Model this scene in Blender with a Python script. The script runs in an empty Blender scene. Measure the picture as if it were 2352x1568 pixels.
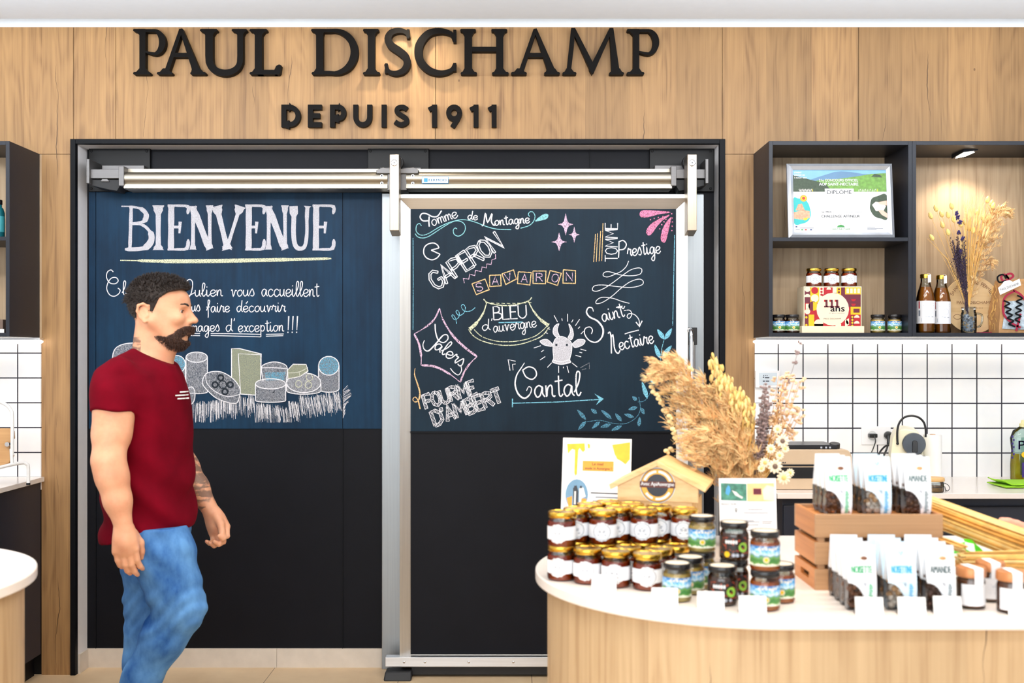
import bpy, bmesh, math, random
import numpy as np
from mathutils import Vector, Matrix, Euler
random.seed(7)
S = bpy.context.scene
COL = S.collection
R = math.radians
F, CX, HY, CZ = 2475.0, 1176.0, 819.0, 1.476      # focal length in px, principal point, eye height

# ------------------------------------------------------------------ camera
cd = bpy.data.cameras.new('camera'); cam = bpy.data.objects.new('camera', cd); COL.objects.link(cam)
cam.location = (0, 0, CZ); cam.rotation_euler = (R(90), 0, 0)
cd.sensor_fit = 'HORIZONTAL'; cd.sensor_width = 36.0; cd.lens = F / 2352 * 36
cd.shift_y = 35 / 2352; cd.clip_start = 0.05; cd.clip_end = 100
cd.dof.use_dof = True; cd.dof.focus_distance = 4.9; cd.dof.aperture_fstop = 3.6
S.camera = cam
# ------------------------------------------------------------------ view, world
S.view_settings.view_transform = 'Standard'; S.view_settings.look = 'None'
S.view_settings.gamma = 1; S.view_settings.use_curve_mapping = False
S.view_settings.exposure = 0.12
S.cycles.use_denoising = True
S.cycles.max_bounces = 10; S.cycles.transparent_max_bounces = 24
S.cycles.sample_clamp_indirect = 4.0
S.cycles.caustics_reflective = False; S.cycles.caustics_refractive = False
wd = bpy.data.worlds.new('World'); S.world = wd; wd.use_nodes = True
bg = wd.node_tree.nodes['Background']; bg.inputs[0].default_value = (0.86, 0.93, 1.0, 1); bg.inputs[1].default_value = 0.78

def lamp(name, kind, loc, energy, color=(1, 1, 1), target=None, size=None, size_y=None, **k):
    l = bpy.data.lights.new(name, kind); l.energy = energy; l.color = color
    o = bpy.data.objects.new(name, l); COL.objects.link(o); o.location = loc
    if kind == 'AREA':
        l.shape = 'RECTANGLE'; l.size = size; l.size_y = size_y or size
    for a, b in k.items(): setattr(l, a, b)
    if target is not None:
        o.rotation_euler = (Vector(target) - Vector(loc)).to_track_quat('-Z', 'Y').to_euler()
    return o
# daylight from the shop front behind the camera, and the ceiling panels of the sales floor
lamp('daylight_window', 'AREA', (-1.5, -2.6, 1.9), 185, (0.90, 0.96, 1.0), (-0.4, 5, 1.5), 5.5, 2.4)
lamp('ceiling_panel_light', 'AREA', (1.0, 2.3, 2.93), 36, (1.0, 0.90, 0.78), (1.0, 2.35, 0), 1.8, 0.5)
lamp('ceiling_panel_light', 'AREA', (-1.5, 2.6, 2.93), 34, (1.0, 0.90, 0.78), (-1.4, 3.0, 0), 1.6, 0.5)
lamp('ceiling_panel_light', 'AREA', (0.2, 0.3, 2.93), 40, (1.0, 0.93, 0.84), (0.2, 0.6, 0), 2.5, 0.6)
for ux in (-1.7, 1.5): lamp('ceiling_fill_light', 'AREA', (ux, 3.36, 2.60), 31, (0.90, 0.95, 1.0), (ux, 3.75, 3.0), 2.6, 0.2)  # added fill aimed upward to brighten the ceiling, no real pendant
for ux in (-2.15, 1.05): lamp('post_fill_spot', 'SPOT', (ux, 3.2, 2.94), 42, (1.0, 0.88, 0.72), (ux, 5.0, 1.0), spot_size=R(62), spot_blend=1.0, shadow_soft_size=0.06)  # added fill spots that lift the lower oak posts, no known fittings
lamp('cove_spot', 'SPOT', (-0.5, 4.76, 3.09), 11, (1.0, 0.86, 0.66), (-0.5, 5.0, 2.55), spot_size=R(100), spot_blend=0.8, shadow_soft_size=0.03)

# ------------------------------------------------------------------ helpers
def P(px, py, D): return Vector(((px - CX) * D / F, D, CZ - (py - HY) * D / F))
def X(px, D): return (px - CX) * D / F
def Z(py, D): return CZ - (py - HY) * D / F
def lin(c):
    return tuple(((v / 255) / 12.92 if v / 255 <= 0.04045 else ((v / 255 + 0.055) / 1.055) ** 2.4) for v in c)

class NT:
    def __init__(s, name):
        s.m = bpy.data.materials.new(name); s.m.use_nodes = True
        s.t = s.m.node_tree; s.N = s.t.nodes; s.L = s.t.links
        s.b = s.N['Principled BSDF']; s.out = s.N['Material Output']
    def n(s, typ, **k):
        x = s.N.new(typ)
        for a, b in k.items():
            if a.startswith('i_'):
                key = a[2:]; x.inputs[int(key) if key.isdigit() else key.replace('_', ' ')].default_value = b
            else: setattr(x, a, b)
        return x
    def l(s, a, b): s.L.new(a, b)
    def coord(s, kind='Object', scale=(1, 1, 1), rot=(0, 0, 0), loc=(0, 0, 0)):
        t = s.n('ShaderNodeTexCoord'); m = s.n('ShaderNodeMapping')
        m.inputs['Scale'].default_value = scale; m.inputs['Rotation'].default_value = rot; m.inputs['Location'].default_value = loc
        s.l(t.outputs[kind], m.inputs['Vector']); return m.outputs[0]
    def noise(s, vec, scale, detail=4, rough=0.55):
        x = s.n('ShaderNodeTexNoise'); x.inputs['Scale'].default_value = scale; x.inputs['Detail'].default_value = detail
        x.inputs['Roughness'].default_value = rough; s.l(vec, x.inputs['Vector']); return x.outputs['Fac']
    def ramp(s, fac, stops, interp='LINEAR'):
        x = s.n('ShaderNodeValToRGB'); cr = x.color_ramp; cr.interpolation = interp
        while len(cr.elements) < len(stops): cr.elements.new(0.5)
        for e, (p, c) in zip(cr.elements, stops):
            e.position = p; e.color = (*(c if isinstance(c, tuple) else (c, c, c)), 1)
        s.l(fac, x.inputs[0]); return x.outputs[0]
    def math(s, op, a, b=None, c=None):
        x = s.n('ShaderNodeMath', operation=op)
        for i, v in enumerate((a, b, c)):
            if v is None: continue
            if isinstance(v, (int, float)): x.inputs[i].default_value = v
            else: s.l(v, x.inputs[i])
        return x.outputs[0]
    def mix(s, fac, a, b, blend='MIX'):
        x = s.n('ShaderNodeMix', data_type='RGBA', blend_type=blend)
        for i, v in ((0, fac), (6, a), (7, b)):
            if isinstance(v, (int, float)): x.inputs[i].default_value = v
            elif isinstance(v, tuple): x.inputs[i].default_value = (*v, 1)
            else: s.l(v, x.inputs[i])
        return x.outputs[2]
    def bump(s, h, strength=0.2, dist=0.002):
        x = s.n('ShaderNodeBump'); x.inputs['Strength'].default_value = strength; x.inputs['Distance'].default_value = dist
        s.l(h, x.inputs['Height']); s.l(x.outputs[0], s.b.inputs['Normal'])
    def set(s, **k):
        for a, b in k.items():
            i = s.b.inputs[a.replace('_', ' ')]
            if isinstance(b, tuple): i.default_value = (*b, 1)
            elif isinstance(b, (int, float)): i.default_value = b
            else: s.l(b, i)
        return s

MATS = {}
def mat(name, rgb, rough=0.5, metal=0.0, var=0.06, vscale=25, **k):
    """plain procedural material: base colour with a little noise mottling"""
    if name in MATS: return MATS[name]
    n = NT(name); c = lin(rgb)
    f = n.noise(n.coord(), vscale)
    d = tuple(x * (1 - var) for x in c); h = tuple(min(1, x * (1 + var)) for x in c)
    n.set(Base_Color=n.ramp(f, [(0.3, d), (0.7, h)]), Roughness=rough, Metallic=metal)
    for a, b in k.items(): n.set(**{a: b})
    MATS[name] = n.m; return n.m
def emit(name, rgb, strength):
    n = NT(name); f = n.noise(n.coord(), 3)
    c = lin(rgb)
    n.set(Base_Color=c, Emission_Color=n.ramp(f, [(0, c), (1, c)]), Emission_Strength=strength)
    MATS[name] = n.m; return n.m

def wood(name, light, dark, axis='Z', plank=0.0, rough=0.5, crack=0.0, across='X', gscale=1.0, pvar=0.12):
    """wood with grain along axis; plank > 0 = boards of that width side by side along 'across'"""
    n = NT(name); a = 'XYZ'.index(axis); sc = [34 * gscale] * 3; sc[a] = 0.75 * gscale
    tc = n.n('ShaderNodeTexCoord'); sep = n.n('ShaderNodeSeparateXYZ'); n.l(tc.outputs['Object'], sep.inputs[0])
    vec = tc.outputs['Object']
    val = None
    if plank:
        ix = n.math('FLOOR', n.math('DIVIDE', n.math('ADD', sep.outputs['XYZ'.index(across)], 20.03), plank))
        wn = n.n('ShaderNodeTexWhiteNoise', noise_dimensions='1D'); n.l(ix, wn.inputs['W']); val = wn.outputs['Value']
        off = n.n('ShaderNodeCombineXYZ'); n.l(n.math('MULTIPLY', val, 37.0), off.inputs[a])
        n.l(n.math('MULTIPLY', val, 3.1), off.inputs[(a + 1) % 3])
        va = n.n('ShaderNodeVectorMath', operation='ADD'); n.l(vec, va.inputs[0]); n.l(off.outputs[0], va.inputs[1]); vec = va.outputs[0]
    def mp(s):
        m = n.n('ShaderNodeMapping'); m.inputs['Scale'].default_value = s; n.l(vec, m.inputs[0]); return m.outputs[0]
    fine = list(sc); fine = [x * 4 for x in fine]; fine[a] = 2.2 * gscale
    g1 = n.noise(mp(tuple(sc)), 1.0, 5, 0.6); g2 = n.noise(mp(tuple(fine)), 1.0, 3, 0.6)
    br = [6 * gscale] * 3; br[a] = 0.9 * gscale
    g3 = n.noise(mp(tuple(br)), 1.0, 2)
    ring = n.math('MULTIPLY_ADD', n.math('SINE', n.math('MULTIPLY', g3, 62.0)), 0.5, 0.5)
    g = n.math('ADD', n.math('ADD', n.math('MULTIPLY', g1, 0.52), n.math('MULTIPLY', g2, 0.40)), n.math('MULTIPLY', ring, 0.09))
    L, Dk = lin(light), lin(dark); mid = tuple((x * 0.65 + y * 0.35) for x, y in zip(L, Dk))
    col = n.ramp(g, [(0.30, Dk), (0.47, mid), (0.66, L), (0.9, tuple(min(1, x * 1.1) for x in L))])
    if plank:
        col = n.mix(1.0, col, n.ramp(val, [(0, (1 - pvar,) * 3), (1, (1 + pvar * 0.7,) * 3)]), 'MULTIPLY')
    if crack:
        # one long drying crack per board: a wavering thin line that comes and goes along the grain
        za = n.math('MULTIPLY_ADD', val, 31.7, sep.outputs[a])
        def n1(scale, det): x = n.n('ShaderNodeTexNoise', noise_dimensions='1D'); x.inputs['Scale'].default_value = scale; x.inputs['Detail'].default_value = det; n.l(za, x.inputs['W']); return x.outputs['Fac']
        u = n.math('FRACT', n.math('DIVIDE', n.math('ADD', sep.outputs['XYZ'.index(across)], 20.03), plank))
        cc = n.math('ADD', n.math('MULTIPLY_ADD', n.math('FRACT', n.math('MULTIPLY', val, 7.3)), .5, .25), n.math('MULTIPLY', n.math('SUBTRACT', n1(3.0, 4), .5), .30))
        wd = n.math('MAXIMUM', n.math('MULTIPLY', n.math('SUBTRACT', n1(1.7, 2), .55), .055), 0.0)
        line = n.math('LESS_THAN', n.math('ABSOLUTE', n.math('SUBTRACT', u, cc)), wd)
        col = n.mix(n.math('MULTIPLY', line, crack), col, lin((72, 48, 30)))
        vo = n.n('ShaderNodeTexVoronoi'); vo.inputs['Scale'].default_value = 3.6
        ks = [1.6] * 3; ks[a] = 1.0; n.l(mp(tuple(ks)), vo.inputs['Vector'])
        col = n.mix(n.math('MULTIPLY', n.math('LESS_THAN', vo.outputs['Distance'], 0.028), 0.7), col, lin((95, 66, 42)))
    n.set(Base_Color=col, Roughness=rough)
    n.bump(g, 0.12, 0.001)
    MATS[name] = n.m; return n.m

class MB:
    """collects geometry for ONE mesh object"""
    def __init__(s): s.lay = 0; s.v = []; s.f = []; s.mi = []; s.uv = {}; s.T = Matrix()
    def add(s, vs, fs, m=0, uvs=None):
        o = len(s.v); s.v += [tuple(s.T @ Vector(p)) for p in vs]
        for i, f in enumerate(fs):
            if uvs: s.uv[len(s.f)] = [uvs[j] for j in f]
            s.f.append([o + j for j in f]); s.mi.append(m)
        return s
    def box(s, x0, x1, y0, y1, z0, z1, m=0):
        v = [(x, y, z) for x in (x0, x1) for y in (y0, y1) for z in (z0, z1)]
        return s.add(v, [(0, 1, 3, 2), (4, 6, 7, 5), (0, 4, 5, 1), (2, 3, 7, 6), (0, 2, 6, 4), (1, 5, 7, 3)], m)
    def prism(s, poly, y0, y1, m=0):
        """polygon in (x,z), extruded from y0 (front) to y1"""
        n = len(poly)
        v = [(x, y0, z) for x, z in poly] + [(x, y1, z) for x, z in poly]
        return s.add(v, [list(range(n)), list(range(2 * n - 1, n - 1, -1))] + [(i, i + n, (i + 1) % n + n, (i + 1) % n) for i in range(n)], m)
    def slab(s, poly, z0, z1, m=0):
        n = len(poly)
        v = [(x, y, z0) for x, y in poly] + [(x, y, z1) for x, y in poly]
        return s.add(v, [list(range(n - 1, -1, -1)), list(range(n, 2 * n))] + [(i, (i + 1) % n, (i + 1) % n + n, i + n) for i in range(n)], m)
    def lathe(s, prof, seg=28, m=0, c=(0, 0, 0), a0=0.0, a1=2 * math.pi, cap=True):
        """profile [(r,z)...] bottom to top round the vertical axis at c; UV u = angle, v = height"""
        full = abs(a1 - a0 - 2 * math.pi) < 1e-6; n = seg if full else seg + 1
        v = []; uv = []
        zs = [q[1] for q in prof]; zr = max(zs) - min(zs) or 1
        for r, z in prof:
            for i in range(n):
                a = a0 + (a1 - a0) * i / seg
                v.append((c[0] + r * math.cos(a), c[1] + r * math.sin(a), c[2] + z)); uv.append((i / seg, (z - min(zs)) / zr))
        f = []
        for k in range(len(prof) - 1):
            for i in range(seg if full else seg):
                j = (i + 1) % n
                f.append((k * n + i, k * n + j, (k + 1) * n + j, (k + 1) * n + i))
        if cap and full:
            f.append(list(range(n - 1, -1, -1))); f.append([(len(prof) - 1) * n + i for i in range(n)])
        return s.add(v, f, m, uv)
    def tube(s, pts, r, seg=8, m=0, closed=False):
        pts = [Vector(p) for p in pts]; n = len(pts); v = []
        rr = r if isinstance(r, (list, tuple)) else [r] * n
        up = None
        for i, p in enumerate(pts):
            a = pts[i - 1] if (i or closed) else p; b = pts[(i + 1) % n] if (i < n - 1 or closed) else p
            t = (b - a).normalized() if (b - a).length > 1e-9 else Vector((0, 0, 1))
            if up is None:
                up = t.orthogonal().normalized()
            else:
                up = (up - t * up.dot(t)); up = up.normalized() if up.length > 1e-6 else t.orthogonal().normalized()
            w = t.cross(up)
            for k in range(seg):
                an = 2 * math.pi * k / seg
                v.append(p + (up * math.cos(an) + w * math.sin(an)) * rr[i])
        f = []
        for i in range(n if closed else n - 1):
            j = (i + 1) % n
            for k in range(seg):
                q = (k + 1) % seg
                f.append((i * seg + k, i * seg + q, j * seg + q, j * seg + k))
        if not closed:
            f.append(list(range(seg - 1, -1, -1))); f.append([(n - 1) * seg + k for k in range(seg)])
        return s.add(v, f, m)
    def ribbon(s, pts, w, y0, y1=None, m=0, cap=False):
        """flat stroke in the (x,z) plane at depth y0 (solid back to y1 if given); w scalar or per point"""
        n = len(pts); ww = w if isinstance(w, (list, tuple)) else [w] * n
        L = []; Rr = []
        for i in range(n):
            a = pts[max(i - 1, 0)]; b = pts[min(i + 1, n - 1)]
            dx, dz = b[0] - a[0], b[1] - a[1]; d = math.hypot(dx, dz) or 1
            nx, nz = -dz / d, dx / d
            k = 1.0
            if 0 < i < n - 1:
                e = (pts[i][0] - a[0], pts[i][1] - a[1]); el = math.hypot(*e) or 1
                c = abs((e[0] * dx + e[1] * dz) / (el * d)); k = min(1 / max(c, 0.5), 1.8)
            h = ww[i] / 2 * k
            L.append((pts[i][0] + nx * h, pts[i][1] + nz * h)); Rr.append((pts[i][0] - nx * h, pts[i][1] - nz * h))
        if y1 is None:
            e = 8e-6      # a stroke that runs back over itself lies on top of itself
            v = [(x, y0 - e * i, z) for i, (x, z) in enumerate(L)] + [(x, y0 - e * i, z) for i, (x, z) in enumerate(Rr)]
            return s.add(v, [(i, i + n, i + n + 1, i + 1) for i in range(n - 1)], m)
        v = [(x, y, z) for q in (L, Rr) for y in (y0, y1) for x, z in q]      # L front, L back, R front, R back
        f = []
        for i in range(n - 1): f += [(i, i + 2 * n, i + 2 * n + 1, i + 1), (i + n, i + n + 1, i + 3 * n + 1, i + 3 * n), (i, i + 1, i + n + 1, i + n), (i + 2 * n, i + 3 * n, i + 3 * n + 1, i + 2 * n + 1)]
        f += [(0, n, 3 * n, 2 * n), (n - 1, 3 * n - 1, 4 * n - 1, 2 * n - 1)]
        return s.add(v, f, m)
    def ball(s, c, r, m=0, seg=10, rings=6):
        rx, ry, rz = r if isinstance(r, (list, tuple)) else (r, r, r)
        v = [(c[0], c[1], c[2] - rz)]
        for k in range(1, rings):
            a = -math.pi / 2 + math.pi * k / rings
            for i in range(seg):
                b = 2 * math.pi * i / seg
                v.append((c[0] + rx * math.cos(a) * math.cos(b), c[1] + ry * math.cos(a) * math.sin(b), c[2] + rz * math.sin(a)))
        v.append((c[0], c[1], c[2] + rz)); f = []
        for i in range(seg):
            j = (i + 1) % seg
            f.append((0, 1 + j, 1 + i)); f.append((len(v) - 1, 1 + (rings - 2) * seg + i, 1 + (rings - 2) * seg + j))
            for k in range(rings - 2):
                f.append((1 + k * seg + i, 1 + k * seg + j, 1 + (k + 1) * seg + j, 1 + (k + 1) * seg + i))
        return s.add(v, f, m)
    def text(s, txt, x0, x1, z0, z1, y0, y1=None, m=0, rot=0.0, bold=0.0, keep=False):
        """lettering fitted into the box x0..x1, z0..z1 on the plane y = y0, facing -Y"""
        cu = bpy.data.curves.new('t', 'FONT'); cu.body = txt; cu.resolution_u = 3
        ob = bpy.data.objects.new('t', cu); COL.objects.link(ob)
        me = bpy.data.meshes.new_from_object(ob.evaluated_get(bpy.context.evaluated_depsgraph_get()))
        vs = [tuple(q.co) for q in me.vertices]; fs = [list(q.vertices) for q in me.polygons]
        bpy.data.objects.remove(ob); bpy.data.curves.remove(cu); bpy.data.meshes.remove(me)
        if not vs: return s
        ax, bx = min(q[0] for q in vs), max(q[0] for q in vs); ay, by = min(q[1] for q in vs), max(q[1] for q in vs)
        sx = (x1 - x0) / (bx - ax); sz = (z1 - z0) / (by - ay)
        if keep: sx = sz = min(sx, sz)
        cx, cz = (x0 + x1) / 2, (z0 + z1) / 2; c, sn = math.cos(rot), math.sin(rot); o = []
        for q in vs:
            dx, dz = (q[0] - (ax + bx) / 2) * sx, (q[1] - (ay + by) / 2) * sz
            o.append((cx + dx * c - dz * sn, y0, cz + dx * sn + dz * c))
        if bold:      # heavier lettering: the same outline struck again a little to each side
            k = bold * (z1 - z0) * 1.2
            for sg in (-1, 1): s.add([(x + sg * k * c, y - .00002, z + sg * k * sn) for x, y, z in o], fs, m)
        return s.add(o, fs, m)
    def build(s, name, mats, parent=None, label=None, bevel=0.0, smooth=False, seg=2, angle=35):
        me = bpy.data.meshes.new(name); me.from_pydata(s.v, [], s.f)
        for m in (mats if isinstance(mats, (list, tuple)) else [mats]): me.materials.append(m)
        if any(s.mi): me.polygons.foreach_set('material_index', s.mi)
        if s.uv:
            ul = me.uv_layers.new(name='UVMap')
            for p in me.polygons:
                if p.index in s.uv:
                    for li, q in zip(p.loop_indices, s.uv[p.index]): ul.data[li].uv = q
        if smooth:
            me.polygons.foreach_set('use_smooth', [True] * len(me.polygons))
            me.set_sharp_from_angle(angle=R(angle))
        me.update()
        o = bpy.data.objects.new(name, me); COL.objects.link(o)
        if parent is not None: adopt(o, parent)
        if label: o['label'] = label
        if bevel:
            b = o.modifiers.new('bevel', 'BEVEL'); b.width = bevel; b.segments = seg; b.limit_method = 'ANGLE'; b.angle_limit = R(40)
            if not smooth:
                me.polygons.foreach_set('use_smooth', [True] * len(me.polygons)); me.set_sharp_from_angle(angle=R(30))
                b.harden_normals = False
        return o
def world_of(o):
    m = o.matrix_basis.copy()
    return world_of(o.parent) @ o.matrix_parent_inverse @ m if o.parent else m
def adopt(o, parent, local=False):
    o.parent = parent
    if parent.get('_local'): o['_local'] = 1
    else: o.matrix_parent_inverse = world_of(parent).inverted()
def thing(name, label, cat, loc=(0, 0, 0), rotz=0.0, group=None, local=False):
    o = bpy.data.objects.new(name, None); COL.objects.link(o); o.empty_display_size = 0.05
    o.location = loc; o.rotation_euler = (0, 0, rotz); o['label'] = label; o['category'] = cat
    if group: o['group'] = group
    if local: o['_local'] = 1
    return o
def tag(o, label, cat, group=None):
    o['label'] = label; o['category'] = cat
    if group: o['group'] = group
    return o
def struct(o): o['kind'] = 'structure'; return o
def dup(o, loc=None, rotz=None, label=None, group=None, parent=None):
    c = o.copy(); COL.objects.link(c)
    if parent: c.parent = parent
    if loc is not None: c.location = loc
    if rotz is not None: c.rotation_euler = (0, 0, rotz)
    if label: c['label'] = label
    if group: c['group'] = group
    for ch in list(KIDS.get(o.name, [])) or [q for q in o.children]:
        dup(ch, parent=c)
    return c
KIDS = {}
def smooth_pts(pts, n=5, closed=False):
    """Catmull-Rom through the points"""
    p = [Vector(q) if len(q) == 3 else Vector((q[0], q[1], 0)) for q in pts]; out = []; N = len(p)
    if N < 3: return [tuple(q[:len(pts[0])]) for q in p]
    for i in range(N if closed else N - 1):
        a = p[(i - 1) % N] if (closed or i) else p[0]; b = p[i]; c = p[(i + 1) % N]; d = p[(i + 2) % N] if (closed or i < N - 2) else p[-1]
        for k in range(n):
            t = k / n
            q = 0.5 * ((2 * b) + (c - a) * t + (2 * a - 5 * b + 4 * c - d) * t * t + (3 * b - a - 3 * c + d) * t ** 3)
            out.append(tuple(q[:len(pts[0])]))
    if not closed: out.append(tuple(p[-1][:len(pts[0])]))
    return out
def arc(cx, cz, rx, rz, a0, a1, n=14):
    return [(cx + rx * math.cos(R(a0 + (a1 - a0) * i / n)), cz + rz * math.sin(R(a0 + (a1 - a0) * i / n))) for i in range(n + 1)]
# ------------------------------------------------------------------ materials of the setting
M = MATS
wood('oak_wall', (173, 134, 88), (120, 86, 54), 'Z', plank=0.21, crack=0.85, pvar=.2, gscale=1.15, rough=0.55)
wood('oak_shelf_back', (192, 166, 134), (146, 118, 88), 'Z', plank=0.24, crack=0.8, rough=0.55)
wood('oak_counter', (206, 176, 136), (170, 136, 98), 'Z', plank=0.16, crack=0.9, rough=0.5)
mat('plaster_white', (232, 240, 250), 0.9, var=0.01)
mat('reveal_white', (236, 234, 236), 0.7, var=0.02)
mat('black_trim', (12, 13, 18), 0.5, Specular_IOR_Level=0.15)
mat('black_panel', (17, 18, 24), 0.5, var=0.10, vscale=6, Specular_IOR_Level=0.14)
mat('black_steel', (15, 15, 17), 0.45, Specular_IOR_Level=0.25)
mat('shelf_black', (30, 33, 42), 0.42, var=0.08, Specular_IOR_Level=0.35)
mat('cabinet_black', (36, 40, 52), 0.4, var=0.05)
mat('counter_white', (244, 234, 226), 0.22, var=0.012, vscale=60)
mat('skirting', (214, 203, 190), 0.6, var=0.06, vscale=14)
mat('rubber', (20, 20, 23), 0.55)
mat('dark_gap', (16, 15, 15), 0.9)
def metal(name, rgb, rough, axis='Z', amt=0.10):
    n = NT(name); sc = [120] * 3; sc['XYZ'.index(axis)] = 2.0
    f = n.noise(n.coord('Object', tuple(sc)), 1.0, 3)
    c = lin(rgb)
    n.set(Base_Color=n.ramp(f, [(0.3, tuple(x * 0.88 for x in c)), (0.7, c)]), Metallic=1.0,
          Roughness=n.math('ADD', n.math('MULTIPLY', f, amt), rough - amt / 2))
    n.bump(f, 0.06, 0.0006)
    MATS[name] = n.m
metal('steel', (158, 163, 167), 0.46); metal('steel_h', (216, 213, 208), 0.40, 'X'); metal('steel_v', (216, 214, 210), 0.42); metal('alu_rail', (172, 164, 150), 0.40, 'X'); metal('steel_strap', (166, 153, 136), 0.32)  # steel_strap: brown of the reflected wood is put into its colour
metal('grey_cast', (128, 126, 126), 0.55, 'X'); metal('chrome', (222, 222, 224), 0.12); metal('gold_lid', (222, 176, 70), 0.24, amt=0.05)
metal('alu_bar', (232, 233, 236), 0.42, 'X')
def tile_mat(name, x0, z0, p=0.115, w=0.048):
    n = NT(name); t = n.n('ShaderNodeTexCoord'); s = n.n('ShaderNodeSeparateXYZ'); n.l(t.outputs['Object'], s.inputs[0])
    def line(o, a):
        f = n.math('FRACT', n.math('DIVIDE', n.math('ADD', o, 40 * p - a + p * w / 2), p)); return n.math('LESS_THAN', f, w)
    g = n.math('MAXIMUM', line(s.outputs['X'], x0), line(s.outputs['Z'], z0))
    wn = n.noise(t.outputs['Object'], 9, 2)
    n.set(Base_Color=n.mix(g, n.ramp(wn, [(0.3, lin((243, 244, 247))), (0.7, lin((250, 249, 249)))]), lin((32, 30, 44))),
          Roughness=n.math('ADD', n.math('MULTIPLY', g, 0.6), 0.16))
    n.bump(n.math('SUBTRACT', 1.0, g), 0.5, 0.002)
    MATS[name] = n.m
tile_mat('tiles_right', X(1786.6, 5), Z(812, 5)); tile_mat('tiles_left', X(42.5, 5), Z(810.7, 5))
def floor_mat():
    n = NT('floor_tiles'); t = n.n('ShaderNodeTexCoord'); s = n.n('ShaderNodeSeparateXYZ'); n.l(t.outputs['Object'], s.inputs[0])
    def line(o, a):
        f = n.math('FRACT', n.math('DIVIDE', n.math('ADD', o, 24.32 - a + 0.0015), 0.608)); return n.math('LESS_THAN', f, 0.005)
    g = n.math('MAXIMUM', line(s.outputs['X'], -1.1255), line(s.outputs['Y'], 4.62))
    f = n.noise(t.outputs['Object'], 5, 6)
    n.set(Base_Color=n.mix(g, n.ramp(f, [(0.3, lin((206, 176, 138))), (0.7, lin((222, 194, 156)))]), lin((110, 90, 70))), Roughness=0.42)
    MATS['floor_tiles'] = n.m
floor_mat()

# ------------------------------------------------------------------ room shell
b = MB(); b.box(-3.6, 3.6, -3.0, 5.16, -0.06, 0.0); struct(b.build('floor', M['floor_tiles']))
b = MB(); b.box(-3.6, 3.6, -3.0, 4.70, 2.95, 3.0); b.box(-3.6, 3.6, -3.0, 4.66, 3.0, 3.06); b.box(-3.6, 3.6, -3.0, 5.16, 3.32, 3.38)
struct(b.build('ceiling', M['plaster_white']))
b = MB(); b.box(-3.7, -3.6, -3.0, 5.16, -0.06, 3.38); struct(b.build('wall_left', M['plaster_white']))
b = MB(); b.box(3.6, 3.7, -3.0, 5.16, -0.06, 3.38); struct(b.build('wall_right', M['plaster_white']))
TX0, TX1, TZ = X(163, 5), X(1665, 5), Z(320, 5)           # outer edge of the black door surround
RX0, RX1, RZ = X(175, 5), X(1652, 5), Z(331, 5)           # reveal
SEAM = Z(354, 5)
b = MB(); g = 0.0012
cuts = [-3.6, TX0 + 0.012, X(266, 5), X(1000, 5), TX1 - 0.012, X(1972, 5), 3.6]
for i in range(6): b.box(cuts[i] + g, cuts[i + 1] - g, 5.0, 5.014, TZ, 3.005)
b.box(-3.6, TX0, 5.0, 5.014, SEAM + g, TZ); b.box(TX1, 3.6, 5.0, 5.014, SEAM + g, TZ)
b.box(X(95.5, 5), TX0, 5.0, 5.014, 0, SEAM - g); b.box(TX1, X(1733, 5), 5.0, 5.014, 0, SEAM - g)
b.box(-3.6, X(95.5, 5), 5.0, 5.014, 1.50, SEAM - g, 1); b.box(X(1733, 5), 3.6, 5.0, 5.014, 1.50, SEAM - g, 1)
b.box(-3.6, TX0, 5.014, 5.16, 0, 3.005, 2); b.box(TX1, 3.6, 5.014, 5.16, 0, 3.005, 2); b.box(TX0, TX1, 5.014, 5.16, TZ, 3.005, 2)
b.box(-3.6, 3.6, 5.0, 5.16, 3.005, 3.32, 3)
struct(b.build('wall_back', [M['oak_wall'], M['oak_shelf_back'], M['dark_gap'], M['plaster_white']]))
b = MB(); b.box(-3.6, X(95.5, 5), 4.992, 5.0, 0.86, 1.535); struct(b.build('wall_back_left', M['tiles_left']))
b = MB(); b.box(X(1733, 5), 3.6, 4.992, 5.0, 0.86, 1.535); struct(b.build('wall_back_right', M['tiles_right']))
# recess of the cold room front
b = MB(); b.box(RX0 - .02, RX1 + .02, 5.13, 5.16, 0, RZ + .02); struct(b.build('wall_recess', M['black_panel']))
b = MB(); b.box(TX0, RX0, 4.990, 5.02, 0, TZ); b.box(RX1, TX1, 4.990, 5.02, 0, TZ); b.box(RX0, RX1, 4.990, 5.02, RZ, TZ)
struct(b.build('trim_1', M['black_trim'], bevel=0.0015))
b = MB(); b.box(RX0 - .012, RX0, 5.02, 5.13, 0, RZ); b.box(RX1, RX1 + .012, 5.02, 5.13, 0, RZ); b.box(RX0, RX1, 5.02, 5.13, RZ, RZ + .012)
struct(b.build('trim_2', M['reveal_white']))
b = MB(); sz = Z(1488, 5.13)
b.box(RX0, -1.118, 5.118, 5.13, 0, sz); b.box(-1.1165, X(878, 5.118), 5.118, 5.13, 0, sz); b.box(RX0, RX0 + .010, 5.02, 5.118, 0, sz)
struct(b.build('baseboard_back', M['skirting']))
# seams of the fixed panels and the black upper panel
b = MB()
for px in (220, 787): b.box(X(px, 5.126) - .002, X(px, 5.126) + .002, 5.1235, 5.13, sz, Z(984, 5.126))
b.box(X(1355, 5.126) - .0015, X(1355, 5.126) + .0015, 5.1235, 5.13, Z(440, 5.126), RZ)
struct(b.build('trim_3', M['black_trim']))
# stainless door frame fixed to the wall
b = MB(); D = 5.09
b.box(X(877, D), X(922, D), D, 5.13, 0, Z(444, D)); b.box(X(1576, D), X(1617, D), D, 5.13, 0, Z(446, D)); b.box(X(877, D), X(1617, D), D + .01, 5.13, Z(452, D), Z(444, D))
struct(b.build('trim_4', M['steel'], bevel=0.002))
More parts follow.
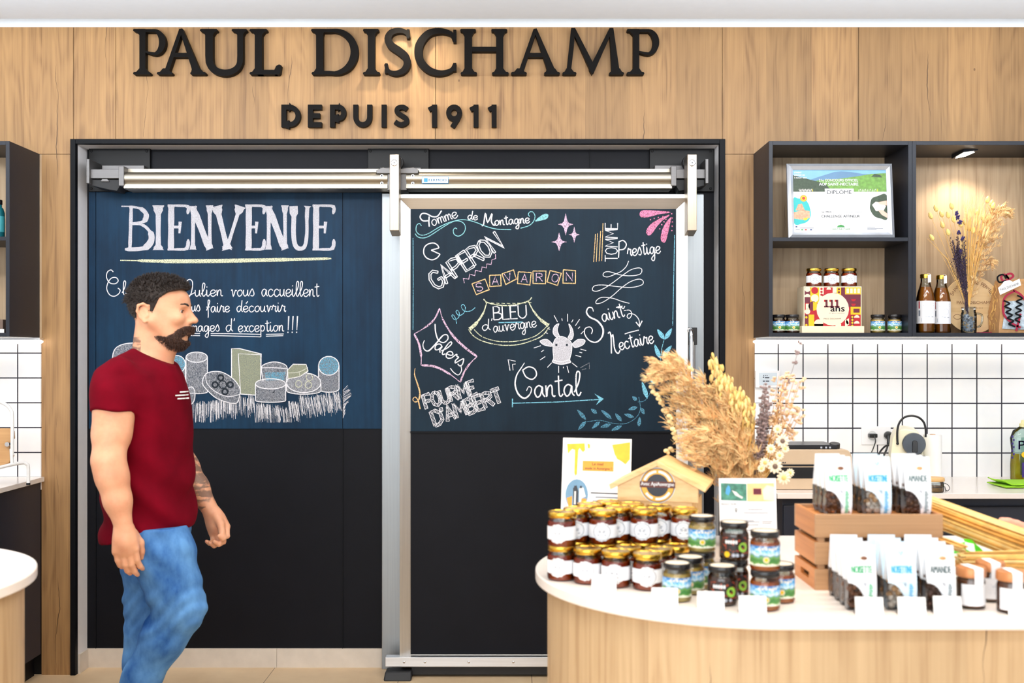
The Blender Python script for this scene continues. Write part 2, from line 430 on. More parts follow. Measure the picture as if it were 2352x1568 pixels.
# light strip in the cove behind the ceiling edge
t = thing('cove_light', 'long white light strip in the gap between ceiling and wooden wall', 'ceiling light', (0, 4.69, 3.0))
b = MB(); b.box(-3.5, 3.5, 4.668, 4.692, 3.0005, 3.010); b.build('strip_channel', M['alu_bar'], t)
emit('led_white', (255, 250, 240), 4.5)
b = MB(); b.box(-3.48, 3.48, 4.671, 4.690, 3.0105, 3.040); b.build('light_strip', M['led_white'], t)
# ------------------------------------------------------------------ raised letters of the shop sign
LY0, LY1 = 4.958, 5.0
def sx(px): return X(px, LY0)
def sz_(py): return Z(py, LY0)
def U(pts): return [(sx(x), sz_(y)) for x, y in pts]
BL = mat('sign_black', (11, 8, 7), 0.55, Specular_IOR_Level=0.10)
def lay(b): b.lay = getattr(b, 'lay', 0) + 1; return LY0 + .00025 * b.lay      # pieces of one letter never share a plane
def poly(b, pts): b.prism(U(pts)[::-1], lay(b), 4.992)
def serif(b, x0, x1, y, h=6, up=1, st=None):
    """foot (up=1) or head (up=-1) serif with bracketed, rounded ends"""
    s0, s1 = st; t = y - up * h; r = y - up * h * 2.4
    poly(b, [(x0 + 2, y), (x0, y - up * 2), (x0, y - up * 4), (x0 + 2, t), ((x0 + s0) / 2, t - up * .5), (s0, r), (s1, r), ((x1 + s1) / 2, t - up * .5), (x1 - 2, t), (x1, y - up * 4), (x1, y - up * 2), (x1 - 2, y)])
def bar(b, x0, x1, y0, y1): poly(b, [(x0, y0), (x1, y0), (x1, y1), (x0, y1)])
def bowl(b, pts, w):
    b.ribbon(U(pts), [q * LY0 / F for q in w], lay(b), 4.992)
def wv(n, a, m, z):  # stroke width profile thin - thick - thin
    return [a + (m - a) * math.sin(math.pi * i / (n - 1)) ** 1.0 if i <= (n - 1) / 2 else z + (m - z) * math.sin(math.pi * i / (n - 1)) for i in range(n)]
T0, B0 = 66, 171
def stem(b, x0, x1, head=None, foot=None):
    bar(b, x0, x1, T0 + 3, B0 - 3)
    if head: serif(b, head[0], head[1], T0, up=-1, st=(x0, x1))
    if foot: serif(b, foot[0], foot[1], B0, up=1, st=(x0, x1))
def gP(b, o):
    stem(b, o + 14.5, o + 28.5, (o, o + 30), (o, o + 40))
    p = [(o + 27, T0 + 4)] + arc(o + 46, 96.5, 21, -27, 80, -80, 16) + [(o + 40, 122), (o + 27, 118)]
    bowl(b, p, [7] + wv(17, 7, 15, 6) + [6, 4])
def gA(b, x0, x1, ap, f0, f1):
    poly(b, [(ap - 3, T0), (ap + 4, T0 - 1), (f1 + 12, B0 - 4), (f1 - 7, B0 - 4)])
    poly(b, [(ap - 3, T0), (ap + 3, T0 + 8), (f0 + 7, B0 - 4), (f0 - 4, B0 - 4)])
    bar(b, ap - 20, ap + 22, 121, 131)
    serif(b, x0, x0 + 36, B0, st=(f0 - 6, f0 + 6)); serif(b, x1 - 36, x1, B0, st=(f1 - 9, f1 + 9))
def L_(ch):
    b = MB()
    if ch == 'P1': gP(b, 305.5)
    elif ch == 'P2': gP(b, 1440)
    elif ch == 'A1': gA(b, 360, 472.6, 414.5, 380, 450)
    elif ch == 'A2': gA(b, 1174, 1286, 1228.6, 1194, 1266)
    elif ch == 'U':
        p = [(480, T0 + 4), (480, 130)] + arc(515, 135, 35, -33, 180, 360, 18)[0:] + [(551, 130), (551, T0 + 4)]
        p = [(480, T0 + 3), (480, 128), (481, 142)] + [(516 - 34 * math.cos(a), 142 + 25 * math.sin(a)) for a in [math.pi * i / 14 for i in range(1, 14)]] + [(551, 142), (551.5, 128), (551.5, T0 + 3)]
        n = len(p); bowl(b, p, [17.5, 17.5, 17.5] + [17 - 4.5 * i / 12 for i in range(13)] + [13.5, 13.5, 13.5])
        serif(b, 459, 499, T0, up=-1, st=(471, 489)); serif(b, 532, 567, T0, up=-1, st=(545, 558))
    elif ch == 'L':
        stem(b, 585, 602, (573, 613.5), (573, 606)); bar(b, 590, 636, 160, B0)
        poly(b, [(630, 160), (634, 151), (641, 147.5), (646, 150), (643.5, 167), (640, 171), (630, 171)])
    elif ch == 'D':
        stem(b, 726, 742); serif(b, 714.5, 746, T0, up=-1, st=(726, 742)); serif(b, 715.5, 746, B0, up=1, st=(726, 742))
        p = [(736, T0 + 4), (757, T0 + 4)] + arc(766, 118.5, 48, -49, 88, -88, 22) + [(757, B0 - 4.5), (736, B0 - 4.5)]
        bowl(b, p, [8, 8] + wv(23, 8, 18, 8) + [8, 8])
    elif ch == 'I': stem(b, 844.6, 861, (833.8, 870), (833.5, 872.6))
    elif ch == 'S':
        p = smooth_pts([(938, 86), (934, 75), (918, 69.5), (899, 74), (891, 88), (898, 104), (915, 116), (931, 130), (935, 147), (926, 162), (908, 168), (892, 163), (886, 147)], 4)
        n = len(p); bowl(b, p, [8 + 10 * math.sin(math.pi * i / (n - 1)) ** 1.5 for i in range(n)])
        bar(b, 934, 940, 67, 88); bar(b, 884, 890, 145, 168)
    elif ch == 'C':
        p = smooth_pts([(1043, 90), (1036, 77), (1012, 70.5), (985, 76), (966, 97), (961, 119), (966, 141), (986, 161), (1012, 167.5), (1036, 161), (1045, 146)], 5)
        n = len(p); bowl(b, p, [8 + 11 * math.sin(math.pi * i / (n - 1)) ** 1.6 for i in range(n)])
        bar(b, 1041, 1048, 68, 97); bar(b, 1041, 1048, 144, 163)
    elif ch == 'H':
        stem(b, 1066.7, 1084, (1057, 1093), (1058, 1095.5)); stem(b, 1139.5, 1156, (1128.5, 1165), (1130, 1168.5)); bar(b, 1082, 1141, 107, 118)
    elif ch == 'M':
        poly(b, [(1312, T0 - 2), (1321, T0 - 2), (1318, 110), (1311, B0 - 3), (1301, B0 - 3)])
        poly(b, [(1312, T0 - 2), (1321, T0 - 2), (1368, 155), (1360, 171)])
        poly(b, [(1400, T0 - 2), (1409, T0 - 2), (1364, 166), (1357, 166), (1353, 158)])
        poly(b, [(1400, T0 - 2), (1409, T0 - 2), (1424, B0 - 3), (1405, B0 - 3)])
        serif(b, 1292, 1324, B0, st=(1301, 1312)); serif(b, 1399.5, 1433.4, B0, st=(1406, 1424))
    return b
for i, (ch, w) in enumerate(zip(['P1', 'A1', 'U', 'L', 'D', 'I', 'S', 'C', 'H', 'A2', 'M', 'P2'],
        ['letter P at the left end of the large sign line', 'letter A in the first word of the large sign line', 'letter U in the first word of the large sign line', 'letter L closing the first word of the large sign line',
         'letter D opening the second word of the large sign line', 'slim letter I right of the big D on the sign', 'letter S of the large sign line, above DEPUIS', 'round letter C of the large sign line', 'letter H of the large sign line',
         'letter A between H and M of the large sign line', 'wide letter M of the large sign line', 'letter P at the right end of the large sign line'])):
    tag(L_(ch).build('sign_letter', BL), 'black raised serif ' + w, 'sign letter', 'large raised letters over the door')
LY0 = 4.966
def st2(b, pts, w=11.5): b.ribbon(U(pts), w * LY0 / F, lay(b), 4.992)
ct, cb = 245.7, 286
def small(ch, a, z):
    b = MB(); m = (a + z) / 2; a6, z6 = a + 5.7, z - 5.7
    if ch == 'D': st2(b, [(a6, ct - 5.7), (a6, cb + 5.7)]); st2(b, [(a6, ct), (a + 18, ct)] + [(a + 18 + (z6 - a - 18) * math.cos(t), 265.8 - 20.2 * math.sin(t)) for t in [math.pi / 2 - math.pi * i / 16 for i in range(17)]] + [(a + 18, cb), (a6, cb)])
    if ch == 'E': st2(b, [(a6, ct - 5.7), (a6, cb + 5.7)]); [st2(b, [(a6, y), (z - d, y)]) for y, d in ((ct, 0), (265.5, 4), (cb, 0))]
    if ch == 'P': st2(b, [(a6, ct - 5.7), (a6, cb + 5.7)]); st2(b, [(a6, ct), (a + 20, ct)] + [(a + 20 + (z6 - a - 20) * math.cos(t), 258.7 - 13 * math.sin(t)) for t in [math.pi / 2 - math.pi * i / 14 for i in range(15)]] + [(a + 20, 271.7), (a6, 271.7)])
    if ch == 'U': st2(b, [(a6, ct - 5.7), (a6, 268)] + [(m - (m - a6) * math.cos(t), 268 + 18 * math.sin(t)) for t in [math.pi * i / 14 for i in range(1, 14)]] + [(z6, 268), (z6, ct - 5.7)])
    if ch == 'I': st2(b, [(m, ct - 5.7), (m, cb + 5.7)])
    if ch == 'S': st2(b, smooth_pts([(z - 5, 251), (m + 4, ct), (a + 10, 248), (a + 8, 257), (m, 264.5), (z - 7, 272), (z - 7, 281), (m - 2, cb), (a + 3, 279)], 4), 11)
    if ch == '1': st2(b, [(z6, ct - 5.7), (z6, cb + 5.7)]); st2(b, [(z6, ct - 1), (a + 1, ct + 6)], 10)
    if ch == '9':
        st2(b, [(m + (m - a6) * math.cos(t), 259 - 13.5 * math.sin(t)) for t in [2 * math.pi * i / 22 for i in range(23)]]); st2(b, [(z6, 260), (z - 10, 272), (m - 4, 291.7)], 11)
    return b
for ch, a, z, w in (('D', 646, 690, 'letter D opening the small sign line'), ('E', 707, 738.6, 'letter E of the small sign line'), ('P', 757.7, 795, 'letter P of the small sign line'), ('U', 811, 854.6, 'letter U of the small sign line'),
        ('I', 876.5, 887.5, 'letter I of the small sign line'), ('S', 904, 939.7, 'letter S of the small sign line'), ('1', 983.7, 1003.6, 'numeral 1 opening the year'), ('9', 1024.6, 1061.4, 'numeral 9 of the year'),
        ('1', 1079.4, 1099, 'numeral 1 just right of the 9'), ('1', 1121.5, 1140.6, 'numeral 1 at the right end of the year')):
    tag(small(ch, a, z).build('sign_letter', BL), 'black raised sans ' + w, 'sign letter', 'small raised letters over the door')

# ------------------------------------------------------------------ sliding door rail
D = 4.985
rail = thing('door_rail', 'aluminium sliding rail on black plates above the cold room door', 'rail', (-0.55, 5.13, 2.3))
def prof_x(b, prof, x0, x1, m=0):
    n = len(prof); v = [(x0, y, z) for y, z in prof] + [(x1, y, z) for y, z in prof]
    b.add(v, [list(range(n)), list(range(2 * n - 1, n - 1, -1))] + [(i, i + n, (i + 1) % n + n, (i + 1) % n) for i in range(n)], m)
rp = [(5.10, Z(386, 5.02)), (5.03, Z(387, 5.02)), (5.03, Z(394, 5.02)), (4.995, Z(395.5, D)), (4.986, Z(398, D)), (4.981, Z(403, D)), (4.980, Z(410, D)), (4.983, Z(415, D)), (4.990, Z(418, D)), (4.992, Z(420.5, D)), (4.986, Z(423, D)), (4.986, Z(425, D)), (4.982, Z(425.6, D)), (4.981, Z(432.5, D)), (5.0, Z(433.4, D)), (5.10, Z(433.4, D))]
for x0, x1 in ((285, 890), (933, 1543)):
    b = MB(); prof_x(b, rp, X(x0, D), X(x1, D)); b.build('rail_profile', M['alu_rail'], rail, smooth=True, angle=40)
for x0, x1 in ((204, 345), (845, 985), (1492, 1640)):
    b = MB(); b.box(X(x0, 5.11), X(x1, 5.11), 5.108, 5.122, Z(440, 5.11), Z(341, 5.11)); pl = b.build('mounting_plate', M['black_steel'], rail, bevel=0.002)
    for bx in (x0 + 6, x1 - 8):
        for by in (347, 433):
            b = MB(); b.T = Matrix.Translation((X(bx, 5.108), 5.108, Z(by, 5.108))) @ Matrix.Rotation(R(90), 4, 'X'); b.lathe([(0.006, 0), (0.006, .003), (0.003, .005)], 10); b.build('bolt', M['black_steel'], pl, smooth=True)
def end_bracket(px0, px1, flip):
    s = -1 if flip else 1; e = px1 if flip else px0; q = lambda u: X(e + s * u, D)
    b = MB(); lo = lambda a, c: (min(q(a), q(c)), max(q(a), q(c)))
    b.box(*lo(1, 8), 4.97, 5.11, Z(422, D), Z(366, D)); b.box(*lo(20, 118), 5.06, 5.11, Z(387, D), Z(373, D)); b.box(*lo(7, 76), 4.99, 5.11, Z(409, D), Z(388, D))
    b.box(*lo(74, 86), 4.976, 5.10, Z(427, D), Z(382, D))
    b.prism([(q(8), Z(411, D)), (q(74), Z(411, D)), (q(74), Z(424, D)), (q(66), Z(437, D)), (q(50), Z(435, D)), (q(8), Z(425, D))], 5.0, 5.10, 1)
    b.prism([(q(29), Z(416, D)), (q(50), Z(416, D)), (q(45), Z(410, D)), (q(33), Z(410, D))], 4.992, 5.0)
    b.build('end_bracket', [M['grey_cast'], M['rubber']], rail, bevel=0.0015)
end_bracket(200, 0, False); end_bracket(0, 1627, True)
b = MB(); b.box(X(889, D), X(934, D), 4.99, 5.10, Z(436, D), Z(396, D)); b.box(X(869, D), X(964, D), 5.05, 5.11, Z(389, D), Z(379, D))
b.prism([(X(864, D), Z(392, D)), (X(880, D), Z(385, D)), (X(906, D), Z(391, D)), (X(950, D), Z(385, D)), (X(962, D), Z(391, D)), (X(960, D), Z(399, D)), (X(866, D), Z(399, D))], 4.974, 5.10)
b.build('joint_bracket', M['grey_cast'], rail, bevel=0.0015)
for bx in (877, 948):
    for by in (403.5, 420.5):
        b = MB(); b.T = Matrix.Translation((X(bx, 4.98), 4.984, Z(by, 4.98))) @ Matrix.Rotation(R(90), 4, 'X')
        b.lathe([(0.0065, 0), (0.0065, .004), (0.0045, .004)], 14); b.lathe([(0.0042, .0042), (0.001, .0043)], 12, 1); b.build('rail_bolt', [M['chrome'], M['rubber']], rail, smooth=True)
b = MB(); mat('sticker_white', (240, 246, 250), .4); mat('sticker_blue', (20, 140, 205), .4)
b.box(X(969, D), X(1030, D), 4.9785, 4.9805, Z(421.5, D), Z(406, D), 1); b.box(X(970, D), X(1029, D), 4.978, 4.9786, Z(420.6, D), Z(407, D), 0)
b.ribbon([(X(974, D), Z(414, D)), (X(982.5, D), Z(414, D))], 8.6 * D / F, 4.9775, 4.978, 1); b.text('FERMOD', X(985, D), X(1026, D), Z(416.8, D), Z(411.4, D), 4.9776, m=1, bold=.02)
b.build('maker_label', [M['sticker_white'], M['sticker_blue']], rail, label='small white and blue maker label')

# ------------------------------------------------------------------ sliding door
door = thing('door_1', 'stainless framed sliding cold room door with a drawn-on chalkboard', 'door', (X(1249, 4.97), 5.03, 0)); struct(door)
DF, DI = 4.962, 4.984
OX0, OX1, OZ0, OZ1 = X(918, DF), X(1580, DF), Z(1531, DF), Z(455, DF)
IX0, IX1, IZ0, IZ1 = X(943, DI), X(1553, DI), Z(1503, DI), Z(480, DI)
b = MB(); b.box(OX0 + .004, OX1 - .004, 4.99, 5.07, OZ0, Z(446, DF)); b.build('door_leaf', M['steel'], door)
def member(o0, o1, i0, i1, horiz):
    v = [(o0[0], DF, o0[1]), (o1[0], DF, o1[1]), (i1[0], DI, i1[1]), (i0[0], DI, i0[1])]
    w = [(p[0], 5.06 if k < 2 else 4.992, p[2]) for k, p in enumerate(v)]
    b = MB(); b.add(v + w, [(0, 1, 2, 3), (7, 6, 5, 4), (0, 4, 5, 1), (1, 5, 6, 2), (2, 6, 7, 3), (3, 7, 4, 0)])
    return b
e = .0008
member((OX0, OZ1), (OX1, OZ1), (IX0, IZ1), (IX1, IZ1), 1).build('frame_member', M['steel_h'], door)
member((OX0, OZ1 - e * 2), (OX0, OZ0), (IX0, IZ1 - e * 2), (IX0, IZ0), 0).build('frame_member', M['steel_v'], door)
member((OX1, OZ1 - e * 2), (OX1, OZ0), (IX1, IZ1 - e * 2), (IX1, IZ0), 0).build('frame_member', M['steel_v'], door)
member((OX0, OZ0), (OX1, OZ0), (IX0, IZ0), (IX1, IZ0), 1).build('frame_member', M['steel_h'], door)
b = MB(); b.box(OX0, OX1, DF + .004, 5.0, OZ1 + .001, Z(446, DF)); b.build('top_lip', M['steel_h'], door)
b = MB(); b.box(IX0, IX1, DI + .003, 4.992, IZ0, Z(992, DI)); b.build('lower_panel', M['black_panel'], door)
b = MB(); b.box(IX0, IX1, DI - .006, 4.992, Z(993.5, DI), Z(990, DI)); b.build('chalk_ledge', M['black_trim'], door)
bz0 = Z(1531, 4.945); bz1 = Z(1509, 4.945)
b = MB(); b.box(X(885, 4.945), X(1592, 4.945), 4.945, 4.99, bz0, bz1); kb = b.build('kick_bar', M['alu_bar'], door, bevel=0.002)
for px in (928, 976, 1077, 1179, 1282, 1385):
    b = MB(); b.T = Matrix.Translation((X(px, 4.945), 4.945, Z(1520, 4.945))) @ Matrix.Rotation(R(90), 4, 'X'); b.lathe([(0.006, 0), (0.0055, .002), (0.003, .0038), (0.0004, .0044)], 12); b.build('screw', M['chrome'], kb, smooth=True)
b = MB(); b.box(X(945, 4.95), X(1592, 4.95), 4.965, 4.985, .012, bz0); b.build('rubber_sweep', M['rubber'], door)
for px in (895, 1579):
    sd = 4.885; b = MB()
    x0, x1 = X(px, sd), X(px + 21.5, sd); zt, zb, zk = Z(354.5, sd), Z(529, sd), Z(542.5, 4.975)
    v = [(x, y, z) for x in (x0, x1) for (y, z) in ((sd, zt), (sd, zb), (4.975, zk), (4.975, zt))]
    b.add(v, [(0, 1, 2, 3), (7, 6, 5, 4), (0, 4, 5, 1), (1, 5, 6, 2), (2, 6, 7, 3), (3, 7, 4, 0)])
    st = b.build('hanger_strap', M['steel_strap'], door, bevel=0.0015)
    b = MB(); b.T = Matrix.Translation((X(px + 10.5, sd), sd, Z(374, sd))) @ Matrix.Rotation(R(90), 4, 'X')
    b.lathe([(0.0155, 0), (0.0155, .002), (0.0125, .0035), (0.0115, .002)], 22); b.lathe([(0.0085, .0022), (0.0085, .0055), (0.0045, .0055)], 16); b.lathe([(0.004, .0056), (0.0005, .0057)], 6, 1)
    b.build('hanger_bolt', [M['chrome'], M['rubber']], st, smooth=True)
    b = MB(); b.T = Matrix.Translation((X(px + 16 if px < 1000 else px + 4, 5.0), 5.02, Z(374, 5.0))) @ Matrix.Rotation(R(90), 4, 'X'); b.lathe([(0.032, 0), (0.034, .004), (0.034, .03), (0.032, .034)], 24); b.build('roller', M['rubber'], door, smooth=True)
# tube handle on its black holder
b = MB(); hx = X(1588, 4.9); hz0, hz1 = Z(900, 4.9), Z(758, 4.9)
b.tube(smooth_pts([(hx, 4.97, hz0 - .0), (hx, 4.92, hz0), (hx, 4.90, hz0 + .03), (hx, 4.90, (hz0 + hz1) / 2), (hx, 4.90, hz1 - .03), (hx, 4.92, hz1), (hx, 4.97, hz1)], 6), 0.0105, 12)
b.build('pull_handle', M['chrome'], door, smooth=True, label='chrome tube handle')
b = MB(); b.box(X(1578.5, 4.97), X(1601, 4.97), 4.966, 5.09, Z(792, 4.97), Z(752, 4.97)); b.box(X(1581, 4.97), X(1597, 4.97), 4.966, 5.09, Z(905, 4.97), Z(792, 4.97), 1); b.build('handle_plate', [M['rubber'], M['grey_cast']], door, bevel=.002)
b = MB(); v = [(885, 4.90, .058), (945, 4.90, .058)]
x0, x1 = X(885, 4.93), X(945, 4.93)
b.add([(x0 - .006, 4.90, 0), (x1 + .002, 4.90, 0), (x1 + .002, 5.02, 0), (x0 - .006, 5.02, 0), (x0, 4.925, .036), (x1, 4.925, .036), (x1, 5.0, .036), (x0, 5.0, .036)], [(3, 2, 1, 0), (4, 5, 6, 7), (0, 1, 5, 4), (1, 2, 6, 5), (2, 3, 7, 6), (3, 0, 4, 7)])
tag(b.build('floor_guide', M['rubber'], bevel=.006, seg=3), 'black rubber floor guide under the left end of the sliding door', 'door guide')
# ------------------------------------------------------------------ chalk
def chalk(name, rgb, lo, hi, scale=260, stretch=None):
    n = NT(name); sc = stretch or (1, 1, 1)
    v = n.coord('Object', sc); f = n.noise(v, scale, 2, 0.6)
    a = n.ramp(f, [(lo, (0, 0, 0)), (hi, (1, 1, 1))])
    n.set(Base_Color=lin(rgb), Roughness=0.95, Alpha=a, Specular_IOR_Level=0.1)
    MATS[name] = n.m; return n.m
chalk('chalk_white', (236, 234, 240), 0.22, 0.42); chalk('chalk_fill', (228, 226, 234), 0.28, 0.60, 560)
chalk('chalk_dim', (206, 208, 216), 0.30, 0.92, 520, (1, 1, .3)); chalk('chalk_pink', (244, 140, 176), 0.34, 0.52)
chalk('chalk_lilac', (226, 190, 214), 0.34, 0.52); chalk('chalk_blue', (128, 196, 218), 0.30, 0.50); chalk('chalk_orange', (240, 196, 140), 0.30, 0.48)
chalk('chalk_yellow', (222, 224, 190), 0.34, 0.52); chalk('chalk_yellow_dim', (214, 218, 184), 0.30, 0.80, 520); chalk('chalk_blue_dim', (110, 176, 206), 0.36, 0.66, 300); chalk('chalk_teal', (140, 200, 206), 0.28, 0.46)
def board(name, rgb, rgb2):
    n = NT(name); f = n.noise(n.coord('Object', (1, 1, .45)), 3.2, 5, 0.65); g = n.noise(n.coord('Object', (60, 60, 2)), 1, 3)
    m = n.math('ADD', n.math('MULTIPLY', f, 0.75), n.math('MULTIPLY', g, 0.25))
    n.set(Base_Color=n.ramp(m, [(0.36, lin(rgb)), (0.66, lin(rgb2))]), Roughness=0.5, Specular_IOR_Level=0.15); MATS[name] = n.m
board('board_blue', (12, 33, 54), (20, 56, 84)); board('board_slate', (14, 29, 42), (22, 43, 58))

LOW = {'a': '8,8 5,10 2,8 1,4 3,0 6,2 8,9 8,3 10,0|10', 'b': '1,2 4,10 5,18 3,20 2,16 2,3 5,0 8,4 7,8 5,9|9', 'c': '8,8 5,10 2,8 1,4 3,0 6,0 9,3|9', 'd': '8,8 5,10 2,8 1,4 3,0 6,2 8,9 9,20 8,8 8,3 10,0|10',
 'e': '1,4 6,5 8,8 5,10 2,8 1,4 3,0 6,0 9,3|9', 'f': '1,3 5,12 7,19 5,21 4,17 4,-6 3,-9;1,9 7,9|8', 'g': '8,8 5,10 2,8 1,4 3,0 6,2 8,9 8,-5 6,-10 3,-9 3,-6 7,-2 10,2|10', 'i': '1,2 2,10 2,2 4,0 6,3;2,14 2.3,15.4|6',
 'l': '0,3 4,11 5.5,19 3.5,21 2,16 2,3 4,0 6,3|6', 'm': '1,10 1.5,0 2,7 4,10 5.5,8 5.5,0 6,7 8,10 9.5,8 9.5,2 11,0|11', 'n': '1,10 1.5,0 2.5,7 5,10 6.5,8 6.5,2 8,0 9,1|9', 'o': '5,10 2,8 1,4 3,0 6,1 8,5 7,9 5,10|9',
 'p': '2,11 2,-9;2,6 4,10 7,9 8,5 6,1 3,1 2,3|9', 'r': '0,3 2,10 3,11 4,9 6.5,9 5.5,3 7,0 8,2|8', 's': '0,2 4,11 6,8 7,3 5,0 2,1|8', 't': '3.5,18 3.5,3 5,0 7,2;0,13 7,14|7', 'u': '1,10 1,3 3,0 6,3 7,10 7,2 9,0|9',
 'v': '1,9 2.5,10 4,0 7,9 9,8.5|9', 'x': '1,9 3,9 6,1 9,1;9,9 7,9 3,1 1,1|9', "'": '3,20 2,16|4', 'é': '1,4 6,5 8,8 5,10 2,8 1,4 3,0 6,0 9,3;5,14 8,18|9', ' ': '|7'}
CAP = {'A': '0,0 4,20 8,0;1.5,7 6.5,7|9', 'B': '0,0 0,20 4,20 6,18 6,13 4,11 0,10.5 5,10.5 8,8 8,3 5,0 0,0|9', 'D': '0,0 0,20 4,20 8,15 8,5 4,0 0,0|9', 'E': '7,20 0,20 0,0 7,0;0,10.5 5.5,10.5|8', 'F': '7,20 0,20 0,0;0,10.5 5.5,10.5|8',
 'G': '8,16 5,20 2,19 0,14 0,6 2,1 5,0 8,4 8,9 5,9|9', 'L': '0,20 0,0 7,0|8', 'M': '0,0 1,20 5,7 9,20 10,0|11', 'N': '0,0 0,20 8,0 8,20|9', 'O': '4,20 1,17 0,10 1,3 4,0 7,3 8,10 7,17 4,20|9', 'P': '0,0 0,20 4,20 8,18 8,12 4,10 0,10|9',
 'R': '0,0 0,20 4,20 7.5,18 7.5,13 4,10.5 0,10.5;3.5,10.5 8,0|9', 'S': '7.5,16 6,19 3,20 0.5,17 1,12 6,9 7.5,5 6,1 3,0 0,3|9', 'T': '4,20 4,0;0,20 8,20|9', 'U': '0,20 0,5 2,1 4,0 6,1 8,5 8,20|9', 'V': '0,20 4,0 8,20|9', "'": '1,21 0.5,16|3'}
def strokes_of(txt, font):
    x = 0; out = []
    for ch in txt:
        body, adv = font[ch].split('|')
        for st in body.split(';'):
            if st: out.append([(x + float(a), float(c)) for a, c in (q.split(',') for q in st.split())])
        x += float(adv)
    return out, x
class Chalk:
    """one chalk drawing: strokes are given in a local sketch frame (u, v) of the board"""
    def __init__(s, D, ox, oy, k): s.D, s.ox, s.oy, s.k, s.b, s.mats, s.up = D, ox, oy, k, MB(), [], 0.0
    def mi(s, m):
        if m not in s.mats: s.mats.append(m)
        return s.mats.index(m)
    def q(s, u, v): return (X(s.ox + u / s.k, s.D), Z(s.oy + v / s.k, s.D))
    def line(s, pts, w=7, m='chalk_white', sm=5, lift=0.0):
        if isinstance(pts, str): pts = [tuple(float(c) for c in p.split(',')) for p in pts.split()]
        if sm and len(pts) > 2:
            n0 = len(pts); pts = smooth_pts(pts, sm)
            if isinstance(w, (list, tuple)): w = [w[min(int(i / (len(pts) - 1) * (n0 - 1)), n0 - 1)] for i in range(len(pts))]
        f = s.D / F / s.k
        s.b.ribbon([s.q(*p) for p in pts], [x * f for x in w] if isinstance(w, (list, tuple)) else w * f, s.D - lift - s.up, m=s.mi(m)); return s
    def fill(s, pts, m='chalk_fill', sm=0, lift=-0.0003):
        if isinstance(pts, str): pts = [tuple(float(c) for c in p.split(',')) for p in pts.split()]
        if sm: pts = smooth_pts(pts, sm, True)
        s.b.add([(s.q(*p)[0], s.D - lift - s.up, s.q(*p)[1]) for p in pts], [list(range(len(pts)))], s.mi(m)); return s
    def word(s, txt, x0, y0, x1, y1, xh, w=7, m='chalk_white', font=None, sm=4, outline=0, up=None, hatch=1):
        font = font or LOW; st, adv = strokes_of(txt, font)
        ex, ey = (x1 - x0) / adv, (y1 - y0) / adv; d = math.hypot(ex, ey); nx, ny = (ey / d, -ex / d) if up is None else up
        for p in st:
            pts = [(x0 + ex * a + nx * c * xh / 10, y0 + ey * a + ny * c * xh / 10) for a, c in p]
            if outline:
                pts = smooth_pts(pts, 3) if sm else pts
                for sg in (-1, 1):
                    o = []
                    for i in range(len(pts)):
                        a, c = pts[max(i - 1, 0)], pts[min(i + 1, len(pts) - 1)]; dx, dy = c[0] - a[0], c[1] - a[1]; l = math.hypot(dx, dy) or 1
                        o.append((pts[i][0] - sg * dy / l * outline, pts[i][1] + sg * dx / l * outline))
                    s.line(o, w, m, 0)
                for i in (0, -1):
                    a, c = (pts[0], pts[1]) if i == 0 else (pts[-1], pts[-2]); dx, dy = c[0] - a[0], c[1] - a[1]; l = math.hypot(dx, dy) or 1
                    s.line([(a[0] - dy / l * outline, a[1] + dx / l * outline), (a[0] + dy / l * outline, a[1] - dx / l * outline)], w, m, 0)
                if not hatch: continue
                for a, c in zip(pts, pts[1:]):
                    dx, dy = c[0] - a[0], c[1] - a[1]; l = math.hypot(dx, dy) or 1; t = 0
                    while t < l:
                        px, py = a[0] + dx * t / l, a[1] + dy * t / l
                        s.line([(px - dy / l * outline * .8 + dx / l * 2, py + dx / l * outline * .8), (px + dy / l * outline * .8, py - dx / l * outline * .8)], 2.6, m, 0); t += 9
            else: s.line(pts, w, m, sm)
        return s
    def leaf(s, x0, y0, x1, y1, w=26, m='chalk_blue'):
        dx, dy = x1 - x0, y1 - y0; l = math.hypot(dx, dy); nx, ny = -dy / l * w / 2, dx / l * w / 2
        s.fill([(x0, y0), (x0 + dx * .35 + nx, y0 + dy * .35 + ny), (x0 + dx * .75 + nx * .8, y0 + dy * .75 + ny * .8), (x1, y1), (x0 + dx * .75 - nx * .8, y0 + dy * .75 - ny * .8), (x0 + dx * .35 - nx, y0 + dy * .35 - ny)], m)
        s.line([(x0, y0), (x0 + dx * .4 + nx, y0 + dy * .4 + ny), (x1, y1), (x0 + dx * .4 - nx, y0 + dy * .4 - ny), (x0, y0)], 3, m); return s
    def done(s, name, parent, label): return s.b.build(name, [MATS[q] for q in s.mats], parent, label)

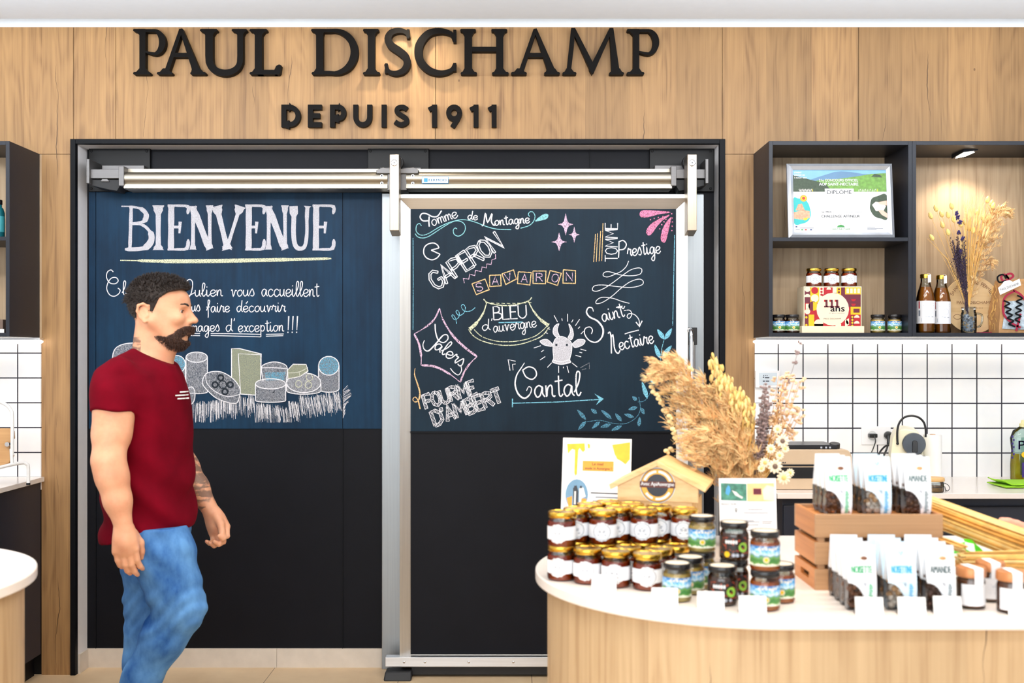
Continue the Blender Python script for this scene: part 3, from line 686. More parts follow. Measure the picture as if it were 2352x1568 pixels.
# ---- wide board left of the door
LB = thing('chalkboard', 'wide blue chalkboard behind the walking man, with BIENVENUE in big chalk letters', 'chalkboard', (X(540, 5.12), 5.127, Z(984, 5.12)))
b = MB(); zt, zb = Z(441, 5.124), Z(984, 5.124)
for a, c in ((204, 219.3), (220.7, 786.3), (787.7, 876.5)): b.box(X(a, 5.124), X(c, 5.124), 5.124, 5.129, zb, zt)
LBp = b.build('board_panel', M['board_blue'], LB)
DL = 5.1234
def c1(): return Chalk(DL, 0, 0, 2.6133)
c = c1(); y0, y1 = 1232, 1500
def st(x0, y0_, x1, y1_, a=40, m=22): c.line([(x0 + (x1 - x0) * t, y0_ + (y1_ - y0_) * t) for t in (0, .06, .2, .5, .8, .94, 1)], [a, a * .8, m * 1.1, m, m * 1.1, a * .8, a], 'chalk_fill', 2)
st(788, 1240, 780, 1490, 24, 20); c.line('728,1238 790,1240 850,1255 878,1290 860,1330 790,1345 860,1352 905,1400 905,1450 860,1490 750,1496', [8, 14, 26, 32, 18, 8, 18, 36, 40, 24, 12], 'chalk_fill', 4)
st(950, y0, 950, y1, 70, 28)
def bE(x, w): st(x + 22, y0, x + 20, y1, 44, 34); c.line([(x, 1232), (x + w * .5, 1234), (x + w, 1240), (x + w - 3, 1285)], [12, 16, 20, 8], 'chalk_fill', 3); c.line([(x + 30, 1362), (x + w * .62, 1362)], 16, 'chalk_fill'); c.line([(x + w * .62, 1330), (x + w * .58, 1400)], [20, 12], 'chalk_fill'); c.line([(x, 1497), (x + w * .5, 1496), (x + w * .95, 1490), (x + w + 2, 1435)], [12, 16, 22, 8], 'chalk_fill', 3)
bE(1006, 122)
def bN(x, w): st(x + 24, 1236, x + 22, 1497, 44, 22); st(x + 22, 1240, x + w - 26, 1497, 40, 36); st(x + w - 24, 1232, x + w - 22, 1490, 44, 20)
bN(1136, 146); st(1300, 1236, 1365, 1497, 70, 30); st(1442, 1236, 1362, 1490, 66, 20); bE(1472, 112); bN(1590, 144)
c.line('1762,1236 1764,1300 1762,1400 1772,1470 1800,1492 1830,1475 1842,1400 1842,1300 1846,1236', [50, 28, 28, 28, 24, 22, 20, 24, 46], 'chalk_fill', 4); bE(1876, 126)
c.done('chalk_lettering', LBp, 'large white chalk capitals reading BIENVENUE')
c = c1(); c.line('722,1562 850,1564 1000,1567 1250,1566 1500,1562 1750,1557 1990,1551', [6, 18, 24, 24, 22, 16, 6], 'chalk_yellow'); c.done('chalk_underline', LBp, 'pale yellow chalk stroke under BIENVENUE')
mat('chalk_wiped', (18, 44, 66), .6, var=.1, Specular_IOR_Level=.15)
def c5(k=0):
    c = Chalk(DL, 230, 600, 4.0552); c.up = .0008 * k; return c      # later cheeses are drawn over earlier ones
c = c5(); c.line('122,98 100,80 68,100 60,150 90,200 140,208 168,182 150,152 108,155 75,195 62,255 88,310 132,325 175,300 186,266 165,250', 8).word('la', 205, 312, 300, 312, 62, 8)
c.line('722,165 722,200', 8)
c.done('chalk_lettering', LBp, 'white chalk script beginning with a looped C'); c = c5(); c.line('806,228 805,188 835,168 860,192 858,250 842,310 808,352 796,338 830,318 884,290', 8)
c.word('ulien', 880, 326, 1142, 322, 58, 8).word('vous', 1215, 325, 1440, 322, 58, 8).word('accueillent', 1500, 324, 2040, 326, 66, 8)
c.done('chalk_lettering', LBp, 'white chalk script Julien vous accueillent'); c = c5()
c.word('us', 850, 466, 935, 462, 52, 8).word('faire', 985, 474, 1208, 470, 54, 8).word('découvrir', 1268, 470, 1730, 468, 54, 8)
c.done('chalk_lettering', LBp, 'white chalk script faire découvrir'); c = c5()
c.word('mages', 846, 656, 1115, 650, 54, 8).word("d'", 1168, 655, 1265, 650, 60, 8).word('exception', 1282, 656, 1712, 650, 56, 8)
for x in (1757, 1797, 1838): c.line([(x, 510), (x - 6, 640)], [12, 6]); c.line([(x - 8, 655), (x - 8, 666)], 10)
for p in ('836,670 930,672', '836,690 930,692', '1030,672 1260,674 1495,680', '1030,690 1260,696 1495,703', '1545,680 1710,676', '1545,697 1706,692'): c.line(p, 7)
c.done('chalk_lettering', LBp, "white chalk script ending in d'exception, underlined twice")
c = c5(); W = 8
def can(x0, x1, yt, ry, yb, fm='chalk_dim', top=None, e=8):
    m = (x0 + x1) / 2; rx = (x1 - x0) / 2
    el = [(m + rx * math.cos(R(a)), yt + ry * math.sin(R(a))) for a in range(0, 361, 20)]
    for mm, lf in (('chalk_wiped', -.0006), (fm, -.0003)): c.fill([(x0, yt)] + [(m - rx * math.cos(R(a)), yt - ry * math.sin(R(a))) for a in range(20, 161, 20)] + [(x1, yt), (x1, yb)] + [(m + rx * math.cos(R(a)), yb + ry * .35 * math.sin(R(a))) for a in range(20, 161, 20)] + [(x0, yb)], mm, lift=lf)
    c.fill(el[:-1], top or fm, lift=-0.0001); c.line(el, W, sm=0); c.line([(x0, yt), (x0, yb)], W, sm=0); c.line([(x1, yt), (x1, yb)], W, sm=0); c.line([(m + rx * math.cos(R(a)), yb + ry * .35 * math.sin(R(a))) for a in range(0, 181, 20)], W, sm=0)
c.fill('110,960 128,835 190,780 300,762 420,790 440,960', 'chalk_dim'); c.line('110,950 128,835 190,780 300,760 380,775', W)
cd_ = lambda w: c.done('chalk_drawing', LBp, 'chalk drawing of ' + w)
cd_('a cheese half hidden behind the man'); c = c5(1)
can(638, 795, 958, 82, 1150, top='chalk_blue_dim'); cd_('a round blue-faced cheese'); c = c5(2); can(800, 1000, 892, 48, 1215)
cd_('a tall cylinder cheese'); c = c5(4)
d = '955,1105 985,1050 1050,1026 1130,1030 1210,1070 1270,1125 1305,1190 1300,1260 1270,1320 1180,1310 1080,1270 1000,1200 960,1150'
c.fill(d, 'chalk_wiped', 4, lift=-.0006); c.fill(d, 'chalk_dim', 4); c.line(d + ' 955,1105', W); c.line('985,1060 1000,1140 1080,1215 1190,1258 1300,1240', 6)
TILT = c; c = c5(3); c.fill('1225,810 1300,815 1500,862 1495,1210 1440,1245 1310,1235 1225,1085', 'chalk_yellow_dim'); c.line('1310,1235 1225,1085 1225,812 1300,812 1500,862 1495,1210 1440,1245 1310,1235', W, sm=0); c.line('1310,1235 1288,860 1500,870', 6, sm=0)
cd_('a tall pale yellow slab of cheese'); c = c5(5); c.fill('1505,1000 1530,960 1620,938 1710,955 1745,1000 1735,1130 1520,1118', 'chalk_wiped', lift=-.0006); c.fill('1505,1000 1530,960 1620,938 1710,955 1745,1000 1735,1130 1520,1118', 'chalk_dim'); c.fill('1535,1035 1725,1030 1715,1105 1548,1108', 'chalk_blue_dim', lift=.0001); c.line('1520,1118 1505,1000 1530,960 1620,936 1710,955 1745,1000 1735,1130', W); c.line('1505,992 1620,990 1745,1000', 6)
can(1448, 1730, 1140, 48, 1295); CUT = c; c = c5(4); can(1738, 2058, 1130, 92, 1205)
c.up += .0008; c.fill('1750,1010 1800,960 1920,962 1936,1020 1860,1072 1752,1092', 'chalk_wiped', lift=-.0006); c.fill('1750,1010 1800,960 1920,962 1936,1020 1860,1072 1752,1092', 'chalk_yellow_dim', lift=.0001); c.line('1752,1092 1750,1010 1800,958 1920,960 1938,1020 1860,1072 1752,1092', W, sm=0); c.line('1750,1040 1852,1030 1936,990', 6); c.line('1855,1030 1860,1072', 6)
for x, y in ((1850, 1140), (1950, 1080), (1940, 1150)): c.line(arc(x, y, 30, 32, 0, 360, 12), 5, 'chalk_yellow', 0)
cd_('a flat cheese with a wedge on top'); c = c5(3); can(2035, 2226, 972, 88, 1188, top='chalk_blue_dim'); cd_('a round blue-faced cheese at the right end'); c = c5(); c = c5(3); c.line('800,1190 860,1170 885,1230 870,1310 805,1360', W); c.fill('800,1190 860,1170 885,1230 870,1310 805,1360', 'chalk_dim')
mat('chalk_dark', (20, 32, 44), 0.9)
cd_('a cheese wheel behind the shirt front'); c = TILT
for x, y in ((1125, 1083), (1072, 1148), (1213, 1148), (1165, 1213)): c.line(arc(x, y, 26, 26, 0, 360, 12), 16, 'chalk_dark', 0, lift=.0004)
c.line(arc(1143, 1148, 36, 36, 0, 360, 14), 9, 'chalk_dark', 0, lift=.0004); cd_('a tilted cheese disc with four dark rosettes'); c = CUT; c.fill('1605,1225 1630,1195 1625,1222', 'chalk_dark', lift=.0004); cd_('a cut cheese with blue veins')
c = c5(); rr = random.Random(3)
for i in range(520):
    x = rr.uniform(810, 2225); t = (x - 800) / 1430; base = 1275 + 70 * math.sin(t * 9 + 1) * .4 + (60 if 1430 < x < 1750 else 0) - (60 if x > 1850 else 0)
    l = rr.uniform(70, 190); y = base + rr.uniform(0, 40); le = min(y + l, 1500)
    if le > y + 20: c.line([(x, y), (x + (t - .2) * rr.uniform(10, 60), le)], rr.uniform(3, 5), 'chalk_white' if rr.random() < .35 else 'chalk_dim', 0)
for i in range(34):
    y = 1155 + i * 8; c.line([(2262, y + 40), (2262 + max(20, 80 - abs(i - 10) * 4), y + rr.uniform(-20, 20))], 3.5, 'chalk_white' if i % 2 else 'chalk_dim', 0)
c.done('chalk_grass', LBp, 'white chalk hatching of grass below the cheeses')

# ---- chalkboard of the sliding door
b = MB(); b.box(IX0, IX1, DI, 4.992, Z(990.5, DI), IZ1); RB = b.build('chalkboard', M['board_slate'], door, label='dark slate chalkboard full of drawn cheese names')
DR = DI - .0006
def c6(): return Chalk(DR, 860, 440, 2.8)
c = c6(); c.line('345,187 312,187 294,165 305,142 335,142 372,160 405,158 432,122', 8).line('352,160 350,195 353,225', 8).word('omme', 372, 222, 540, 162, 38, 6).word('de', 597, 178, 664, 182, 28, 6).line('690,218 702,210 714,140 728,196 756,142 752,190 768,216 782,205', 8).word('ontagne', 772, 218, 1000, 200, 32, 6.5)
c.done('chalk_lettering', RB, 'white chalk words Tomme de Montagne')
c = c6(); c.line('262,270 278,290 310,298 350,287 420,242 480,205 540,182 600,183 660,200 720,224 790,241 880,244', 5, 'chalk_teal').line('302,220 290,205 272,216 268,250 284,272 310,280 350,268 420,226 490,195 540,188 575,205 585,238 570,270 540,286 514,275 507,250 518,234 532,240', 5, 'chalk_teal').line('940,235 990,220 1020,196 1033,160 1020,132 1000,130 990,146 998,160', 5, 'chalk_teal').fill('1032,190 1070,155 1100,142 1118,148 1112,172 1078,184', 'chalk_teal', 3)
c.done('chalk_scroll', RB, 'pale blue chalk scroll at the top left')
c = c6(); c.line('248,298 249,600 248,888', 4, 'chalk_blue', 0).line('1930,278 1924,600 1918,860', 4, 'chalk_blue', 0); c.done('chalk_border', RB, 'thin blue chalk border lines')
c = c6(); c.line('415,362 365,376', 7, sm=0).line('365,376 422,402', 7, sm=0).line('422,402 402,426 370,438 335,425 317,395 322,358 345,337 380,330 405,343 415,362', 7).word('GAPERON', 402, 632, 838, 352, 58, 6, font=CAP, sm=0, outline=7, hatch=0); c.done('chalk_lettering', RB, 'white outlined chalk capitals GAPERON with a cut cheese')
c = c6(); c.line('578,588 572,558 607,562 612,530 645,540 650,506 688,514 692,484 720,490 724,464 750,468 756,438 780,430 778,402', 4, 'chalk_lilac', 0); c.done('chalk_zigzag', RB, 'pink chalk zigzag')
c = c6()
for cx, cy, rx, ry in ((1230, 210, 50, 72), (1188, 323, 50, 62), (1285, 276, 36, 52)):
    c.fill([(cx, cy - ry), (cx + rx * .22, cy - ry * .3), (cx + rx * .45, cy - ry * .1), (cx + rx, cy), (cx + rx * .45, cy + ry * .12), (cx + rx * .2, cy + ry * .4), (cx, cy + ry), (cx - rx * .2, cy + ry * .4), (cx - rx * .45, cy + ry * .12), (cx - rx, cy), (cx - rx * .45, cy - ry * .1), (cx - rx * .22, cy - ry * .3)], 'chalk_lilac')
c.done('chalk_stars', RB, 'three lilac chalk sparkles')
c = c6(); c.word('TOMME', 1564, 450, 1564, 196, 40, 5.5, font=CAP, sm=0)
c.line('1570,425 1572,380 1573,318', 7).line('1573,322 1600,314 1620,338 1606,368 1575,374', 7).word('restige', 1628, 414, 1842, 394, 44, 6.5); c.done('chalk_lettering', RB, 'white chalk words TOMME Prestige')
c = c6()
for p in ('1422,272 1410,452', '1435,268 1427,450', '1455,252 1445,448', '1470,202 1462,446'): c.line(p, 4.5, 'chalk_orange', 0)
c.done('chalk_lines', RB, 'four orange chalk lines')
c = c6()
for p in ('1895,130 1800,123 1730,121 1708,138 1716,162 1760,162 1830,144 1895,135', '1893,150 1840,172 1785,205 1752,245 1752,272 1768,280 1788,264 1812,228 1850,186 1893,156', '1908,165 1882,190 1855,240 1843,290 1848,318 1866,325 1878,300 1892,240 1908,173'): c.fill(p, 'chalk_pink', 3); c.line(p, 3, 'chalk_pink')
for x, y in ((1912, 142), (1775, 180), (1800, 172), (1825, 166), (1855, 160), (1835, 240), (1848, 212), (1862, 194), (1875, 178), (1916, 170), (1916, 195), (1915, 222), (1913, 250)): c.line([(x, y - 4), (x, y + 4)], 7, 'chalk_pink')
c.done('chalk_petals', RB, 'pink chalk drops with dots in the top right corner')
c = c6()
for p, ch, o in (('627,592 712,562 738,630 655,662', 'S', -.3), ('740,538 812,535 815,605 742,610', 'A', 0), ('820,528 895,503 912,562 845,597', 'V', -.3), ('925,515 1008,520 1000,600 920,590', 'A', .06), ('1020,510 1103,510 1100,592 1020,590', 'R', 0), ('1130,507 1202,525 1177,603 1110,580', 'O', .3), ('1215,502 1293,508 1293,590 1212,588', 'N', 0)):
    c.line(p + ' ' + p.split()[0], 6, 'chalk_orange', 0)
    q = [tuple(float(v) for v in t.split(',')) for t in p.split()]; cx = sum(t[0] for t in q) / 4; cy = sum(t[1] for t in q) / 4; ca, sa = math.cos(o), math.sin(o)
    c.word(ch, cx - 20 * ca - 26 * sa * -1 * 1 * 0 - 0, cy + 26 - 20 * sa, cx + 25 * ca, cy + 26 + 25 * sa, 26, 5, 'chalk_lilac', CAP, 0 if ch in 'AVNR' else 3)
c.done('chalk_lettering', RB, 'SAVARON in seven orange chalk squares')
c = c6(); c.line('702,690 725,712 790,728 860,732 930,722 990,702 1012,680', 7, 'chalk_yellow').line('722,712 700,780 655,846 612,884', [7, 12, 22, 32], 'chalk_yellow').line('990,705 1025,770 1075,828 1120,860', [7, 12, 20, 26], 'chalk_yellow').line('605,885 640,930 700,962 780,982 860,988 940,980 1020,955 1080,925 1125,870', 6, 'chalk_yellow').line('640,885 690,930 770,958 860,965 950,955 1030,930 1085,890 1110,862', 5, 'chalk_yellow')
for x in range(715, 1000, 34): c.line([(x, 712 - 14 * math.sin((x - 700) / 300 * 3.1) * -.4), (x + 22, 714 - 14 * math.sin((x - 678) / 300 * 3.1) * -.4)], 4, 'chalk_yellow')
c.word('BLEU', 768, 824, 985, 812, 42, 7, font=CAP, sm=0).line('798,842 955,838', 6, 'chalk_blue').word("d'", 690, 894, 770, 886, 36, 5.5).word('auvergne', 765, 905, 1045, 868, 38, 5.5)
c.done('chalk_lettering', RB, "white chalk words BLEU d'auvergne in a pale yellow bell-shaped frame")
c = c6(); c.line('528,850 522,815 506,792 498,800 515,822 540,810 546,780 532,762 525,775 545,796 575,780 585,745 570,725 558,740 580,768 620,766 648,745', 4.5, 'chalk_blue'); c.done('chalk_curl', RB, 'blue chalk curl')
c = c6(); c.line('420,748 440,820 500,920 580,1000 660,1060', [4, 10, 15, 14, 6], 'chalk_lilac').line('660,1060 610,1110 575,1165 552,1225', [6, 11, 11, 5], 'chalk_lilac').line('552,1225 480,1170 390,1125 300,1115', [5, 13, 14, 5], 'chalk_lilac').line('300,1115 300,1050 285,975 255,915', [5, 14, 12, 5], 'chalk_lilac').line('255,915 330,870 385,820 420,748', [5, 11, 9, 4], 'chalk_lilac')
c.line('322,955 312,985 322,1015 350,1022 400,972 440,925 468,922 472,948 445,970 412,955 394,905 390,850', [5, 6, 7, 9, 9, 7, 7, 7, 7, 8, 8, 6]).word('alers', 378, 1005, 560, 1128, 46, 7).line('556,1118 560,1150 540,1178 510,1162 488,1135', 6); c.done('chalk_lettering', RB, 'white chalk word Salers in a lilac diamond')
c = c6(); c.line('262,1135 258,1175 275,1230 292,1290 285,1338 262,1352 247,1336 262,1320 280,1340 288,1370 294,1398', [4, 7, 9, 10, 7, 5, 5, 6, 9, 8, 4], 'chalk_orange'); c.done('chalk_curl', RB, 'pale orange chalk ribbon')
c = c6(); c.word('FOURME', 335, 1396, 668, 1296, 44, 3.2, font=CAP, sm=0, outline=10).word("D'AMBERT", 392, 1504, 836, 1348, 46, 3.2, font=CAP, sm=0, outline=11); c.done('chalk_lettering', RB, "hatched white chalk capitals FOURME D'AMBERT")
c = c6(); 
for p in ('1150,975 1165,945 1200,930 1240,945 1268,975 1268,1030 1256,1078 1260,1098 1200,1110 1146,1096 1152,1070 1148,1020', '1150,985 1110,950 1065,960 1090,985 1140,995', '1272,978 1310,950 1354,955 1340,985 1290,1002', '1178,942 1150,912 1155,870 1186,848 1176,890 1192,936', '1244,938 1260,900 1250,850 1272,880 1280,922 1266,952'): c.fill(p, 'chalk_fill', 3); c.line(p + ' ' + p.split()[0], 4)
c.line('1148,1082 1200,1094 1256,1080', 5).line('1146,1096 1200,1110 1260,1098', 6)
for x in (1170, 1238): c.line(arc(x, 985, 4, 4, 0, 360, 8), 7, 'chalk_dark', 0, lift=.0003)
for p in ('1155,795 1178,838', '1205,815 1208,830', '1243,785 1243,835', '1278,822 1268,840', '1320,820 1292,862', '1322,868 1310,880', '1346,896 1328,915', '1325,1012 1362,1022', '1318,1032 1336,1036', '1293,1052 1330,1062', '1270,1100 1305,1128', '1238,1120 1250,1165', '1215,1125 1215,1135', '1185,1120 1185,1165', '1140,1100 1112,1130', '1098,1060 1065,1082', '1070,990 1025,1005', '1090,1018 1072,1030', '1098,905 1115,912', '1112,880 1130,885'): c.line(p, 4.5, sm=0)
c.done('chalk_drawing', RB, 'white chalk cow head with rays')
c = c6(); c.line('1408,770 1400,748 1376,746 1364,775 1385,806 1435,832 1470,882 1462,936 1425,968 1380,955 1352,915 1356,880 1386,870 1402,890 1395,915', [5, 7, 8, 9, 10, 11, 11, 9, 8, 7, 6, 6, 6, 6, 4]).word('aint', 1466, 838, 1612, 800, 48, 7).line('1555,745 1580,738 1600,752 1610,735', 6)
c.line('1502,912 1514,904 1522,940 1524,1040', 8).line('1524,935 1534,925 1545,1010 1566,1040 1580,1020', 8).word('ectaire', 1576, 1018, 1800, 970, 46, 7).line('1610,915 1640,905 1700,890', 6).line('1605,765 1640,762 1656,786 1640,814 1625,804 1636,785 1672,790 1700,822 1704,860', 5).line('1682,838 1704,866 1722,830', 7, sm=0); c.done('chalk_lettering', RB, 'white chalk words Saint Nectaire with an arrow')
c = c6(); c.line('1635,445 1620,480 1590,510 1550,530 1500,548 1472,540 1478,520 1512,515 1580,535 1650,541 1708,530 1720,502 1700,490 1650,502 1600,535 1540,580 1480,620 1430,640 1402,632 1415,606 1470,600 1560,610 1650,616 1718,600 1728,576 1700,562 1640,582 1580,626 1530,670 1470,710 1428,720 1428,700 1462,680 1530,685 1590,705 1640,718', 4.5); c.done('chalk_scroll', RB, 'white chalk flourish')
c = c6()
for p in ((1865, 950, 1820, 885), (1868, 950, 1912, 880), (1835, 1070, 1803, 985), (1852, 1060, 1910, 990), (1840, 1170, 1800, 1120), (1797, 1235, 1765, 1162), (1755, 1330, 1722, 1225)): c.leaf(*p)
for p in ((1360, 1465, 1305, 1402), (1360, 1475, 1312, 1530), (1450, 1478, 1400, 1522), (1520, 1495, 1455, 1515), (1590, 1505, 1525, 1535), (1590, 1475, 1550, 1428), (1668, 1450, 1608, 1430), (1690, 1385, 1635, 1400), (1430, 1425, 1395, 1398), (1525, 1460, 1460, 1405), (1715, 1390, 1735, 1430), (1700, 1510, 1706, 1450), (1688, 1340, 1660, 1318)): c.leaf(*p, 22, 'chalk_blue_dim')
c.line('1862,955 1848,1010 1840,1075', 4, 'chalk_blue').line('1840,1075 1845,1150 1812,1210 1770,1300 1735,1345 1695,1352', 4, 'chalk_blue_dim').line('1365,1480 1450,1470 1540,1490 1620,1490 1685,1450 1710,1395 1700,1320', 4, 'chalk_blue_dim'); c.done('chalk_garland', RB, 'blue chalk leaf garland')
c = c6(); c.line('965,1100 945,1132 915,1180 905,1240 925,1300 965,1328 1000,1302 1010,1266 992,1254 978,1280', [5, 7, 9, 10, 11, 10, 7, 6, 5, 4]).line('950,1150 990,1126 1030,1140 1042,1178 1015,1206 975,1190 955,1152', 8).word('antal', 1025, 1322, 1330, 1310, 74, 9); c.done('chalk_lettering', RB, 'white chalk word Cantal')
c = c6(); c.line('890,1360 1180,1352 1470,1334', 6, 'chalk_blue', 0).line('888,1330 888,1386', 8, 'chalk_blue', 0).fill('1415,1298 1476,1332 1448,1336', 'chalk_blue').fill('1425,1372 1476,1332 1448,1332', 'chalk_blue'); c.done('chalk_arrow', RB, 'blue chalk arrow under Cantal')
c = c6(); c.line('872,1150 860,1080 908,1090', 5, sm=0).line('892,1148 888,1110 908,1108', 4, sm=0).line('1325,1132 1382,1100 1382,1140', 4, 'chalk_dim', 0).line('1335,1145 1362,1138', 4, 'chalk_dim', 0); c.done('chalk_marks', RB, 'small white chalk corner marks')
# ------------------------------------------------------------------ shared materials of goods
def glassy(name, rgb=(235, 240, 240), tint=0.85, rough=0.03):
    """thin clear glass: mostly see-through, with mirror-like edges"""
    n = NT(name); n.N.remove(n.b)
    tr = n.n('ShaderNodeBsdfTransparent'); gl = n.n('ShaderNodeBsdfGlossy'); fr = n.n('ShaderNodeFresnel'); mx = n.n('ShaderNodeMixShader')
    f = n.noise(n.coord(), 30, 1); c = lin(rgb)
    n.l(n.ramp(f, [(0, tuple(x * tint for x in c)), (1, c)]), tr.inputs[0]); gl.inputs['Roughness'].default_value = rough; fr.inputs[0].default_value = 1.45
    n.l(fr.outputs[0], mx.inputs[0]); n.l(tr.outputs[0], mx.inputs[1]); n.l(gl.outputs[0], mx.inputs[2]); n.l(mx.outputs[0], n.out.inputs[0])
    MATS[name] = n.m
glassy('clear_glass'); glassy('clear_film', (248, 248, 250), 0.95, 0.12); glassy('pet_plastic', (225, 240, 235), .9, .05)
def liquid(name, rgb, rgb2, sss=0.4, rough=0.08):
    n = NT(name); f = n.noise(n.coord(), 18, 2)
    n.set(Base_Color=n.ramp(f, [(0.3, lin(rgb)), (0.7, lin(rgb2))]), Roughness=rough, Subsurface_Weight=sss, Coat_Weight=0.5)
    n.b.inputs['Subsurface Radius'].default_value = (0.02, 0.006, 0.002); n.b.inputs['Subsurface Scale'].default_value = 0.6
    MATS[name] = n.m
liquid('honey', (150, 30, 8), (206, 78, 16)); liquid('mustard_spread', (240, 184, 84), (250, 208, 124)); liquid('jam_orange', (206, 84, 20), (232, 124, 40)); liquid('dark_spread', (70, 32, 14), (110, 60, 26)); liquid('syrup', (168, 84, 14), (204, 122, 30)); liquid('caramel', (120, 62, 28), (146, 82, 40)); liquid('dish_soap', (214, 168, 30), (236, 200, 60))
mat('label_white', (246, 246, 249), 0.6, var=0.01); mat('ink_grey', (120, 126, 140), 0.7); mat('ink_dark', (44, 50, 66), 0.6); mat('ink_pale', (188, 194, 206), 0.7)
mat('black_lid', (24, 22, 24), 0.25); mat('lid_cream', (240, 226, 204), 0.4); mat('copper_lid', (196, 128, 78), 0.35, 0.35)
mat('pine', (240, 220, 188), 0.6, var=.05); mat('white_metal', (232, 232, 232), 0.35); mat('paper_white', (250, 249, 248), 0.7, var=.01)
def landscape(name, sky, hill):
    """printed label: sky with cloud over rolling hills, on the label's own UV"""
    n = NT(name); uv = n.n('ShaderNodeUVMap'); s = n.n('ShaderNodeSeparateXYZ'); n.l(uv.outputs[0], s.inputs[0])
    m = n.n('ShaderNodeMapping'); m.inputs['Scale'].default_value = (5, 2, 1); n.l(uv.outputs[0], m.inputs[0])
    f = n.noise(m.outputs[0], 1.6, 4); v = n.math('ADD', s.outputs['Y'], n.math('MULTIPLY', n.math('SUBTRACT', f, 0.5), 0.5))
    base = n.ramp(v, [(0.06, lin((236, 236, 214))), (0.12, lin(hill)), (0.30, lin((60, 120, 60))), (0.42, lin((120, 170, 90))), (0.50, lin((70, 120, 150))), (0.58, lin((190, 222, 240))), (0.72, lin(sky)), (0.95, lin((30, 120, 190)))])
    cloud = n.ramp(n.noise(m.outputs[0], 3.4, 3), [(0.5, 0.0), (0.62, 1.0)])
    up = n.math('GREATER_THAN', s.outputs['Y'], 0.52)
    n.set(Base_Color=n.mix(n.math('MULTIPLY', n.math('MULTIPLY', cloud, up), 0.7), base, lin((246, 250, 252))), Roughness=0.45); MATS[name] = n.m
landscape('label_landscape', (86, 176, 226), (84, 140, 54)); landscape('label_landscape_red', (70, 168, 224), (110, 160, 60))
def black_label():
    n = NT('label_black'); uv = n.n('ShaderNodeUVMap'); m = n.n('ShaderNodeMapping'); m.inputs['Scale'].default_value = (14, 8, 1); n.l(uv.outputs[0], m.inputs[0])
    f = n.noise(m.outputs[0], 1, 2); n.set(Base_Color=n.ramp(f, [(0.58, lin((28, 20, 18))), (0.62, lin((170, 70, 40)))]), Roughness=.4); MATS['label_black'] = n.m
black_label(); mat('green_mark', (150, 200, 70), .5); mat('yellow_mark', (248, 190, 20), .5)

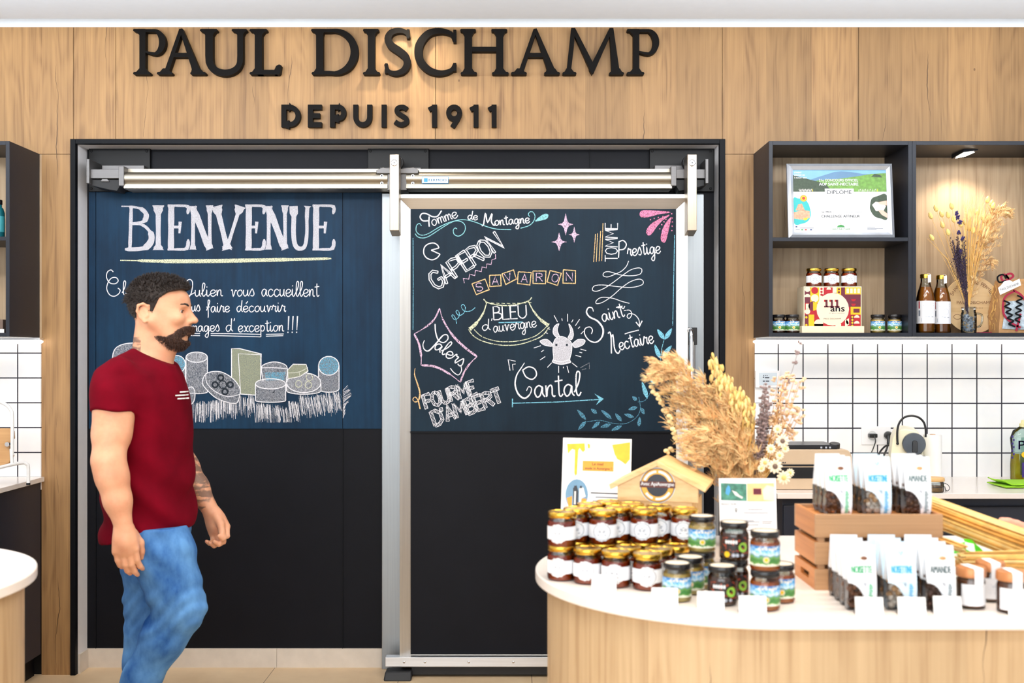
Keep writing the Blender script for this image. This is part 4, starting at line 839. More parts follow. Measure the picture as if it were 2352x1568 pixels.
def jar_mesh_parts(t, r, h, fill_mat, lid_mats, kind):
    """glass jar on the origin of thing t, front towards -Y"""
    lh = h * 0.15; hb = h - lh
    prof = [(r * .80, 0), (r * .95, h * .02), (r, h * .07), (r, hb * .80), (r * .94, hb * .87), (r * .86, hb * .92), (r * .86, hb)]
    b = MB(); b.lathe(prof, 28, cap=False); b.build('glass_body', M['clear_glass'], t, smooth=True, angle=60)
    b = MB(); b.lathe([(r * .78, h * .012), (r * .955, h * .03), (r * .97, h * .08), (r * .97, hb * .80), (r * .90, hb * .86), (0.001, hb * .86)], 26); b.build('filling', M[fill_mat], t, smooth=True)
    b = MB(); b.lathe([(r * .92, hb - .001), (r * .97, hb + lh * .1), (r * .97, hb + lh * .85), (r * .93, h), (r * .86, h), (r * .83, h - .0012), (0.001, h - .0012)], 28)
    if len(lid_mats) > 1: b.lathe([(r * .82, h - .0011), (0.001, h - .0006)], 24, 1, cap=False)
    b.build('lid', [M[q] for q in lid_mats], t, smooth=True)
    if kind == 'honey':
        b = MB(); b.lathe([(r * 1.006, hb * .26), (r * 1.006, hb * .70)], 30, a0=R(-205), a1=R(15), cap=False)
        lab = b.build('label', M['label_white'], t, smooth=True)
        b = MB(); ca = R(-104)
        def on(a, z, e): return ((r * 1.006 + e) * math.cos(ca + a / r), (r * 1.006 + e) * math.sin(ca + a / r), z)
        zc = hb * .47; rr_ = hb * .315
        ring = [on(rr_ * (1 + .05 * math.sin(9 * k)) * math.cos(k * math.pi / 16), zc + rr_ * (1 + .05 * math.sin(9 * k)) * math.sin(k * math.pi / 16), .0006) for k in range(32)]
        b.add(ring + [on(0, zc, .0012)], [(k, (k + 1) % 32, 32) for k in range(32)])
        for k in range(32):
            a = k * math.pi / 16; a2 = (k + 1) * math.pi / 16
            p = [on(rr_ * q * math.cos(x), zc + rr_ * q * math.sin(x), .0014) for x in (a, a2) for q in (.82, .87)]
            b.add(p, [(0, 1, 3, 2)], 1)
        for dz, w in ((.30, .10), (.12, .34), (-.04, .30), (-.34, .44)):
            p = [on(rr_ * x, zc + rr_ * z, .0016) for x, z in ((-w, dz - .035), (w, dz - .035), (w, dz + .035), (-w, dz + .035))]; b.add(p, [(0, 1, 2, 3)], 1)
        b.build('round_sticker', [M['paper_white'], M['ink_grey']], lab)
    elif kind == 'landscape':
        b = MB(); b.lathe([(r * 1.006, hb * .17), (r * 1.006, hb * .76)], 30, a0=R(-190), a1=R(10), cap=False)
        lab = b.build('label', M['label_landscape'], t, smooth=True)
        b = MB(); ca = R(-96)
        def on(a, z, e): return ((r * 1.006 + e) * math.cos(ca + a / r), (r * 1.006 + e) * math.sin(ca + a / r), z)
        for k in range(6):
            a = (k - 2.5) * r * .22; p = [on(a + x * r * .07, hb * (.68 + z * .03), .0008) for x, z in ((-1, -1), (1, -1), (1, 1), (-1, 1))]; b.add(p, [(0, 1, 2, 3)])
        for rad, mi in ((.2, 0), (.14, 1)):
            p = [on(-r * .1 + r * rad * math.cos(q), hb * .36 + r * rad * math.sin(q), .0008 + mi * .0004) for q in [k * math.pi / 8 for k in range(16)]]; b.add(p, [list(range(16))], mi)
        b.build('printed_badge', [M['lid_cream'], M['yellow_mark']], lab)
    elif kind == 'dark':
        b = MB(); b.lathe([(r * 1.006, hb * .14), (r * 1.006, hb * .76)], 30, a0=R(-190), a1=R(10), cap=False)
        lab = b.build('label', M['label_black'], t, smooth=True); b = MB(); ca = R(-76)
        def on(a, z, e): return ((r * 1.006 + e) * math.cos(ca + a / r), (r * 1.006 + e) * math.sin(ca + a / r), z)
        for ox, oz, rad, mi in ((.12, .44, .34, 0), (-1.0, .22, .2, 1), (-.55, .2, .12, 2), (-.3, .2, .12, 2), (0.05, .2, .10, 2)):
            p = [on(r * ox + r * rad * math.cos(q), hb * oz + r * rad * math.sin(q), .001) for q in [k * math.pi / 8 for k in range(16)]]; b.add(p, [list(range(16))], mi)
        for k in range(5):
            p = [on(r * (-1.05 + k * .17) + x * r * .06, hb * .60 + z * hb * .05, .001) for x, z in ((-1, -1), (1, -1), (1, 1), (-1, 1))]; b.add(p, [(0, 1, 2, 3)], 3)
        b.build('printed_badge', [M['green_mark'], M['yellow_mark'], M['ink_pale'], M['paper_white']], lab)
JAR = {}
def jar(kind, loc, label, group, rz=0.0):
    """first of a kind is built, later ones are copies"""
    spec = {'honey': (.0300, .0785, 'honey', ['gold_lid'], 'honey'), 'mustard': (.0310, .0820, 'mustard_spread', ['black_lid', 'lid_cream'], 'landscape'), 'jam': (.0310, .0820, 'jam_orange', ['black_lid', 'lid_cream'], 'landscape'),
            'dark': (.0315, .0830, 'dark_spread', ['black_lid', 'lid_cream'], 'dark'), 'darkjam': (.0310, .0820, 'dark_spread', ['black_lid', 'lid_cream'], 'landscape')}[kind]
    nm = 'honey_jar' if kind == 'honey' else 'spread_jar'
    if kind not in JAR:
        t = thing(nm, label, 'jar', loc, rz, group, local=True)
        jar_mesh_parts(t, *spec); JAR[kind] = t; return t
    return dup(JAR[kind], loc, rz, label, group)

# ------------------------------------------------------------------ wall shelves
def frame_box(b, x0, x1, z0, z1, y0, y1, t):
    b.box(x0, x0 + t, y0, y1, z0, z1); b.box(x1 - t, x1, y0, y1, z0, z1); b.box(x0 + t, x1 - t, y0, y1, z0, z0 + t); b.box(x0 + t, x1 - t, y0, y1, z1 - t, z1)
SF = 4.70; ZT, ZB = Z(324, SF), Z(773, SF); TH = .017
def shelf_unit(name, label, x0, x1, boards):
    t = thing(name, label, 'wall shelf', ((x0 + x1) / 2, 5.0, ZB))
    for nm, q in (('side_panel', (x0, x0 + TH, ZB, ZT)), ('side_panel', (x1 - TH, x1, ZB, ZT)), ('bottom_panel', (x0 + TH, x1 - TH, ZB, ZB + TH)), ('top_panel', (x0 + TH, x1 - TH, ZT - TH, ZT))):
        b = MB(); b.box(q[0], q[1], SF, 5.0, q[2], q[3]); b.build(nm, M['shelf_black'], t, bevel=.0008)
    for z in boards:
        b = MB(); b.box(x0 + TH, x1 - TH, SF + .002, 5.0, z - TH, z); b.build('shelf_board', M['shelf_black'], t, bevel=.0008)
    return t
XA, XB, XC = X(1766, SF), X(2095, SF), 2.392
MZ = Z(545, SF)
shelf_unit('wall_shelf', 'black open wall shelf with a framed diploma above and a red gift box below', XA, XB, [MZ])
shelf_unit('wall_shelf', 'black open wall shelf at the right edge with a lit spotlight and dried flowers', XB + .0008, XC, [])
XL = X(22, SF); MZL = Z(543, SF)
shelf_unit('wall_shelf', 'black open wall shelf at the left edge of the picture', XL - 0.66, XL, [MZL])
# light bars under the shelves
emit('led_warm', (255, 246, 232), 7.0)
for x0, x1, lb in ((X(1733, 4.93), 2.75, 'slim lit light bar under the two shelves on the right'), (-2.85, X(93, 4.93), 'slim lit light bar under the shelf on the left')):
    t = thing('light_bar', lb, 'light', ((x0 + x1) / 2, 4.93, ZB))
    b = MB(); b.box(x0 + .01, x1 - .01, 4.945, 4.985, 1.553, ZB); b.build('bar_channel', M['alu_bar'], t)
    b = MB(); b.tube([(x0, 4.955, 1.545), (x0 + .012, 4.955, 1.545), (x1 - .012, 4.955, 1.545), (x1, 4.955, 1.545)], [.004, .0095, .0095, .004], 12); b.build('light_tube', M['led_warm'], t, smooth=True)
# spotlight
t = thing('shelf_spotlight', 'small flat lit spotlight under the top of the right shelf', 'light', (X(2215, 4.84), 4.84, ZT - TH))
sxp = X(2218, 4.86); zt = ZT - TH
b = MB(); b.add([(sxp - .035, 4.80, zt - .012), (sxp + .03, 4.80, zt - .004), (sxp + .03, 4.93, zt - .004), (sxp - .035, 4.93, zt - .018), (sxp - .035, 4.80, zt), (sxp + .03, 4.80, zt), (sxp + .03, 4.93, zt), (sxp - .035, 4.93, zt)], [(3, 2, 1, 0), (4, 5, 6, 7), (0, 1, 5, 4), (1, 2, 6, 5), (2, 3, 7, 6), (3, 0, 4, 7)]); b.build('lamp_housing', M['shelf_black'], t)
emit('led_spot', (255, 248, 236), 14.0)
b = MB(); b.add([(sxp - .024, 4.815, zt - .0155), (sxp + .022, 4.815, zt - .0095), (sxp + .022, 4.915, zt - .0095), (sxp - .024, 4.915, zt - .019)], [(0, 1, 2, 3)]); b.build('lamp_lens', M['led_spot'], t)
lamp('shelf_spot_light', 'SPOT', (sxp, 4.84, zt - .03), 9, (1, .88, .70), (sxp + .02, 4.93, ZB), spot_size=R(125), spot_blend=.6, shadow_soft_size=.03)

# ------------------------------------------------------------------ framed diploma
dz0, dz1 = MZ + .001, MZ + .345; lean = R(6)
fx0, fx1 = X(1807, 4.77), X(2049, 4.77); dip = thing('diploma_frame', 'silver framed diploma leaning on the upper shelf board', 'picture frame', ((fx0 + fx1) / 2, 4.74, MZ))
TD = Matrix.Translation((0, 4.735, dz0)) @ Matrix.Rotation(-lean, 4, 'X') @ Matrix.Rotation(R(0), 4, 'Z')
DH = .335; fw = .027
mat('frame_silver', (206, 210, 218), 0.30, 0.55)
def dbox(x0, x1, z0, z1): return [(x0, z0), (x1, z0), (x1, z1), (x0, z1)]
for o, i in ((((fx0, 0), (fx1, 0)), ((fx0 + fw, fw), (fx1 - fw, fw))), (((fx1, 0), (fx1, DH)), ((fx1 - fw, fw), (fx1 - fw, DH - fw))), (((fx1, DH), (fx0, DH)), ((fx1 - fw, DH - fw), (fx0 + fw, DH - fw))), (((fx0, DH), (fx0, 0)), ((fx0 + fw, DH - fw), (fx0 + fw, fw)))):
    b = MB(); b.T = TD; a, c = o; e, f = i; m1 = ((a[0] + e[0]) / 2, (a[1] + e[1]) / 2); m2 = ((c[0] + f[0]) / 2, (c[1] + f[1]) / 2)
    v = [(a[0], .002, a[1]), (m1[0], -.008, m1[1]), (e[0], .004, e[1]), (e[0], .014, e[1]), (a[0], .014, a[1])]; w = [(c[0], .002, c[1]), (m2[0], -.008, m2[1]), (f[0], .004, f[1]), (f[0], .014, f[1]), (c[0], .014, c[1])]
    b.add(v + w, [(0, 1, 6, 5), (1, 2, 7, 6), (2, 3, 8, 7), (3, 4, 9, 8), (4, 0, 5, 9)]); b.build('frame_bar', M['frame_silver'], dip)
b = MB(); b.T = TD; b.box(fx0 + fw - .004, fx1 - fw + .004, .008, .013, fw - .004, DH - fw + .004); pap = b.build('diploma_sheet', M['paper_white'], dip)
px0, px1, pz0, pz1 = fx0 + fw, fx1 - fw, fw, DH - fw; pw, ph = px1 - px0, pz1 - pz0
def dp(u, v): return (px0 + u * pw, pz1 - v * ph)          # u,v in 0..1 of the printed sheet
def dpoly(b, pts, y, m=0, sm=0):
    if sm: pts = smooth_pts(pts, 5, True)
    b.add([(dp(*p)[0], y, dp(*p)[1]) for p in pts], [list(range(len(pts)))], m)
mat('print_sky', (120, 170, 214), .5); mat('print_hill', (92, 128, 160), .5); mat('print_field', (104, 148, 62), .5, var=.3, vscale=60); mat('print_wood', (50, 66, 46), .5, var=.3, vscale=90); mat('print_teal', (40, 170, 170), .5); mat('print_orange', (240, 140, 40), .5); mat('print_stone', (206, 150, 120), .5, var=.25, vscale=120); mat('print_skin', (230, 180, 160), .5); mat('print_cheese', (214, 208, 200), .5); mat('print_yellow', (250, 210, 30), .5); mat('print_green', (60, 140, 70), .5); mat('print_navy', (40, 60, 110), .5); mat('print_red', (206, 40, 40), .5)
b = MB(); b.T = TD
dpoly(b, [(0, 0), (1, 0), (1, .35), (0, .35)], .0078, 0); dpoly(b, [(.18, .16), (.30, .10), (.45, .03), (.52, .02), (.62, .03), (.75, .06), (.85, .07), (1, .06), (1, .2), (.18, .2)], .0076, 1)
dpoly(b, [(.15, .20), (.3, .16), (.5, .14), (.7, .10), (.85, .06), (1, .05), (1, .35), (.15, .35)], .0074, 2); dpoly(b, [(0, .08), (.1, .12), (.2, .16), (.3, .20), (.36, .24), (.42, .35), (0, .35)], .0072, 3); dpoly(b, [(.84, .11), (.88, .06), (.94, .08), (.96, .12)], .0072, 3)
dpoly(b, [(.34, .30), (.65, .30), (.65, .37), (.34, .37)], .0070, 4)
b.build('printed_picture', [M['print_sky'], M['print_hill'], M['print_field'], M['print_wood'], M['paper_white']], pap)
b = MB(); b.T = TD
def dt(s, u0, u1, v0, v1, m=0, bold=0, y=.0066):
    x0, z1 = dp(u0, v0); x1, z0 = dp(u1, v1); q = MB(); q.T = TD; q.text(s, x0, x1, z0, z1, y, bold=bold); q.build('printed_line', M[('label_white', 'ink_dark', 'ink_grey', 'print_green')[m]], pap)
dt('21e CONCOURS OFFICIEL', .28, .70, .145, .185); dt('AOP SAINT-NECTAIRE', .28, .70, .205, .25, 0, .03)
dt('CONDAT', .015, .095, .03, .055, 0, .03); dt('DIMANCHE', .015, .13, .07, .095, 0, .03); dt('7 AOÛT 2022', .015, .15, .11, .137, 0, .03)
dt('DIPLÔME', .365, .625, .312, .385, 1, .005); dt("L'interprofession du Saint-Nectaire est heureuse de remettre à", .255, .735, .473, .488, 2); dt('Le', .265, .288, .665, .683, 2); dt('1er PRIX', .296, .405, .660, .685, 1, .03); dt('du Concours dans la catégorie', .415, .735, .662, .688, 2); dt('CHALLENGE AFFINEUR', .295, .705, .722, .762, 1, .02); dt('SAINT-NECTAIRE', .405, .595, .935, .962, 3, .01)
for u0, u1, v in ((.78, .865, .915), (.78, .95, .935), (.78, .88, .955), (.015, .06, .955), (.06, .21, .925)): dpoly(b, [(u0, v), (u1, v), (u1, v + .008), (u0, v + .008)], .0066, 2)
b.build('printed_small_print', [M['label_white'], M['ink_dark'], M['ink_grey'], M['print_green']], pap)
b = MB(); b.T = TD
dpoly(b, [(0, .47), (.05, .455), (.12, .47), (.16, .54), (.18, .65), (.18, .74), (.15, .82), (.09, .86), (0, .85)], .0076, 0, 1); dpoly(b, [(.02, .65), (.05, .55), (.09, .54), (.12, .65)], .0074, 2); dpoly(b, [(0, .68), (.10, .64), (.17, .66), (.17, .77), (.1, .80), (0, .78)], .0074, 2); dpoly(b, [(.10, .78), (.15, .76), (.14, .80), (.11, .81)], .0072, 3)
for r_, m in ((.038, 1), (.026, 3), (.018, 8)): dpoly(b, [(.11 + r_ * math.cos(a), .455 + r_ * 1.42 * math.sin(a)) for a in [k * math.pi / 10 for k in range(20)]], .0072 - r_ * -.01 * 0 - (.038 - r_) * .02, m)
dpoly(b, [(1, .405), (.90, .42), (.84, .46), (.82, .56), (.82, .64), (.86, .74), (.93, .78), (1, .775)], .0076, 4, 1); dpoly(b, [(.84, .56), (.88, .51), (.95, .52), (.99, .58), (.96, .66), (.88, .66)], .0074, 5); dpoly(b, [(.90, .52), (1, .49), (1, .57), (.92, .55)], .0072, 6); dpoly(b, [(.90, .64), (.95, .64), (1, .70), (1, .77), (.94, .72)], .0072, 6)
dpoly(b, [(.455, .92), (.47, .89), (.5, .875), (.53, .89), (.545, .92)], .0076, 7); dpoly(b, [(.495, .855), (.505, .855), (.505, .865), (.495, .865)], .0074, 1)
for u, m in ((.015, 9), (.075, 7), (.115, 8), (.17, 9)): dpoly(b, [(u, .90 if u < .05 else .945), (u + .02, .90 if u < .05 else .945), (u + .02, .92 if u < .05 else .968), (u, .92 if u < .05 else .968)], .0076, m)
for k in range(26):
    u = .06 + k * .011 if k < 14 else .70 + (k - 14) * .018; dpoly(b, [(u, .34 - .03 * (k % 3 == 0)), (u + .008, .30), (u + .009, .345)], .0071, 5 if k not in (13, 25) else 3)
b.build('printed_emblem', [M['print_teal'], M['print_orange'], M['print_stone'], M['print_yellow'], M['print_wood'], M['print_cheese'], M['print_skin'], M['print_green'], M['print_red'], M['print_navy']], pap)

# ------------------------------------------------------------------ gift box on its pine stand, jars beside it
SB = ZB + TH
bD = 4.76
t = thing('gift_box', 'red and yellow patterned gift box marked 111 ans on a pine stand', 'gift box', (X(1912, bD), bD, SB))
b = MB(); b.box(X(1842, bD - .03), X(1985, bD - .03), bD - .03, bD + .10, SB, SB + .030); b.build('pine_stand', M['pine'], t, bevel=.001)
gx0, gx1, gz0 = X(1846, bD), X(1979, bD), SB + .030; gz1 = gz0 + .176; gw, gh = gx1 - gx0, gz1 - gz0
b = MB(); b.box(gx0 - .0, gx1, bD, bD + .11, gz0, gz1); bx = b.build('box_body', M['pine'], t, bevel=.001)
mat('gift_red', (170, 6, 28), .5, var=.02); mat('gift_plum', (100, 22, 44), .5, var=.02); mat('gift_yellow', (236, 178, 2), .5, var=.02); mat('gift_cream', (238, 214, 186), .5, var=.01)
b = MB()
def gp(u, v): return (gx0 + .004 + u * (gw - .008), gz1 - .004 - v * (gh - .004))
def gpoly(pts, m, k=1): b.add([(gp(*p)[0], bD - .0003 * k, gp(*p)[1]) for p in pts], [list(range(len(pts)))], m)
def grect(u0, v0, u1, v1, m, k=1): gpoly([(u0, v0), (u1, v0), (u1, v1), (u0, v1)], m, k)
def gdisc(u, v, r_, m, k=2, a0=0, a1=360): gpoly([(u + r_ * .69 * math.cos(R(a0 + (a1 - a0) * q / 20)), v + r_ * math.sin(R(a0 + (a1 - a0) * q / 20))) for q in range(20 + (a1 - a0 < 360))], m, k)
RD, PL, YL, CR = 0, 1, 2, 3
grect(0, 0, 1, 1, RD); grect(0, 0, .10, .40, PL, 2); grect(.10, 0, .26, .40, YL, 2); grect(.26, 0, .34, .40, CR, 2); grect(.34, 0, .5, .14, RD, 2); grect(.5, 0, .57, .14, CR, 2); grect(.57, 0, .65, .2, YL, 2); grect(.65, 0, .72, .5, PL, 2); grect(.72, 0, 1, .18, YL, 2); grect(.72, .18, 1, .5, PL, 2); grect(.82, .5, 1, .7, YL, 2); grect(0, .70, .07, 1, PL, 2); grect(.07, .70, .17, 1, YL, 2); grect(.82, .72, .88, 1, PL, 2); grect(.55, .93, .65, 1, CR, 2)
for q in ((.05, .25, .08, CR, 180, 360), (.05, .05, .07, CR, 0, 360), (.18, .08, .09, RD, 0, 360), (.18, .28, .10, CR, 0, 360), (.43, .06, .06, CR, 180, 360), (.05, .62, .07, CR, 0, 360), (.15, .48, .12, YL, -90, 90), (.15, .48, .12, PL, 90, 270), (.25, .94, .12, CR, 0, 360), (.25, .94, .12, YL, 0, 180), (.93, .78, .07, CR, 180, 360), (.93, .93, .07, CR, 180, 360), (.72, .92, .09, CR, -90, 90), (.4, .18, .13, RD, 0, 180), (.87, .30, .06, RD, 0, 180), (.87, .42, .06, RD, 0, 180), (.79, .88, .08, CR, 90, 270)): gdisc(q[0], q[1], q[2], q[3], 3, q[4], q[5])
for k in range(3): gdisc(.30, .04 + k * .075, .03, RD, 3)
for k in range(4): grect(.745 + k * .065, .03, .79 + k * .065, .15, CR, 3)
for k in range(4): gdisc(.85, .76 + k * .075, .028, YL, 3)
for k in range(2): gdisc(.61, .05 + k * .075, .028, PL, 3)
grect(.02, .42, .09, .56, CR, 3); grect(.87, .55, .98, .65, PL, 3); gdisc(.03, .77, .03, YL, 3); gdisc(.03, .97, .03, YL, 3)
gdisc(.5, .56, .42, CR, 4)
b.build('printed_pattern', [M['gift_red'], M['gift_plum'], M['gift_yellow'], M['gift_cream']], bx)
b = MB()
def gt(s, u0, u1, v0, v1, m=0, bold=0): x0, z1 = gp(u0, v0); x1, z0 = gp(u1, v1); b.text(s, x0, x1, z0, z1, bD - .0018, m=m, bold=bold)

for k, m_ in enumerate((0, 2, 0)):
    u = .345 + k * .095
    for q in ((u + .025, .32, u + .062, .50), (u, .475, u + .085, .515)): (x0, z1), (x1, z0) = gp(q[0], q[1]), gp(q[2], q[3]); b.box(x0, x1, bD - .0022, bD - .0016, z0, z1, 0)
    (x0, z1), (x1, z0) = gp(u, .32), gp(u + .04, .37); b.box(x0, x1, bD - .0022, bD - .0016, z0, z1, 3)
gt('ans', .46, .71, .51, .62, 1, .04); gt('de gourmandise', .43, .71, .65, .68, 2); gt('PAUL DISCHAMP', .34, .65, .79, .82, 1); gt('', 0, 1, 0, 1)
b.build('printed_lettering', [M['gift_plum'], M['ink_dark'], M['ink_grey'], M['gift_red']], bx)
hz = gz1 + .0005
for px, w in ((1869, 'leftmost of the three honey jars on top of the red gift box'), (1909.5, 'middle of the three honey jars on top of the red gift box'), (1950, 'rightmost of the three honey jars on top of the red gift box')):
    j = jar('honey', (X(px, 4.80), 4.80, hz), 'small gold-lidded ' + w, 'honey jars in the wall shelf', R(8)); j.scale = (1.12, 1.12, 1.04)
for px, kd, w in ((1788, 'darkjam', 'far left in the wall shelf, half hidden'), (1820, 'darkjam', 'just left of the red gift box'), (2016, 'mustard', 'just right of the red gift box'), (2054.5, 'mustard', 'right against the shelf divider')):
    jar(kd, (X(px, 4.785), 4.785, SB), 'black-lidded jar with blue landscape label ' + w, 'landscape label jars in the wall shelf', R(8))

# ------------------------------------------------------------------ right shelf: bottles, wooden disc, mug of dried flowers, gift bag
for px, w in ((2125.5, 'left of the two amber syrup bottles on the right shelf'), (2162, 'right of the two amber syrup bottles, beside the round wooden plaque')):
    D = 4.775 if px < 2130 else 4.84; c0 = X(px, D)
    t = thing('syrup_bottle', 'gold-capped ' + w, 'bottle', (c0, D, SB), group='syrup bottles')
    H = .262; r = .0405; B = [(r * .88, 0), (r, .006), (r, .135), (r * .97, .150), (r * .82, .180), (r * .58, .212), (r * .50, .226), (r * .50, .246)]
    b = MB(); b.lathe(B, 28, c=(c0, D, SB), cap=False); b.build('glass_body', M['clear_glass'], t, smooth=True, angle=60)
    b = MB(); b.lathe([(q * .96 if q else q, z + .002) for q, z in B[:5]] + [(r * .62, .204), (.001, .204)], 26, c=(c0, D, SB)); b.build('syrup', M['syrup'], t, smooth=True)
    b = MB(); b.lathe([(r * .56, .243), (r * .56, .258), (r * .52, .261), (.001, .261)], 24, c=(c0, D, SB)); b.build('cap', M['gold_lid'], t, smooth=True)
    b = MB(); b.lathe([(r * 1.006, .042), (r * 1.006, .142)], 28, c=(c0, D, SB), a0=R(-190), a1=R(20), cap=False); lb = b.build('label', M['label_white'], t, smooth=True)
    b = MB()
    def on(a, z): return (c0 + (r * 1.012) * math.cos(R(-90) + a / r), D + (r * 1.012) * math.sin(R(-90) + a / r), SB + z)
    for a0, a1, z0, z1, m in ((-.012, .022, .128, .131, 0), (-.022, .024, .119, .122, 0), (-.004, .004, .07, .073, 1), (.012, .022, .070, .072, 0), (-.014, -.004, .072, .0735, 1), (-.045, -.039, .108, .140, 2), (-.045, -.037, .075, .100, 0), (-.0445, -.03, .05, .066, 1)): b.add([on(a0, z0), on(a1, z0), on(a1, z1), on(a0, z1)], [(0, 1, 2, 3)], m)
    for k in range(18):
        a, a2 = k * math.pi / 9, (k + 1) * math.pi / 9; b.add([on(.006 + .013 * math.cos(x) * q, .096 + .013 * math.sin(x) * q) for x in (a, a2) for q in (1, .93)], [(0, 1, 3, 2)], 1)
    b.build('printed_mark', [M['ink_grey'], M['ink_pale'], M['gift_red']], lb)
    b = MB(); b.add([(c0 + .002, D - r * .57, SB + .256), (c0 + .016, D - r * .57, SB + .256), (c0 + .016, D - r * .6, SB + .225), (c0 + .002, D - r * .6, SB + .222), (c0 + .002, D - r * .3, SB + .2625), (c0 + .016, D - r * .3, SB + .2625)], [(0, 1, 2, 3), (4, 5, 1, 0)]); b.build('seal_strip', M['label_white'], t)
dc = X(2236, 4.88); rd = .131
wood('disc_wood', (228, 196, 148), (204, 166, 114), 'X', gscale=.8)
t = thing('wooden_plaque', 'round pale wooden plaque with dark burnt lettering, behind the flower mug', 'plaque', (dc, 4.9, SB))
b = MB(); b.T = Matrix.Translation((dc, 4.895, SB + rd)) @ Matrix.Rotation(R(84), 4, 'X'); b.lathe([(rd, -.006), (rd, .006)], 64); b.build('disc', M['disc_wood'], t, bevel=.001)
mat('burnt_ink', (120, 74, 46), .7); b = MB(); b.T = Matrix.Translation((dc, 4.8885, SB + rd)) @ Matrix.Rotation(R(-6), 4, 'X')
txt = 'SAINT-NECTAIRE FERMIER'; n_ = len(txt)
for i, ch in enumerate(txt):
    if ch in ' -': continue
    a = R(152 - 124 * i / (n_ - 1)); q = rd * .80; b.text(ch, q * math.cos(a) - .0052, q * math.cos(a) + .0052, q * math.sin(a) - .0085, q * math.sin(a) + .0085, -.0006, rot=a - math.pi / 2, keep=True)
b.text('PAUL DISCHAMP', -.072, .088, .004, .017, -.0006); b.text('DEPUIS 1911', -.012, .044, -.018, -.012, -.0006)
for cx in (-.072, .082): b.ribbon([(cx + .017 * math.cos(q), -.055 + .011 * math.sin(q)) for q in [k * math.pi / 9 for k in range(19)]], .0022, -.0006)
b.build('burnt_lettering', M['burnt_ink'], t)
# pink card under the lid
b = MB(); b.box(X(2244, 4.86), X(2284, 4.86), 4.84, 4.875, SB, SB + .006); mat('card_pink', (160, 24, 70), .5); tag(b.build('pink_card', M['card_pink'], bevel=.001), 'thin magenta card at the foot of the round wooden plaque', 'card')
# plant helpers -----------------------------------------------------
mat('straw', (226, 178, 98), .7, var=.2, vscale=40); mat('straw_pale', (240, 208, 140), .7, var=.15, vscale=40); mat('straw_deep', (206, 146, 62), .7, var=.2, vscale=40); mat('plume_tan', (230, 182, 126), .9, var=.25, vscale=30); mat('plume_light', (252, 216, 160), .9, var=.2, vscale=30); mat('lavender', (60, 46, 66), .85, var=.3, vscale=80); mat('flower_violet', (52, 40, 100), .8, var=.3, vscale=80); mat('statice_grey', (146, 126, 124), .9, var=.3, vscale=60); mat('flower_beige', (232, 196, 158), .9, var=.2, vscale=60); mat('flower_cream', (248, 232, 204), .9, var=.1, vscale=60); mat('oat_gold', (240, 204, 122), .7, var=.2, vscale=50)
def strand(b, p0, p1, bend, r0, r1, rr, n=5, seg=3, m=0):
    p0, p1 = Vector(p0), Vector(p1); mid = (p0 + p1) / 2 + Vector(bend)
    pts = [((1 - t) ** 2) * p0 + 2 * t * (1 - t) * mid + t * t * p1 for t in [i / n for i in range(n + 1)]]
    b.tube(pts, [r0 + (r1 - r0) * i / n for i in range(n + 1)], seg, m); return pts
def plume(b, axis, width, nbr, hair, rr, flip=1, seg=3):
    """feathery grass plume: side branches with fine hairs along a curved axis"""
    ax = smooth_pts(axis, 8); N = len(ax)
    b.tube(ax, [.0018 * (1 - .7 * i / N) for i in range(N)], 4)
    for k in range(nbr):
        t = rr.uniform(.05, 1) ** .9; i = min(int(t * (N - 1)), N - 2); p = Vector(ax[i]); d = (Vector(ax[i + 1]) - p).normalized()
        w = width * (math.sin(math.pi * min(1, .16 + t * .8)) ** .7) * rr.uniform(.6, 1.1)
        side = Vector((rr.uniform(-1, 1), rr.uniform(-1, 1), rr.uniform(-1, 1))); side = (side - d * side.dot(d)).normalized()
        e = p + d * w * rr.uniform(.5, 1.0) + side * w * .8 + Vector((0, 0, -w * .25))
        pts = strand(b, p, e, side * w * .12 + Vector((0, 0, w * .15)), .0008, .0004, rr, 4, seg, 0)
        for h in range(hair):
            q = Vector(pts[rr.randint(1, 4)]); v = Vector((rr.gauss(0, 1), rr.gauss(0, 1), rr.gauss(0, 1))).normalized()
            l = w * rr.uniform(.14, .36); b.tube([q, q + v * l * .4 + d * l * .5, q + v * l * .7 + d * l * .95 + Vector((0, 0, -l * .15))], [.0006, .0008, .0003], 3, 1 if rr.random() < .45 else 0)
def ear(b, p, d, l, r, m=0, seg=7):
    d = Vector(d).normalized(); p = Vector(p)
    b.tube([p + d * l * t for t in (0, .15, .4, .7, .92, 1)], [r * .3, r * .8, r, r * .85, r * .45, r * .1], seg, m)
rr = random.Random(11)
mx = X(2225, 4.80); MY = 4.80; mz = SB
t = thing('dried_flower_mug', 'glass mug of lavender, grasses and a tan plume on the right shelf', 'dried flowers', (mx, MY, mz))
b = MB(); b.lathe([(.028, 0), (.032, .003), (.0335, .02), (.0335, .085), (.029, .097), (.031, .112), (.0315, .118)], 28, c=(mx, MY, mz), cap=False); b.tube(smooth_pts([(mx + .033, MY, mz + .088), (mx + .058, MY, mz + .082), (mx + .060, MY, mz + .055), (mx + .050, MY, mz + .032), (mx + .033, MY, mz + .028)], 5), .0045, 8); b.build('glass_mug', M['clear_glass'], t, smooth=True)
b = MB(); mat('crumpled_grey', (150, 160, 176), .5, var=.5, vscale=120)
for k in range(46): b.ball((mx + rr.uniform(-.021, .021), MY + rr.uniform(-.021, .021), mz + .012 + rr.uniform(0, .07)), (rr.uniform(.005, .010), rr.uniform(.005, .009), rr.uniform(.004, .008)), 0, 6, 4)
o = b.build('pebbles', M['crumpled_grey'], t); o['kind'] = 'stuff'
def mp(px, py, dy=0): return P(px, py, MY + dy)
neck = Vector((mx - .004, MY, mz + .115)); foot = Vector((mx, MY, mz + .05))
b = MB()
